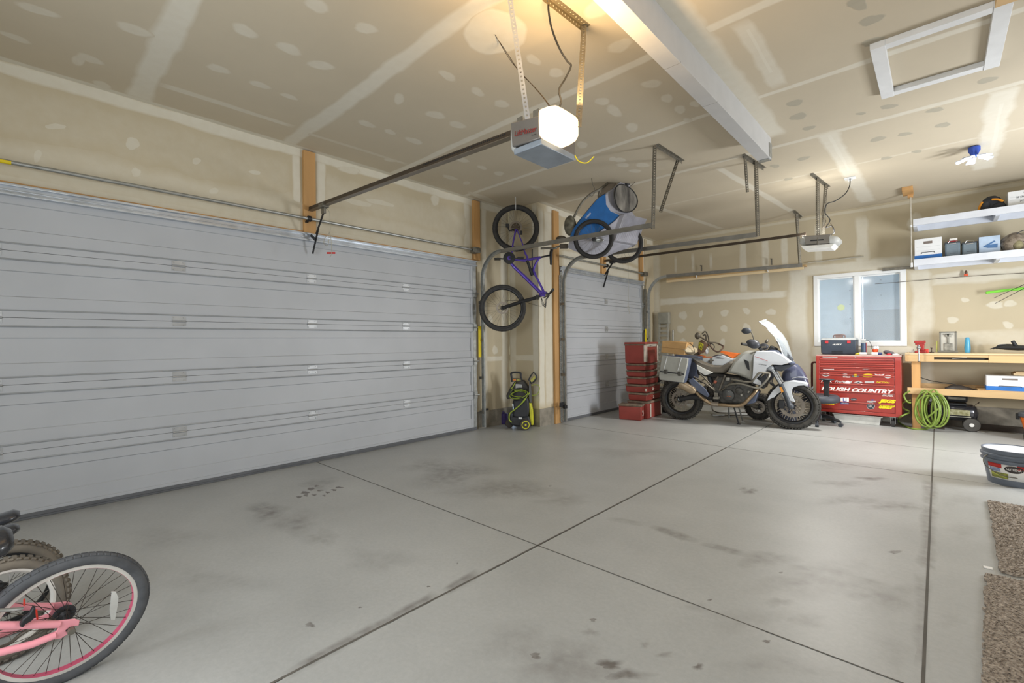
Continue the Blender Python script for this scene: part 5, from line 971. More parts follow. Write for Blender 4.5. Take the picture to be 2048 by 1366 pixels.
b = MB(); b.lathe([(.0, 0), (.055, .01), (.066, .03), (.066, .20), (.05, .22), (0, .23)], (xb_-.33, ya_, mz), (1, 0, 0), 22); b.build('motor', mat('motor_grey', (60, 60, 62), .4, .3), ac, world=True)
b = MB(); b.bb((xb_-.30, ya_-.075, mz-.02), (xb_-.13, ya_-.06, mz+.012)); b.build('motor_label', M_galvd, ac, world=True)
b = MB(); b.bb((xb_-.50, ya_-.07, mz-.07), (xb_-.34, ya_+.07, mz+.04))
for k in range(5): b.bb((xb_-.49+.03*k, ya_-.08, mz-.05), (xb_-.475+.03*k, ya_+.08, mz+.05))
b.build('pump', M_galv, ac, world=True, bevel=.004)
b = MB(); b.bb((xb_-.47, ya_-.088, mz+.02), (xb_-.37, ya_-.07, mz+.06)); b.build('warning_plate', mat('plate_yellow', (212, 200, 60), .5), ac, world=True)
b = MB(); b.curve([(xb_-.06, ya_-.08, zc_+.1), (xb_-.03, ya_-.08, zc_+.13), (xb_+.0, ya_-.08, zc_+.16), (xb_-.01, ya_-.08, zc_+.14)], .005, 6); b.build('handle_hook', M_rail, ac, world=True)
# green hose bundle
M_hose = mat('lime_green_hose', (124, 146, 62), .45, var=.1)
t = E_('air_hose', (-.1, 8.55, 0), label='coiled lime green air hose hanging at the left end of the workbench', cat='hose')
ctr = PY(1863, 822, 8.50); rr_ = random.Random(3)
for k in range(9):
    cx_, cz_ = ctr.x-.01+rr_.uniform(-.04, .06), .29+rr_.uniform(-.02, .03); rx, rz = .095+rr_.uniform(-.065, .045), .235+rr_.uniform(-.04, .02); y_ = 8.40+k*.011; tl = rr_.uniform(-.25, .25)
    b = MB(); b.tube([(cx_+rx*math.cos(a)*math.cos(tl)-rz*math.sin(a)*math.sin(tl)*.5, y_+.02*math.sin(a), max(.02, cz_+rz*math.sin(a)*math.cos(tl)+rx*math.cos(a)*math.sin(tl)*.5)) for a in [2*PI*j/36 for j in range(36)]], .0105, 8, closed=True); b.build('hose_loop', M_hose, t, world=True)
hp = lambda u, v, y=8.42: PY(u, v, y)
for pts in ([hp(1820, 782), hp(1808, 790), hp(1814, 803), hp(1822, 806)], [hp(1822, 800, 8.6), hp(1806, 806, 8.6), hp(1806, 816, 8.6), hp(1820, 823, 8.6)], [hp(1818, 826, 8.5), hp(1800, 834, 8.45), FL(1796, 842, .02), FL(1806, 850, .012), FL(1824, 857, .012), FL(1850, 858, .012), FL(1866, 853, .012)], [hp(1838, 845, 8.45), hp(1850, 838, 8.42), hp(1866, 826, 8.4), hp(1878, 816, 8.42)]):
    b = MB(); b.curve(pts, .0105, 8, 8); b.build('hose_run', M_hose, t, world=True)
b = MB(); c0 = FL(1870, 856.5, .0); b.bb((c0.x-.06, c0.y-.04, 0.001), (c0.x+.10, c0.y+.05, .022)); b.bar((c0.x-.1, c0.y-.05, .025), (c0.x+.02, c0.y, .03), .02, .012); tag(b.build('wheel_chock', M_rail, bevel=.004), 'dark low metal dolly lying on the floor in front of the green hose', 'dolly')
b = MB(); c0 = FL(1962, 864); b.box((c0.x, c0.y, .004), (.07, .03, .006)); tag(b.build('paper_scrap', M_wh), 'small white scrap on the floor right of the compressor wheel', 'scrap')
b = MB(); b.box((0.9, 9.02, .035), (1.1, .12, .07)); tag(b.build('floor_plank', mat('dark_plank', (60, 52, 46), .8)), 'dark plank lying against the wall foundation right of the compressor', 'plank')
# orange shop tub at the right edge
t = E_('shop_vacuum', (.95, 8.5, 0), label='orange and grey shop vacuum at the right edge near the bench', cat='shop vacuum')
c0 = V((.92, 8.42, 0)); b = MB(); b.lathe([(.13, .075), (.15, .1), (.19, .27), (.195, .29)], c0, n=28); b.build('tub', mat('orange_tub', (232, 116, 40), .45), t, world=True)
b = MB(); b.lathe([(.2, .285), (.215, .30), (.205, .33), (.14, .36), (0.0, .37)], c0, n=28); b.build('lid', mat('vac_grey', (84, 90, 98), .5), t, world=True)
b = MB(); b.bb((c0.x-.225, c0.y-.04, .25), (c0.x-.195, c0.y+.04, .32)); b.build('latch', M_black, t, world=True, bevel=.004)
for a in (2.9, 4.4, 5.9, 1.3):
    p = c0+V((.15*math.cos(a), .15*math.sin(a), 0)); b = MB(); b.cyl(p+V((-.012, 0, .03)), p+V((.012, 0, .03)), .03); b.cyl(p+V((0, 0, .03)), p+V((0, 0, .09)), .012); b.build('caster', M_black, t, world=True)
# ---------------- things on the shelves
S2 = 2.376; S1 = 2.946
def sh(u, v, y): return PY(u, v, y)
p, q = sh(1827, 512, 8.75), sh(1884, 505, 8.75); file_box('file_box', p.x+.012, q.x, 8.75, 9.05, S2, sh(1850, 477, 8.75).z-S2, 'white file box with a blue band at the left end of the lower wall shelf', band=.2)
for (u0, u1, lab) in ((1890, 1921, 'grey clamp-lid canister on the lower wall shelf, under a red and white packet'), (1924, 1955, 'grey clamp-lid canister on the lower wall shelf, beside the pale box')):
    p, q = sh(u0, 505, 8.80), sh(u1, 505, 8.80); xm_, w_ = (p.x+q.x)/2, (q.x-p.x); zt_ = sh((u0+u1)/2, 484, 8.8).z
    t = E_('clamp_canister', (xm_, 8.88, S2), label=lab, cat='canister', group=None)
    b = MB(); b.bb((p.x, 8.80, S2+.001), (q.x, 8.98, zt_)); b.build('can_body', mat('canister_grey', (110, 124, 134), .45), t, world=True, bevel=.02, seg=3)
    b = MB(); b.bb((p.x-.003, 8.797, zt_-.018), (q.x+.003, 8.983, zt_+.004)); b.build('lid', M_dgrey, t, world=True, bevel=.006)
    b = MB(); b.bb((xm_-.035, 8.785, zt_-.03), (xm_+.035, 8.797, zt_-.018)); b.tube([(xm_-.045, 8.79, zt_-.01), (xm_-.03, 8.79, zt_+.02), (xm_+.03, 8.79, zt_+.02), (xm_+.045, 8.79, zt_-.01)], .004, 6); b.build('wire_clamp', M_chrome, t, world=True)
    b = MB(); b.bb((xm_-.03, 8.799, S2+.05), (xm_+.03, 8.8005, S2+.055)); b.build('embossed_line', M_dgrey, t, world=True)
    if u0 == 1890: b = MB(); b.bb((xm_-.045, 8.86, zt_+.006), (xm_+.05, 8.90, zt_+.03)); b.mat(1).bb((xm_-.03, 8.862, zt_+.03), (xm_+.05, 8.898, zt_+.06)); tag(b.build('screw_packet', [mat('packet_red', (206, 50, 60), .5), M_wh], bevel=.003), 'small red and white packet on top of the left grey canister', 'packet')
t = E_('pale_blue_box', (.2, 8.78, S2), label='pale blue box with a dark blue knife printed on it, on the lower wall shelf', cat='box')
p, q = sh(1958, 500, 8.78), sh(2001, 497, 8.78); zt_ = sh(1980, 472, 8.78).z
b = MB(); b.bb((p.x, 8.78, S2+.001), (q.x, 8.95, zt_)); b.build('carton', mat('pale_blue_card', (176, 194, 216), .6), t, world=True, bevel=.002)
b = MB(); w_ = q.x-p.x; h_ = zt_-S2
b.prism([(p.x+w_*.18, 8.779, S2+h_*.42), (p.x+w_*.72, 8.779, S2+h_*.72), (p.x+w_*.78, 8.779, S2+h_*.66), (p.x+w_*.5, 8.779, S2+h_*.5), (p.x+w_*.88, 8.779, S2+h_*.52), (p.x+w_*.86, 8.779, S2+h_*.28), (p.x+w_*.4, 8.779, S2+h_*.32)], (0, -.0012, 0)); b.build('printed_picture', mat('print_blue', (74, 112, 158), .6), t, world=True)
# camouflage bag
M_camo = mat('camouflage_cloth', (158, 146, 130), .85, c2=(96, 84, 72), scale=26, bump=.3)
t = E_('camouflage_bag', (.42, 8.82, S2), label='tan camouflage bag slumped on the lower wall shelf at the right edge', cat='bag')
c0 = sh(2030, 492, 8.85); b = MB(); R_ = [(0, .6), (.03, 1.0), (.10, 1.1), (.17, .95), (.22, .6), (.245, .2)]
b.loft([[V((c0.x+.12*s_*math.cos(a)*(1+.1*math.sin(3*a+h*30)), 8.87+.11*s_*math.sin(a), S2+.002+h)) for a in [2*PI*k/16 for k in range(16)]] for h, s_ in R_]); b.build('bag_body', M_camo, t, world=True, ang=70)
b = MB(); b.sph((c0.x+.02, 8.77, S2+.07), (.05, .03, .06)); b.build('pocket', mat('camo_pocket', (150, 144, 110), .85, c2=(110, 100, 80), scale=22), t, world=True)
b = MB(); b.curve([(c0.x+.2, 8.8, S2+.26), (c0.x+.06, 8.8, S2+.25), (c0.x-.0, 8.8, S2+.19), (c0.x+.02, 8.79, S2+.14), (c0.x+.08, 8.77, S2+.10), (c0.x+.2, 8.77, S2+.05)], .005, 6); b.build('strap', M_black, t, world=True)
b = MB(); b.sph((c0.x-.085, 8.85, S2+.16), (.03, .02, .025)); b.build('toggle', mat('olive_cloth', (92, 86, 66), .9), t, world=True)
b = MB(); c1 = sh(2046, 470, 8.9); 
for k in range(4): b.tube([(c1.x+.10+(.05+.012*k)*math.cos(a), 9.0+.015*k, S2+.12+(.09+.01*k)*math.sin(a)) for a in [2*PI*j/24 for j in range(24)]], .008, 6, closed=True)
tag(b.build('coiled_rope', mat('olive_rope', (110, 98, 72), .9)), 'coil of olive rope behind the camouflage bag on the lower shelf', 'rope')
b = MB(); c0 = sh(1996, 498, 8.75); b.sph((c0.x, 8.76, S2+.006), (.07, .04, .008)); tag(b.build('folded_cloth', mat('taupe_cloth', (150, 136, 126), .9)), 'flat taupe cloth in front of the camouflage bag', 'cloth')
# backpack on the upper shelf
t = E_('backpack', (.32, 8.85, S1), label='dark grey backpack with orange trim on the upper wall shelf', cat='backpack')
c0 = sh(1984, 410, 8.85); M_bp = mat('charcoal_cloth', (54, 58, 64), .8, bump=.2)
b = MB(); b.loft([[V((c0.x+dx+.13*s_*math.cos(a), 8.9+.08*s_*math.sin(a), S1+.003+h)) for a in [2*PI*k/14 for k in range(14)]] for h, s_, dx in ((0, .95, 0), (.05, 1.0, 0), (.11, .85, .0), (.17, .6, -.0), (.20, .3, .0))]); b.build('pack_body', M_bp, t, world=True, ang=70)
b = MB(); b.sph((c0.x-.06, 8.84, S1+.07), (.05, .04, .07), 12, 8); b.sph((c0.x+.06, 8.84, S1+.045), (.07, .04, .05), 12, 8); b.build('pocket', M_bp, t, world=True)
b = MB(); b.curve([(c0.x-.125, 8.83, S1+.03), (c0.x-.115, 8.82, S1+.08), (c0.x-.09, 8.82, S1+.13)], .012, 8); b.build('left_orange_trim', mat('orange_trim', (222, 146, 36), .7), t, world=True)
b = MB(); b.curve([(c0.x+.0, 8.82, S1+.145), (c0.x+.05, 8.80, S1+.13), (c0.x+.10, 8.80, S1+.095)], .014, 8); b.build('right_orange_trim', MATS['orange_trim'], t, world=True)
p = sh(2016, 405, 8.78); fb = file_box('file_box', p.x, p.x+.42, 8.78, 9.05, S1, .2, 'white file box with handwriting on the upper wall shelf at the right edge', band=0)
text('TAX', 'handwriting', M_dk, fb, fb.matrix_basis.inverted() @ basis((p.x+.16, 8.779, S1+.16), (1, 0, 0), (0, 0, 1)), .05, width=.05, height=.022); text('78 SPORTS', 'handwriting', M_dk, fb, fb.matrix_basis.inverted() @ basis((p.x+.14, 8.779, S1+.115), (1, 0, 0), (0, 0, 1)), .05, width=.14, height=.024, shear=.2)

# ---------------- swivel chair
ch = E_('swivel_chair', (-1.3, 8.12, 0), label='dark grey swivel chair with an armrest, in front of the red tool chest', cat='chair')
cc = V((-1.31, 8.12, 0)); M_ch = mat('chair_fabric', (66, 70, 78), .55)
b = MB(); sc = V((-1.295, 8.12, .37)); b.loft([[sc+V((.25*s_*math.cos(a), .24*s_*math.sin(a), dz*1.4)) for a in [2*PI*k/24 for k in range(24)]] for dz, s_ in ((-.03, .8), (-.02, .95), (.005, 1.0), (.03, .97), (.05, .85), (.055, .5))]); b.build('seat', M_ch, ch, world=True, ang=60)
b = MB(); b.cyl(cc+V((0, 0, .08)), cc+V((0, 0, .38)), .025); b.lathe([(.05, 0), (.05, .05), (.03, .08)], cc+V((0, 0, .08))); b.build('column', M_black, ch, world=True)
for k in range(5):
    a = 2*PI*k/5-.25; d = V((math.cos(a), math.sin(a), 0)); b = MB(); b.curve([cc+V((0, 0, .13)), cc+d*.14+V((0, 0, .12)), cc+d*.27+V((0, 0, .075))], [.026]*6+[.02]*7, 8); lg = b.build('base_leg', M_black, ch, world=True)
    e = cc+d*.28; s_ = V((-d.y, d.x, 0)); b = MB(); b.cyl(e-s_*.022+V((0, 0, .027)), e+s_*.022+V((0, 0, .027)), .026, n=16); b.cyl(e+V((0, 0, .03)), e+V((0, 0, .085)), .009); o = b.build('caster', M_dgrey, lg); o.matrix_parent_inverse = Matrix.Translation(-V(ch.location))
ap = PY(1653, 760, 7.98); b = MB(); b.prism([V((ap.x-.045, 7.95, ap.z+.0)), V((ap.x+.045, 7.95, ap.z)), V((ap.x+.035, 7.95, ap.z-.05)), V((ap.x+.03, 7.95, .40)), V((ap.x-.03, 7.95, .40)), V((ap.x-.03, 7.95, ap.z-.05))], (0, .04, 0)); b.build('arm_post', M_black, ch, world=True, bevel=.006)
b = MB(); b.sph((ap.x, 7.97, ap.z+.008), (.10, .05, .016), 16, 8); b.build('armrest_pad', M_dgrey, ch, world=True)

# ---------------- bucket
bc = E_('plastic_bucket', (.475, 5.87, 0), label='grey plastic bucket with a colourful label on the floor near the right edge', cat='bucket')
b0 = V((.475, 5.87, 0)); R1 = .20; HB = .30
M_bkt = mat('bucket_grey', (108, 116, 128), .4, var=.04)
b = MB(); b.lathe([(0, .004), (R1-.035, .0), (R1-.033, .012), (R1-.005, HB-.10), (R1+.01, HB-.10), (R1+.01, HB-.085), (R1-.003, HB-.08), (R1+.0, HB-.06), (R1+.012, HB-.055), (R1+.012, HB-.04), (R1+.002, HB-.035), (R1+.006, HB), (R1-.004, HB), (R1-.01, HB-.03), (R1-.04, .03), (0, .03)], b0, n=48); b.build('bucket_body', M_bkt, bc, world=True, ang=30)
b = MB(); b.lathe([(0, HB-.012), (R1-.008, HB-.012), (R1-.008, HB-.006), (0, HB-.004)], b0, n=40); b.build('white_contents', mat('bucket_inside', (206, 208, 214), .7), bc, world=True)
b = MB(); h0 = b0+V((-R1*.83, -R1*.62, HB-.05)); b.curve([h0, h0+V((-.03, -.03, -.03)), h0+V((-.02, -.045, -.09)), h0+V((.06, -.06, -.15)), h0+V((.14, -.06, -.165)), h0+V((.22, -.03, -.16))], .0035, 6); b.build('wire_handle', M_galvd, bc, world=True)
def curved(name, a0, a1, zA, zB, m_, ex=.0012):
    b = MB(); n = 16; vs = []
    for k in range(n+1):
        a = a0+(a1-a0)*k/n
        for z in (zA, zB): r_ = R1-.033+(R1-.005-R1+.033)*((z-.012)/(HB-.112))+ex; vs.append(b0+V((r_*math.cos(a), r_*math.sin(a), z)))
    b.add(vs, [(2*k, 2*k+2, 2*k+3, 2*k+1) for k in range(n)]); return b.build(name, m_, bc, world=True, solid=.0006, ang=60)
A0, A1 = math.radians(-150), math.radians(-68)
curved('label_sheet', A0, A1, .055, .185, M_wh); curved('red_label_band', A0, A0+.55, .15, .185, mat('label_red', (190, 48, 44), .5), .002); curved('red_label_band', A1-.4, A1, .15, .185, MATS['label_red'], .002); curved('blue_label_block', A0+.06, A0+.5, .115, .147, mat('label_blue', (80, 108, 170), .5, c2=(190, 196, 210), scale=40), .002); curved('green_label_block', A0+.1, A0+.75, .062, .11, mat('label_green', (196, 200, 90), .5, c2=(70, 74, 60), scale=40), .002)
def oncurve(a, z, ex): r_ = R1-.033+.028*((z-.012)/(HB-.112))+ex; return b0+V((r_*math.cos(a), r_*math.sin(a), z)), V((-math.sin(a), math.cos(a), 0))
b = MB(); pts = []
for k in range(28):
    q_ = 2*PI*k/28; pts.append(oncurve((A0+A1)/2+.22+.30*math.cos(q_), .15+.03*math.sin(q_), .003)[0])
c_, _ = oncurve((A0+A1)/2+.22, .15, .004); b.add([c_]+pts, [(0, 1+(k+1) % 28, 1+k) for k in range(28)]); b.build('oval_badge', mat('badge_dark', (70, 62, 60), .5), bc, world=True, solid=.0006)
c_, tg = oncurve((A0+A1)/2+.22, .15, .006); text('NUTRENA', 'badge_lettering', M_wh, bc, bc.matrix_basis.inverted() @ basis(c_, tg, (0, 0, 1)), .05, width=.088, height=.018, bold=.0006)
# ---------------- carpets
def carpet(poly, label, seed):
    r_ = random.Random(seed); b = MB(); n = len(poly); vs = []; edge = []
    for i in range(n):
        p, q = V(poly[i]), V(poly[(i+1) % n]); L = (q-p).length; m_ = max(1, int(L/.02))
        for k in range(m_):
            e = p+(q-p)*(k/m_); edge.append(e+V((r_.uniform(-.008, .008), r_.uniform(-.008, .008))))
    edge = [V((e.x, e.y, 0)) for e in edge]; b.prism([e+V((0, 0, .002)) for e in edge], (0, 0, .012)); 
    # pile tufts
    xs = [e.x for e in edge]; ys = [e.y for e in edge]; x0, x1, y0, y1 = min(xs), min(max(xs), 1.35), min(ys), max(ys)
    N_ = 34000
    pl = [(e.x, e.y) for e in edge]
    def inside(x, y):
        c = False; j = len(pl)-1
        for i in range(len(pl)):
            if (pl[i][1] > y) != (pl[j][1] > y) and x < (pl[j][0]-pl[i][0])*(y-pl[i][1])/(pl[j][1]-pl[i][1])+pl[i][0]: c = not c
            j = i
        return c
    big = [(V(a).x, V(a).y) for a in poly]
    vs, fs = [], []
    for _ in range(N_):
        x, y = r_.uniform(x0, x1), r_.uniform(y0, y1)
        pl_in = True; 
        # convex poly test
        s0 = None
        for i in range(n):
            ax_, ay_ = big[i]; bx_, by_ = big[(i+1) % n]; cr = (bx_-ax_)*(y-ay_)-(by_-ay_)*(x-ax_)
            if s0 is None: s0 = cr > 0
            elif (cr > 0) != s0: pl_in = False; break
        if not pl_in: continue
        a = r_.uniform(0, 6.28); w_ = .005; h_ = r_.uniform(.002, .007); o = len(vs); lx, ly = r_.uniform(-.012, .012), r_.uniform(-.012, .012)
        vs += [(x-w_*math.cos(a), y-w_*math.sin(a), .013), (x+w_*math.cos(a), y+w_*math.sin(a), .013), (x+lx, y+ly, .013+h_)]; fs.append((o, o+1, o+2))
    b.add(vs, fs)
    o = b.build('carpet_remnant', mat('taupe_carpet', (184, 172, 158), .95, c2=(112, 100, 90), scale=70, var=.3), smooth=False); tag(o, label, 'carpet')
def F2(u, v): q = FL(u, v); return (q.x, q.y)
carpet([F2(1977, 1004), (1.9, F2(2048, 1012)[1]-.15), (1.9, 3.58), F2(2001, 1146)], 'far piece of taupe carpet remnant on the floor by the right edge', 3)
carpet([F2(1972, 1150), (1.9, 3.55), (1.9, 1.9), (.085, 1.9), F2(1966, 1366), F2(1968, 1240)], 'near piece of taupe carpet remnant in the lower right corner', 4)
b = MB(); c0 = FL(1976, 1136); b.box((c0.x, c0.y, .002), (.035, .03, .003)); tag(b.build('paper_scrap', M_wh), 'tiny white scrap on the floor left of the carpet', 'scrap')
# ---------------- ladder
ld = E_('step_ladder', (-4.1, 9.0, 0), label='folded grey aluminium ladder leaning in the far corner behind the red cases', cat='ladder')
M_al = mat('aluminium', (176, 174, 164), .45, .4); lx0, lx1 = PY(1317, 640, 9.02).x, PY(1337, 640, 9.02).x; zt_ = PY(1327, 626, 9.02).z
b = MB()
for xx in (lx0, lx1-.025): b.prism([(xx, 8.86, 0), (xx, 8.90, 0), (xx, 9.10, zt_), (xx, 9.03, zt_)], (.025, 0, 0))
b.build('side_rails', M_al, ld, world=True) if False else None
for xx in (lx0, lx1-.025): b = MB(); b.prism([(xx, 8.86, 0), (xx, 8.90, 0), (xx, 9.10, zt_), (xx, 9.03, zt_)], (.025, 0, 0)); b.build('side_rail', M_al, ld, world=True)
b = MB(); b.bb((lx0-.005, 9.0, zt_-.22), (lx1+.005, 9.11, zt_+.01)); b.build('top_cap', mat('cap_grey', (150, 148, 136), .5), ld, world=True, bevel=.006)
for k in range(16):
    z_ = zt_-.27-k*.095; yy = 8.88+.19*z_/zt_; b = MB(); b.bb((lx0+.02, yy-.03, z_-.022), (lx1-.02, yy+.03, z_+.022)); b.build('rung', M_al, ld, world=True)
b = MB(); p = PY(1344, 640, 9.05); b.cyl((p.x, 9.05, 0), (p.x, 9.09, PY(1344, 660, 9.08).z), .014); tag(b.build('pale_pole', M_galv), 'thin pale pole leaning on the wall right of the folded ladder', 'pole')
# ------------------------------------------------------------------ adventure motorcycle
PR, PF = FL(1359, 838), FL(1585, 858); hd = (PF-PR); hd.z = 0; hd.normalize()
MM = Matrix.Translation((PR.x, PR.y, 0)) @ Matrix.Rotation(math.atan2(hd.y, hd.x), 4, 'Z')
mo = E_('motorcycle', M=MM, label='grey and white adventure motorcycle with side cases, standing in front of the window wall', cat='motorcycle')
def q(x, y, d=0.0): return PL(MM, 1300+x/5.058, 600+y/5.058, d)
def q2(x, y, d=0.0): return PL(MM, 1460+x/8.035, 620+y/8.035, d)     # finer crop of the front
def q3(x, y, d=0.0): return PL(MM, 1300+x/9.106, 700+y/9.106, d)     # finer crop of the rear
M_mgrey = mat('warm_grey_paint', (158, 158, 151), .3, var=.02, coat=.4); M_mwhite = mat('pearl_white_paint', (196, 200, 205), .3, var=.02, coat=.4)
M_case = mat('side_case_silver', (164, 164, 157), .45, .1, var=.04); M_navy = mat('slate_blue_plastic', (84, 92, 112), .45, var=.06); M_seat = mat('seat_grey_brown', (112, 106, 96), .7, bump=.1)
M_eng = mat('engine_grey', (78, 76, 72), .45, .4, var=.2, scale=30); M_frm = mat('frame_brown_grey', (100, 94, 84), .4, .4); M_exh = mat('heat_tinted_steel', (150, 130, 104), .35, .7, var=.12); M_gold = mat('rim_dusty_steel', (190, 178, 160), .45, .2); M_moto_t = mat('dusty_tyre', (66, 64, 60), .85, var=.18, scale=25)
wR = q(318, 1000); wF = q(1438, 1068); RR = wR.z+.002; RF = wF.z+.002
wheel(mo, axle((wR.x, 0, RR), (0, 1, 0)), RR, .050, M_rimk, 'rear_wheel', 'block', 40, hub=.055, hw=.07, disc=.13, discy=-.085, spoke_m=M_gold, spoke_r=.0028, rim_h=.03, tire_m=M_moto_t, knob=.012, nk=48, rim_w=.05, tw=1.5)
wheel(mo, axle((wF.x, 0, RF), (-.10, 1, 0)), RF, .046, M_rimk, 'front_wheel', 'block', 40, hub=.05, hw=.055, disc=.155, discy=-.075, spoke_m=M_gold, spoke_r=.0028, rim_h=.03, tire_m=M_moto_t, knob=.012, nk=52, rim_w=.042, tw=1.2)
def plate(name, pts, d, th, m_, f=q, bev=.012, seg=3, parent=mo, both=False):
    b = MB(); b.prism([f(x, y, d) for x, y in pts], (0, th, 0)); o = b.build(name, m_, parent, bevel=bev, seg=seg); return o
def shell(name, pts, d0, hw, m_, f=q, infl=.35, parent=mo, bev=.01):
    """body volume: outline at mid-plane, drawn in towards both flanks"""
    P = [f(x, y, d0) for x, y in pts]; c = sum(P, V((0, 0, 0)))/len(P); b = MB(); rings = []
    for t_, s_ in ((-1, .84), (-.8, .95), (-.35, 1), (.35, 1), (.8, .95), (1, .84)):
        rings.append([V((c.x+(p.x-c.x)*s_, -d0*-1*0+(d0 if False else 0)+t_*hw, c.z+(p.z-c.z)*s_)) for p in P])
    b.loft(rings); return b.build(name, m_, parent, ang=40, bevel=bev)
# side cases
face = [(118, 560), (385, 590), (380, 640), (335, 838), (95, 808), (88, 770)]
for s_, nm in ((-1, 'side_case'), (1, 'side_case')):
    P = [q(x, y, -.44) for x, y in face]
    if s_ > 0: P = [V((p.x, .44, p.z)) for p in P]
    b = MB(); b.prism(P, (0, -s_*.045, 0)); o = b.build(nm, M_case, mo, bevel=.012, seg=3)
    c = sum(P, V((0, 0, 0)))/len(P); b = MB(); b.loft([[V((c.x+(p.x-c.x)*k_, p.y-s_*dd, c.z+(p.z-c.z)*k_)) for p in P] for dd, k_ in ((.04, 1.03), (.06, 1.05), (.20, 1.0), (.215, .9))]); b.build('case_base', M_navy, o, bevel=.01)
    for xa in ((175, 568, 140, 700), (318, 585, 280, 715)):
        p0, p1 = q(xa[0], xa[1], -.445), q(xa[2], xa[3], -.445); b = MB(); b.bar((p0.x, s_*.444, p0.z), (p1.x, s_*.444, p1.z), .006, .006, (0, 1, 0)); b.build('case_rib', M_white, o)
    p0, p1 = q(100, 722, -.445), q(345, 752, -.445); b = MB(); b.bar((p0.x, s_*.444, p0.z), (p1.x, s_*.444, p1.z), .006, .018, (0, 0, 1)); b.build('hinge_strip', M_black, o)
    for xx in ((160, 725), (300, 745)):
        p0 = q(*xx, -.45); b = MB(); b.box((p0.x, s_*.456, p0.z), (.055, .03, .07)); b.build('case_latch', mat('latch_dark', (70, 68, 62), .5), o, bevel=.01, seg=3)
p0 = q3(805, 240, -.26); b = MB(); b.bar(q3(765, 215, -.36), q3(835, 250, -.30), .05, .006); 
# seat
shell('seat', [(455, 590), (520, 625), (640, 668), (740, 672), (800, 645), (850, 612), (868, 640), (830, 690), (770, 738), (640, 738), (560, 712), (480, 660), (448, 610)], 0, .13, M_seat, bev=.02)
plate('rear_rack', [(390, 575), (470, 600), (500, 640), (470, 645), (380, 598)], -.10, .20, M_dgrey)
for s_ in (-1, 1): 
    P = [q(x, y, -.14) for x, y in [(472, 652), (560, 700), (640, 735), (560, 765), (500, 730), (476, 690)]]; b = MB(); b.prism([V((p.x, s_*.15, p.z)) for p in P], (0, -s_*.03, 0)); b.build('tail_panel', mat('tail_white', (206, 206, 200), .35, coat=.3), mo, bevel=.008, seg=3)
# tank and fairings
tank = [(775, 738), (850, 612), (868, 600), (930, 530), (985, 508), (1030, 510), (1090, 520), (1060, 640), (1055, 832), (985, 802), (880, 760)]
shell('fuel_tank', tank, -.14, .205, M_mgrey, bev=.02)
fair = [(1045, 560), (1070, 512), (1250, 515), (1345, 560), (1432, 628), (1345, 655), (1240, 650), (1180, 690), (1165, 730), (1110, 760), (1075, 800), (1120, 830), (1120, 870), (1050, 850), (1030, 830), (1040, 700)]
for s_ in (-1, 1):
    P = [q(x, y, -.21) for x, y in fair]; b = MB(); c = sum(P, V((0, 0, 0)))/len(P)
    b.loft([[V((c.x+(p.x-c.x)*k_, s_*yy, c.z+(p.z-c.z)*k_)) for p in P] for yy, k_ in ((.10, 1), (.20, .99), (.225, .95))]); fo = b.build('side_fairing', M_mwhite, mo, ang=40)
    b = MB(); b.prism([V((p.x, s_*.2265, p.z)) for p in [q(1060, 568, -.228), q(1060, 574, -.228), q(1190, 620, -.228), q(1190, 616, -.228)]], (0, s_*.001, 0)); b.build('red_pinstripe', mat('pin_red', (190, 70, 70), .4), fo)
    P = [q(x, y, -.2) for x, y in [(950, 598), (1000, 622), (1010, 715), (985, 700), (965, 650)]]; b = MB(); b.prism([V((p.x, s_*.197, p.z)) for p in P], (0, s_*.012, 0)); b.build('air_scoop', M_black, mo, bevel=.003)
text('ADVENTURE', 'model_lettering', M_dgrey, mo, basis(q(1140, 655, -.229), (1, 0, -.15), (0, 0, 1)), .05, width=.11, height=.014, shear=.3)
# cowl, beak, headlight
shell('front_cowl', [(1130, 515), (1240, 500), (1300, 505), (1370, 560), (1475, 642), (1440, 660), (1340, 600), (1230, 550)], 0, .13, M_navy, bev=.012)
shell('beak', [(1240, 655), (1345, 652), (1440, 640), (1478, 645), (1400, 690), (1335, 722), (1290, 715), (1250, 690)], 0, .085, M_dgrey, bev=.012)
b = MB(); b.sph(q(1215, 690, -.12), (.05, .05, .04), 16, 10); b.build('headlight', mat('lamp_glass', (150, 154, 156), .15, .1), mo)
b = MB(); b.box(q(1245, 500), (.10, .16, .08), Matrix.Rotation(.5, 3, 'Y')); b.build('instrument_pod', M_black, mo, bevel=.015)
# windshield: curved sheet
M_ws = bpy.data.materials.new('smoked_clear_acrylic'); M_ws.use_nodes = True; pb_ = M_ws.node_tree.nodes['Principled BSDF']; pb_.inputs['Base Color'].default_value = (.62, .68, .72, 1); pb_.inputs['Roughness'].default_value = .1; pb_.inputs['Alpha'].default_value = .22; pb_.inputs['Specular IOR Level'].default_value = .25
prof = [q2(1010, 790), q2(985, 690), q2(920, 500), q2(850, 390), q2(760, 300), q2(730, 250), q2(640, 190), q2(580, 155)]
hwid = [.10, .15, .19, .20, .185, .17, .15, .05]
b = MB(); rings = []
for p, hw in zip(prof, hwid): rings.append([p+V((-(abs(t_)**2)*.085, t_*hw, -abs(t_)**2*.03)) for t_ in [k/6-1 for k in range(13)]])
b.loft(rings, closed=False, caps=False); ws = b.build('windshield', M_ws, mo, solid=.005, ang=60)
b = MB(); edge = [r_[0] for r_ in rings]+list(rings[-1][1:-1])+[r_[-1] for r_ in rings[::-1]]; b.tube(edge, .0065, 6); b.build('windshield_edge', mat('bright_edge', (226, 230, 232), .2), ws)
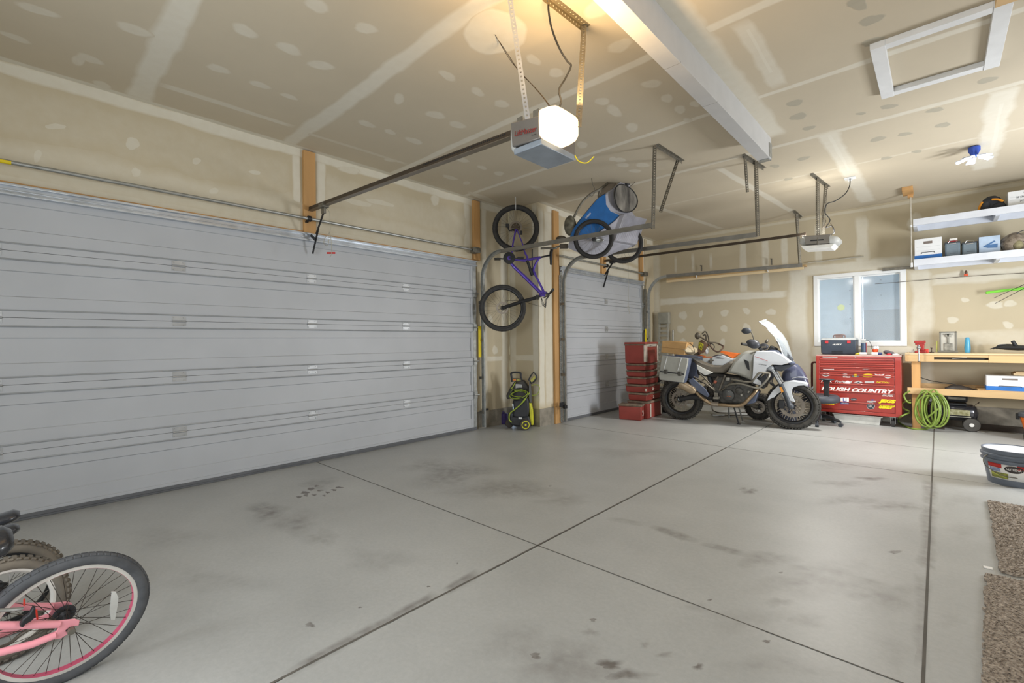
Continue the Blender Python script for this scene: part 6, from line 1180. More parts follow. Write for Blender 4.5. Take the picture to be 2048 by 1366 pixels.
b = MB(); b.prism([p+V((.02, -.1, 0)) for p in (q2(745, 430), q2(860, 600), q2(990, 800), q2(960, 830), q2(800, 640), q2(735, 510))], (0, .2, 0)); b.build('windshield_mount', M_dgrey, mo, bevel=.01)
# handlebar, guards, mirrors
b = MB(); hc = q2(520, 600); b.curve([q2(190, 548, -.40), q2(330, 560, -.30), q2(500, 610, -.12), hc, q2(560, 600, .2), q2(575, 590, .38)], .014, 10, 6); b.build('handlebar', M_frm, mo)
b = MB(); b.cyl(q2(185, 545, -.40), q2(290, 560, -.33), .02); b.build('right_grip', M_rub, mo)
b = MB(); b.sph(q2(370, 545, -.32), (.09, .05, .065), 16, 10, Matrix.Rotation(.35, 3, 'Y')); b.build('hand_guard', mat('guard_grey', (72, 74, 80), .35), mo)
b = MB(); b.sph(q2(540, 590, .32), (.07, .04, .05), 16, 10); b.build('hand_guard', MATS['guard_grey'], mo)
b = MB(); b.tube([q2(440, 500, -.28), q2(500, 600, -.2)], .01, 8); b.tube([q2(470, 600, -.2), q2(500, 640, -.15)], .022, 8); b.build('brake_master_cylinder', M_black, mo)
b = MB(); b.curve([q2(383, 475, -.32), q2(370, 420, -.33), q2(345, 365, -.34), q2(315, 345, -.35)], .008, 8); m1 = b.build('mirror_stalk', M_galvd, mo); b = MB(); b.sph(q2(262, 335, -.36), (.065, .03, .045), 14, 8); b.build('mirror', M_dgrey, mo)
b = MB(); b.curve([q2(530, 585, .34), q2(560, 530, .35), q2(590, 480, .36)], .008, 8); b.build('mirror_stalk', M_galvd, mo); b = MB(); b.sph(q2(596, 500, .37), (.022, .04, .04), 12, 8, Matrix.Rotation(.4, 3, 'Y')); b.build('mirror', M_galvd, mo)
# fork and mudguard
for s_ in (-1, 1):
    b = MB(); b.tube([q2(690, 950, 0)+V((0, s_*.10, 0)), q2(830, 1180, 0)+V((0, s_*.10, 0))], .026, 14); b.build('fork_tube', mat('fork_silver', (176, 178, 180), .25, .8), mo)
    b = MB(); b.tube([q2(830, 1180, 0)+V((0, s_*.105, 0)), V((wF.x-.02, s_*.105, RF+.02))], .032, 12); b.sph((wF.x-.01, s_*.105, RF), .045, 12, 8); b.build('fork_leg', M_dgrey, mo)
b = MB(); b.cyl(V((wF.x, -.13, RF)), V((wF.x, .13, RF)), .018); b.build('front_axle', M_galvd, mo)
fd = [(1180, 1022), (1200, 975), (1240, 918), (1290, 870), (1360, 828), (1440, 820), (1530, 832), (1596, 852), (1590, 862), (1500, 868), (1448, 885), (1430, 925), (1440, 970), (1470, 1035), (1400, 1015), (1345, 985), (1325, 930), (1290, 950), (1255, 985), (1235, 990)]
for s_ in (-1, 1):
    P = [q(x, y, -.11) for x, y in fd]; b = MB(); b.prism([V((p.x, s_*.112, p.z)) for p in P], (0, -s_*.02, 0)); fo = b.build('front_mudguard_side', M_mwhite, mo, bevel=.006, seg=3)
    if s_ < 0: b = MB(); b.prism([q(x, y, -.134) for x, y in [(1310, 882), (1332, 876), (1352, 930), (1330, 940)]], (0, -.004, 0)); b.build('amber_reflector', mat('amber', (232, 150, 40), .3), fo)
b = MB(); tp_ = [q(x, y, 0) for x, y in [(1250, 905), (1300, 862), (1365, 822), (1440, 814), (1530, 826), (1598, 850)]]
b.loft([[p+V((0, t_*.10, -.022*t_*t_)) for t_ in (-1, -.6, 0, .6, 1)]+[p+V((0, t_*.10, -.022*t_*t_-.006)) for t_ in (1, .6, 0, -.6, -1)] for p in tp_]); b.build('front_mudguard_top', M_mwhite, mo, ang=50)
b = MB(); b.box((wF.x-.12, -.10, RF+.02), (.07, .05, .12)); b.build('brake_caliper', M_black, mo, bevel=.01)
# engine and frame
plate('engine_block', [(650, 790), (760, 770), (900, 780), (1010, 850), (1060, 900), (1020, 1000), (960, 1040), (720, 1042), (650, 990), (620, 900)], -.13, .26, M_eng, bev=.02)
for (cx_, cy_, r_, nm) in ((792, 962, .082, 'clutch_cover'), (900, 920, .05, 'cylinder_cover'), (690, 985, .03, 'sprocket_cover')):
    c = q(cx_, cy_, -.14); b = MB(); b.lathe([(r_*1.05, 0), (r_*1.05, .015), (r_, .025), (r_*.75, .03), (0, .032)], c, (0, -1, 0), 28); b.build(nm, mat('cover_dark', (74, 74, 72), .4, .3) if nm == 'clutch_cover' else M_eng, mo, ang=25)
text('KTM', 'engine_lettering', mat('orange_ink', (206, 110, 50), .5), mo, basis(q(795, 975, -.1735), (1, 0, -.05), (0, 0, 1)), .05, width=.05, height=.012, bold=.0006)
text('LC8', 'engine_lettering', M_sil if 'M_sil' in globals() else M_white, mo, basis(q(795, 925, -.1735), (1, 0, -.05), (0, 0, 1)), .05, width=.025, height=.01, bold=.0005)
b = MB(); b.prism([q(x, y, -.1) for x, y in [(640, 735), (1000, 790), (1080, 860), (1000, 880), (700, 800), (480, 760), (470, 700)]], (0, .2, 0)); b.build('airbox', mat('airbox_dark', (52, 50, 48), .7), mo, bevel=.02)
for nm, pts, r_, d in (('trellis_frame', [(760, 760), (700, 915)], .018, -.14), ('trellis_frame', [(690, 775), (600, 900)], .014, -.13), ('trellis_frame', [(860, 800), (720, 920)], .014, -.14), ('subframe_tube', [(440, 775), (560, 845), (660, 920)], .013, -.16), ('subframe_tube', [(500, 740), (580, 820), (650, 900)], .011, -.14), ('subframe_tube', [(480, 830), (560, 800)], .009, -.15), ('shock_spring', [(600, 770), (625, 870)], .035, -.03)):
    b = MB(); b.curve([q(x, y, d) for x, y in pts], r_, 10, 4); b.build(nm, M_frm if nm != 'shock_spring' else M_dgrey, mo)
for (x, y, s_, mm) in ((660, 830, .04, 'cable_red'), (790, 800, .05, 'cyl_silver'), (930, 960, .035, 'cyl_silver'), (1000, 930, .03, 'cyl_silver'), (560, 880, .04, 'cyl_dark'), (520, 830, .03, 'cyl_dark'), (1050, 830, .06, 'cyl_dark'), (860, 850, .05, 'cyl_dark')):
    b = MB(); b.box(q(x, y, -.14), (s_, .06, s_*1.1), Matrix.Rotation(x*.01, 3, 'Y')); b.build('engine_fitting', mat(mm, {'cable_red': (160, 90, 70), 'cyl_silver': (160, 158, 150), 'cyl_dark': (70, 68, 64)}[mm], .45, .3, var=.2, scale=40), mo, bevel=.008)
b = MB(); b.prism([q(x, y, -.18) for x, y in [(1100, 800), (1170, 740), (1190, 790), (1150, 900), (1095, 880)]], (0, .36, 0)); b.build('radiator', M_black, mo, bevel=.008)
b = MB(); b.prism([q(x, y, -.12) for x, y in [(1040, 900), (1100, 930), (1060, 1040), (980, 1060), (960, 1040), (1010, 1000)]], (0, .24, 0)); b.build('belly_pan', M_navy, mo, bevel=.012)
# crash bars
for s_ in (-1, 1):
    def cq(x, y, dd): p = q(x, y, -dd); return V((p.x, s_*dd, p.z))
    b = MB(); b.curve([cq(825, 805, .2), cq(920, 822, .235), cq(1020, 830, .25), cq(1060, 790, .26), cq(1105, 738, .26), cq(1150, 738, .25), cq(1205, 748, .22), cq(1190, 800, .24), cq(1110, 882, .25), cq(1060, 888, .25), cq(930, 850, .24), cq(840, 848, .22), cq(760, 872, .17)], .0145, 10, 5); b.build('crash_bar', mat('crash_bar_grey', (124, 120, 110), .4, .4), mo)
# exhaust
b = MB(); b.curve([q(1090, 895, -.12), q(1060, 935, -.17), q(1000, 1000, -.2), q(940, 1055, -.2), q(860, 1072, -.2), q(740, 1062, -.2), q(640, 1055, -.19), q(580, 1030, -.19), q(520, 985, -.2), q(468, 935, -.22)], [.026]*50+[.023]*5, 12, 6); b.build('exhaust_pipe', M_exh, mo)
b = MB(); b.cyl(q(690, 1058, -.2), q(620, 1050, -.2), .034, n=16); b.build('exhaust_collector', mat('collector', (150, 138, 124), .4, .5), mo)
b = MB(); A_, B_ = q(450, 925, -.25), q(300, 845, -.27); dd_ = (B_-A_).normalized(); nn_ = dd_.cross(V((0, 1, 0))).normalized()
b.loft([[A_+dd_*((B_-A_).length*t_)+nn_*(.06*s_*math.copysign(abs(math.cos(a))**.6, math.cos(a)))+V((0, .055*s_*math.copysign(abs(math.sin(a))**.6, math.sin(a)), 0)) for a in [2*PI*k/20 for k in range(20)]] for t_, s_ in ((-.08, .4), (.05, .85), (.15, 1), (.8, 1.05), (1.0, .9))]); b.build('muffler', mat('muffler_bronze', (156, 138, 114), .4, .5), mo, ang=40)
plate('pillion_bracket', [(385, 815), (430, 790), (560, 900), (598, 965), (580, 985), (500, 940), (430, 880)], -.24, .03, M_navy, bev=.008)
# swingarm, stand, footpeg
b = MB(); 
for s_ in (-1, 1): b.tube([V((wR.x, s_*.10, RR)), q(440, 975, 0)+V((0, s_*.10, 0)), q(640, 985, 0)+V((0, s_*.08, 0))], [.032, .042, .04], 10)
b.box(q(610, 985), (.08, .18, .07)); b.build('swingarm', mat('swingarm_black', (48, 48, 50), .45), mo)
b = MB(); b.cyl((wR.x, -.12, RR), (wR.x, .12, RR), .022); b.build('rear_axle', M_galv, mo)
b = MB(); b.tube([q(845, 1070, -.05), V((q(893, 1218, -.05).x, -.02, .012))], .011, 8); b.box((q(893, 1218, -.05).x, -.02, .008), (.05, .03, .014)); b.build('side_stand', M_black, mo)
b = MB(); b.tube([q(895, 1075, .12), V((q(925, 1170, .12).x, .22, .012))], .010, 8); b.box((q(925, 1170, .12).x, .22, .008), (.06, .04, .014)); b.build('side_stand', M_galv, mo)
b = MB(); b.box(q(670, 990, -.24), (.07, .08, .03)); b.box(q(670, 970, -.20), (.05, .02, .09)); b.build('footpeg', M_galvd, mo)
b = MB()
for k in range(4): b.curve([q2(560+20*k, 640, -.05), q2(640+10*k, 960, -.10), q2(660+14*k, 1060, -.12), q2(620+20*k, 1150, -.12), q2(700+12*k, 1230, -.12)], .006, 6)
b.build('brake_hoses', M_black, mo)
# cardboard box strapped on the tail
cb_ = E_('cardboard_box', M=MM.copy(), label='long brown cardboard box with a torn taped end, resting on the motorcycle tail', cat='box')
pa, pb2, pc2, pd_ = q(125, 413, -.30), q(378, 430, -.30), q(345, 560, -.30), q(110, 530, -.30)
b = MB(); b.prism([pa, pb2, pc2, pd_], (0, .34, 0)); b.build('carton', mat('brown_cardboard', (184, 146, 96), .8, var=.06), cb_, bevel=.006)
b = MB(); b.tube([q(114, 478, -.302), q(240, 488, -.302), q(360, 500, -.302)], .003, 6); b.build('carton_fold', mat('cardboard_fold', (150, 118, 76), .8), cb_)
b = MB(); rg = []
for t_, s_ in ((0, 1.0), (.35, 1.05), (.7, .85), (1, .5)):
    c = q(360+105*t_, 500+12*t_, -.14); rg.append([c+V((.015*math.sin(5*a+t_*4), .16*s_*math.cos(a), .07*s_*math.sin(a)*(1+.12*math.sin(4*a)))) for a in [2*PI*k/16 for k in range(16)]])
b.loft(rg); b.build('torn_end', mat('crumpled_paper', (206, 192, 164), .7, c2=(160, 142, 112), scale=14, bump=.6, bscale=20), cb_, ang=30)
b = MB(); b.curve([q(375, 430, -.25), q(420, 450, -.26), q(440, 480, -.26), q(450, 530, -.24)], .005, 6); b.build('strap', M_black, cb_)

# ------------------------------------------------------------------ orange dirt bike behind
MDm = MM.copy()
db = E_('dirt_bike', M=MDm, label='orange and white dirt bike facing left behind the adventure motorcycle', cat='motorcycle')
DY = .62
M_or = mat('orange_plastic', (226, 112, 36), .4, var=.03, coat=.2)
def r3(x, y, d=DY): return PL(MM, 1380+x/15.18, 640+y/15.18, d)
def q5(x, y, d=DY): return q(x, y, d)
def w3(x, y, d=DY): return q(x, y, d)
wb_ = q(1100, 1085, DY); rB = .24
b0_ = V((wb_.x, DY, max(wb_.z, .0))); rB = max(.2, b0_.z)
wheel(db, axle((b0_.x, DY, rB+.002), (0, 1, 0)), rB, .05, M_rimk, 'rear_wheel', 'knobby', 24, hub=.04, hw=.06, disc=.10, discy=-.07, spoke_r=.002, tire_m=M_moto_t, knob=.012)
fx = q(133, 985, DY).x
wheel(db, axle((fx+.02, DY-.02, .33), (.75, 1, 0)), .33, .042, M_rimk, 'front_wheel', 'knobby', 24, hub=.04, hw=.05, disc=.11, discy=-.06, spoke_r=.002, tire_m=M_moto_t, knob=.012)
def dplate(name, pts, th, m_, f=r3, bev=.008, dy=0.0, par=db): b = MB(); b.prism([f(x, y, DY+dy) for x, y in pts], (0, th, 0)); return b.build(name, m_, par, bevel=bev, seg=3)
dplate('seat', [(900, 980), (960, 935), (1150, 975), (1490, 1020), (1300, 1170), (1100, 1060)], .16, M_or, dy=-.08)
dplate('tank_shroud', [(560, 1130), (640, 1110), (870, 1040), (960, 1060), (1300, 1190), (1200, 1260), (1000, 1380), (700, 1380), (380, 1330), (180, 1190), (330, 1180)], .30, mat('shroud_white', (206, 212, 216), .35, var=.02), dy=-.15)
dplate('orange_shroud_stripe', [(200, 1100), (340, 1065), (500, 1110), (700, 1105), (690, 1140), (500, 1140), (340, 1150), (230, 1130)], .004, M_or, dy=-.156, bev=.001)
dplate('dark_shroud_stripe', [(640, 1115), (820, 1050), (900, 1045), (980, 1068), (860, 1075), (660, 1130)], .004, mat('stripe_dark', (70, 60, 66), .4), dy=-.157, bev=.001)
dplate('dark_shroud_stripe', [(720, 1150), (850, 1130), (1060, 1165), (860, 1160)], .004, MATS['stripe_dark'], dy=-.158, bev=.001)
dplate('front_mudguard', [(160, 1090), (240, 1060), (420, 1090), (430, 1120), (240, 1120)], .14, M_or, dy=-.07)
np_ = dplate('number_plate', [(260, 680), (340, 600), (420, 640), (530, 720), (480, 900), (380, 1010), (270, 1040), (230, 930)], .03, mat('plate_brown', (120, 96, 76), .5), dy=-.12)
dplate('yellow_plate_panel', [(262, 690), (300, 670), (420, 750), (350, 930), (255, 850)], .003, mat('plate_yellow_green', (206, 200, 50), .5), dy=-.1235, bev=.001)
text('131', 'plate_number', mat('number_black', (60, 54, 40), .5), db, basis(r3(332, 800, DY-.125), r3(400, 780, DY)-r3(300, 750, DY), r3(330, 700, DY)-r3(310, 900, DY)), .05, width=.055, height=.075, bold=.001)
dplate('orange_plate_side', [(500, 720), (540, 760), (520, 800), (420, 980), (370, 1000), (430, 850)], .03, M_or, dy=-.10)
b = MB(); b.sph(r3(500, 930, DY-.05), (.035, .05, .06)); b.build('headlamp_shell', M_white, db)
b = MB(); b.curve([r3(240, 480, DY-.38), r3(340, 530, DY-.30), r3(480, 620, DY-.12), r3(600, 680, DY), r3(760, 690, DY+.15), r3(870, 720, DY+.36)], .013, 8); b.build('handlebar', M_frm, db)
b = MB(); b.sph(r3(228, 480, DY-.38), (.045, .03, .055)); b.build('left_hand_guard', M_frm, db)
b = MB(); b.curve([r3(360, 430, DY-.2), r3(430, 360, DY-.2), r3(490, 370, DY-.2), r3(550, 500, DY-.15), r3(570, 630, DY-.1)], .010, 8); b.curve([r3(400, 480, DY-.2), r3(470, 440, DY-.2), r3(490, 600, DY-.15)], .012, 8); b.build('control_cables', M_frm, db)
b = MB(); b.curve([r3(560, 720, DY-.1), r3(680, 870, DY-.1), r3(800, 960, DY), r3(900, 950, DY+.1), r3(1000, 850, DY+.2), r3(1000, 790, DY+.25), r3(880, 730, DY+.3)], .013, 8); b.build('crossbar_pad', mat('pad_brown', (92, 72, 62), .6), db)
b = MB(); b.curve([r3(640, 700, DY), r3(720, 760, DY), r3(740, 830, DY), r3(700, 900, DY)], .007, 6); b.build('clutch_cable', M_black, db)
for s_ in (-1, 1): b = MB(); b.tube([r3(590, 700, DY)+V((0, s_*.09, 0)), V((fx+.08, DY+s_*.09, .55)), V((fx+.02, DY+s_*.08, .33))], [.022, .026, .03], 10); b.build('fork_leg', M_frm, db)
b = MB(); b.prism([q5(x, y, DY-.1) for x, y in [(640, 760), (1000, 800), (1020, 980), (900, 1060), (640, 1050), (560, 900)]], (0, .2, 0)); b.build('engine', M_eng, db, bevel=.03)
b = MB(); b.tube([q5(900, 1030, DY-.08), V((b0_.x, DY-.09, rB))], .025, 8); b.tube([q5(900, 1030, DY+.08), V((b0_.x, DY+.09, rB))], .025, 8); b.build('swingarm', M_galvd, db)
b = MB(); b.box(r3(640, 1240, DY-.18), (.03, .04, .08)); b.cyl(r3(560, 1260, DY-.18), r3(720, 1220, DY-.18), .012); b.build('petcock', M_galvd, db)
b = MB(); b.bar(q5(640, 1165, DY-.1)*1, q5(760, 1160, DY-.1), .05, .02); b.tube([V((q5(800, 1100, DY).x, DY-.05, .3)), V((q5(820, 1100, DY).x, DY-.16, .01))], .012, 8); b.build('kickstand', M_galv, db)
# navy scooter-like body behind the front wheel
sx = E_('covered_scooter', M=MM.copy(), label='dark slate-blue curved vehicle body with a pale stripe, behind the motorcycle front wheel', cat='scooter')
pts = [(1335, 720), (1400, 660), (1462, 628), (1520, 670), (1572, 740), (1605, 830), (1620, 905), (1600, 940), (1480, 950), (1360, 930), (1320, 820)]
b = MB(); P = [q(x, y, .36) for x, y in pts]; c = sum(P, V((0, 0, 0)))/len(P)
b.loft([[V((c.x+(p.x-c.x)*k_, .28+dy, c.z+(p.z-c.z)*k_)) for p in P] for dy, k_ in ((0, .80), (.03, .95), (.08, 1.02), (.15, 1.0), (.20, .85))]); b.build('body_shell', mat('dark_slate_blue', (76, 80, 102), .35, coat=.3), sx, sub=1, ang=60)
b = MB(); b.curve([q(1440, 792, .275), q(1500, 782, .265), q(1560, 785, .268), q(1598, 796, .29)], [.004]*6+[.010]*6+[.004]*7, 8); b.build('pale_stripe', M_mwhite, sx)
xa_ = q(1470, 1000, .55).x; b = MB(); b.bb((xa_-.22, .32, .0), (xa_+.02, .50, .34)); b.build('lower_body', mat('navy_black', (38, 42, 54), .6), sx, bevel=.05, seg=4)
b = MB(); b.curve([q(1618, 905, .4), q(1640, 890, .4), q(1650, 875, .4)], .012, 8); b.build('chrome_lever', M_chrome, sx)
# cable and mat on the floor
b = MB(); b.prism([FL(u, v, .002) for u, v in ((1418, 826), (1460, 820), (1560, 822), (1590, 832), (1540, 834), (1470, 834))], (0, 0, .004)); tag(b.build('plastic_sheet', mat('pale_sheet', (190, 194, 196), .5)), 'pale plastic sheet on the floor under the motorcycle', 'sheet')
for k, (pts, lab) in enumerate((([(1424, 812), (1428, 822), (1450, 826), (1500, 824), (1560, 826)], 'dark cable running along the floor under the motorcycle engine'), ([(1422, 829), (1440, 832), (1480, 830), (1520, 833)], 'thin dark strap lying on the pale sheet under the motorcycle'))):
    b = MB(); b.curve([FL(u, v, .014) for u, v in pts], .007, 6); tag(b.build('floor_cable', M_rail), lab, 'cable')

# ------------------------------------------------------------------ red hard cases by the single door
M_rc = mat('faded_red_plastic', (152, 66, 58), .5, var=.08, scale=5); M_dust = mat('dusty_lid', (128, 112, 96), .85, var=.2, scale=12)
def hard_case(A, B, C, z0, z1, label, lid='dust', latch=(), ribs=False, group=None, wk=1.0, name='hard_case'):
    """A left-front, B front corner, C right-rear on the ground plan"""
    A, B, C = V(A), V(B), V(C); A.z = B.z = C.z = 0; ex = (B-A).normalized(); L = (B-A).length; ey = V((-ex.y, ex.x, 0)); W = abs((C-B).dot(ey))*wk
    M = Matrix.Translation((A.x, A.y, z0)) @ Matrix.Rotation(math.atan2(ex.y, ex.x), 4, 'Z'); h = z1-z0; lt = min(.035, h*.25)
    t = E_(name, M=M, label=label, cat='case', group=group)
    b = MB(); b.loft([[V((i, i, z)), V((L-i, i, z)), V((L-i, W-i, z)), V((i, W-i, z))] for z, i in ((.0, .014), (.02, .004), (h-lt, 0))]); b.build('case_body', M_rc, t, bevel=.010, seg=3)
    b = MB(); e = .006; b.loft([[V((-e+i, -e+i, z)), V((L+e-i, -e+i, z)), V((L+e-i, W+e-i, z)), V((-e+i, W+e-i, z))] for z, i in ((h-lt+.001, 0), (h-.006, 0), (h-.001, .012))]); b.build('lid', M_dust if lid == 'dust' else M_rc, t, bevel=.006)
    if lid == 'red': b = MB(); b.bb((-e-.002, -e-.002, h-lt-.02), (L+e+.002, W+e+.002, h-lt-.0)); b.build('grey_band', M_dust, t, bevel=.003)
    for s_, f_ in latch:
        lh = h*.75 if ribs else h*.35; zc = (h-lt)*.52
        if s_ == 'F': c_ = (L*f_, -.006, zc); dm = (.03, .014, lh)
        else: c_ = (L+.006, W*f_, zc); dm = (.014, .03, lh)
        b = MB(); b.box(c_, dm); b.build('latch', mat('latch_bone', (214, 206, 192), .5), t, bevel=.004)
    if not ribs:
        b = MB(); b.bb((L+.0, W*.3, h*.35), (L+.012, W*.7, h*.5)); b.build('carry_handle', M_rc, t, bevel=.004)
    return t
A0_, B0_, C0_ = FL(1237.5, 838.7), FL(1282.7, 842), FL(1294.5, 837)
def hz(p, u, v): d = ray(u, v); tt = ((V(p)-CAM).xy.length)/d.xy.length; return CAMH+d.z*tt
hard_case(A0_, B0_, C0_, 0, hz(B0_, 1283, 810), 'dusty-lidded red case alone on the floor in front of the stacked red cases', latch=(('R', .4),), wk=.72)
BT, CT = FL(1295.5, 838.5), FL(1324, 829); ey_ = (CT-BT).normalized(); ex_ = V((ey_.y, -ey_.x, 0)); 
def tower(uL, uB, uR, v0, v1, label, lid='dust', latch=(), ribs=False, z0=None):
    B = BT+V((0, 0, 0)); 
    # corner under pixel column uB at the tower distance, faces parallel to the lowest case
    d = ray(uB, 760); t_ = ((BT-CAM).xy.length)/d.xy.length; B = CAM+d*t_; B.z = 0
    def hit(o, dr, u):
        d = ray(u, 760); a = V((d.x, d.y)); det = dr.x*(-a.y)-dr.y*(-a.x); r_ = V((-o.x, -o.y)); return (r_.x*(-a.y)-r_.y*(-a.x))/det
    wL = abs(hit(B, -ex_, uL)); wR_ = abs(hit(B, ey_, uR)); A = B-ex_*wL; C = B+ey_*wR_
    return hard_case(A, B, C, z0 if z0 is not None else hz(B, uB, v0), hz(B, uB, v1), label, lid, latch, ribs)
zs = [838, 804, 784, 767, 755.5, 743.5, 728, 684]
def zz(v): return hz(BT, 1294, v)
tw = [(1254, 1295.5, 1324, 0, zz(803.5), 'lowest red case of the tall stack beside the single garage door', 'dust', (('R', .15), ('R', .9)), True),
      (1256, 1293, 1321, zz(803), zz(787), 'red case second from the bottom of the stack, white latch on its side', 'dust', (('R', .45),), False),
      (1251, 1294, 1320, zz(786.5), zz(770), 'red case third from the bottom of the stack, with a wide dusty rim', 'dust', (('F', .95), ('R', .4)), False),
      (1253, 1292, 1317, zz(769.5), zz(755), 'lowest of the three thin red cases in the middle of the stack', 'dust', (), False),
      (1252.5, 1291, 1315, zz(754.5), zz(742), 'middle one of the three thin red cases in the stack', 'dust', (), False),
      (1252, 1290.5, 1315, zz(741.5), zz(728.5), 'uppermost of the three thin red cases in the stack', 'dust', (), False),
      (1250, 1291, 1316, zz(728), zz(684), 'large deep red case on top of the stack, with white corner latches', 'red', (('R', .08), ('F', .985), ('R', .95)), True)]
for (uL, uB, uR, za, zb, lab, lid, lt_, rb_) in tw: tower(uL, uB, uR, 0, 0, lab, lid, lt_, rb_, z0=za) if False else None
for (uL, uB, uR, za, zb, lab, lid, lt_, rb_) in tw:
    d = ray(uB, 760); t_ = ((BT-CAM).xy.length)/d.xy.length; B = CAM+d*t_; B.z = 0
    def hit(o, dr, u):
        dd = ray(u, 760); det = -dr.x*dd.y+dr.y*dd.x; return (o.x*dd.y-o.y*dd.x)/det
    A = B-ex_*abs(hit(B, -ex_, uL)); C = B+ey_*abs(hit(B, ey_, uR))
    tc2 = hard_case(A, B, C, za+.001, zb, lab, lid, lt_, rb_)
    if lid == 'red':
        L_ = (B-A).length; W_ = (C-B).length; h_ = zb-za
        b = MB(); b.bb((L_+.004, W_*.14, h_-.075), (L_+.0095, W_*.86, h_-.035)); b.build('lid_label', mat('label_bone', (206, 200, 192), .5), tc2)
        text('Rugged Pro', 'lid_lettering', mat('case_ink', (70, 60, 60), .5), tc2, basis((L_+.011, W_*.5, h_-.055), (0, 1, 0), (0, 0, 1)), .05, width=W_*.55, height=.02, bold=.0005)

# ------------------------------------------------------------------ pressure washer
pc0, pc1 = FL(1050, 860), FL(1018, 852); ax_ = (pc0-pc1); 
ang_ = math.atan2(ax_.y, ax_.x)
MW = Matrix.Translation((pc0+pc1)/2) @ Matrix.Rotation(YAW-.1, 4, 'Z')
pw = E_('pressure_washer', M=MW, label='black and lime electric pressure washer with a coiled lime hose beside the wall corner', cat='pressure washer')
def pwp(x, y, d=0.0): return PL(MW, 1000+x/9.757, 730+y/9.757, d)
M_lime = mat('lime_plastic', (206, 206, 52), .45); M_pk = mat('washer_black', (44, 46, 50), .5)
def pp(name, pts, d, th, m_, bev=.012): b = MB(); b.prism([pwp(x, y, d) for x, y in pts], (0, th, 0)); return b.build(name, m_, pw, bevel=bev, seg=3)
pp('main_body', [(240, 690), (520, 620), (560, 700), (570, 900), (540, 1040), (300, 1040), (230, 1000), (260, 850)], -.12, .24, M_pk, .03)
pp('lower_housing', [(180, 1000), (430, 1030), (560, 1000), (610, 1180), (440, 1210), (200, 1180)], -.13, .27, M_pk, .02)
pp('upper_tray', [(120, 600), (200, 430), (270, 340), (470, 290), (560, 420), (570, 640), (480, 640), (200, 660), (130, 670)], -.02, .10, mat('washer_dark', (58, 56, 52), .5), .02)
pp('label_plate', [(300, 370), (425, 380), (440, 520), (400, 530), (305, 500)], -.026, .006, mat('label_pale', (176, 176, 176), .5), .002)
pp('lime_rear_shell', [(555, 700), (600, 760), (635, 900), (648, 1180), (600, 1170), (585, 1100), (570, 900)], -.06, .18, M_lime, .01)
b = MB(); b.curve([pwp(240, 330), pwp(228, 240), pwp(218, 170), pwp(250, 148), (pwp(320, 145)), pwp(400, 158), pwp(408, 240), pwp(440, 340), pwp(480, 450)], .016, 10, 5); b.build('carry_handle', M_pk, pw)
pp('handle_panel', [(235, 255), (410, 262), (420, 330), (245, 325)], -.015, .04, mat('handle_olive', (92, 88, 66), .5), .006)
pp('orange_badge', [(250, 275), (310, 275), (310, 308), (250, 305)], -.02, .006, mat('badge_orange', (224, 130, 50), .5), .002)
pp('lime_badge', [(325, 278), (380, 280), (378, 308), (325, 305)], -.02, .006, mat('badge_lime', (170, 170, 80), .5), .002)
for nm, (cx_, cy_), dy, r_ in (('near_wheel', (492, 1152), -.17, .078), ('far_wheel', (185, 1140), .02, .062)):
    c = pwp(cx_, cy_, dy); c.z = r_+.002; MWm = axle(c, (.25, -1, 0)); b = MB(MWm); b.lathe([(r_*.7, -.03), (r_*.97, -.028), (r_, -.015), (r_, .015), (r_*.97, .028), (r_*.7, .03)], n=32); w0 = b.build(nm, mat('washer_tire', (72, 66, 62), .7), pw)
    if nm == 'near_wheel':
        b = MB(MWm); b.lathe([(r_*.74, .022), (r_*.74, .034), (r_*.6, .036), (r_*.56, .026), (r_*.2, .028), (r_*.16, .038), (0, .04)], n=32); b.build('lime_rim', M_lime, w0)
        for k in range(5): a = 2*PI*k/5; b = MB(MWm); b.box((r_*.42*math.cos(a), r_*.42*math.sin(a), .0275), (.024, .012, .004), Matrix.Rotation(a, 3, 'Z')); b.build('rim_slot', M_pk, w0)
pp('purple_shadowed_box', [(60, 960), (130, 945), (125, 1160), (55, 1130)], .0, .12, mat('dark_purple_plastic', (58, 48, 86), .5), .01) if False else None
pp('white_sticker', [(360, 1020), (430, 1025), (425, 1058), (360, 1052)], -.135, .004, M_white, .001)
# spray gun and lance in the holder
b = MB(); b.loft([[pwp(x, y, -.06) + V((0, dy, 0)) for x, y, dy in ((570, 290, 0), (600, 330, .03), (615, 560, .03), (622, 740, .0), (575, 740, -.01), (560, 560, -.02))], [pwp(x, y, -.02) + V((0, dy, 0)) for x, y, dy in ((570, 290, 0), (600, 330, .03), (615, 560, .03), (622, 740, .0), (575, 740, -.01), (560, 560, -.02))]]); b.build('spray_gun_body', mat('gun_grey', (70, 70, 66), .5), pw, bevel=.006)
gp = [(560, 290), (600, 210), (655, 140), (712, 205), (710, 265), (660, 330), (620, 355)]
b = MB(); b.tube([pwp(x, y, -.04) for x, y in gp], .012, 8, closed=True); b.build('trigger_guard', M_pk, pw)
pp('trigger', [(590, 300), (672, 205), (695, 250), (640, 320), (612, 345)], -.045, .02, mat('trigger_lime', (176, 172, 84), .5), .004)
M_wh2 = mat('washer_hose_lime', (150, 170, 60), .45); rr2 = random.Random(9)
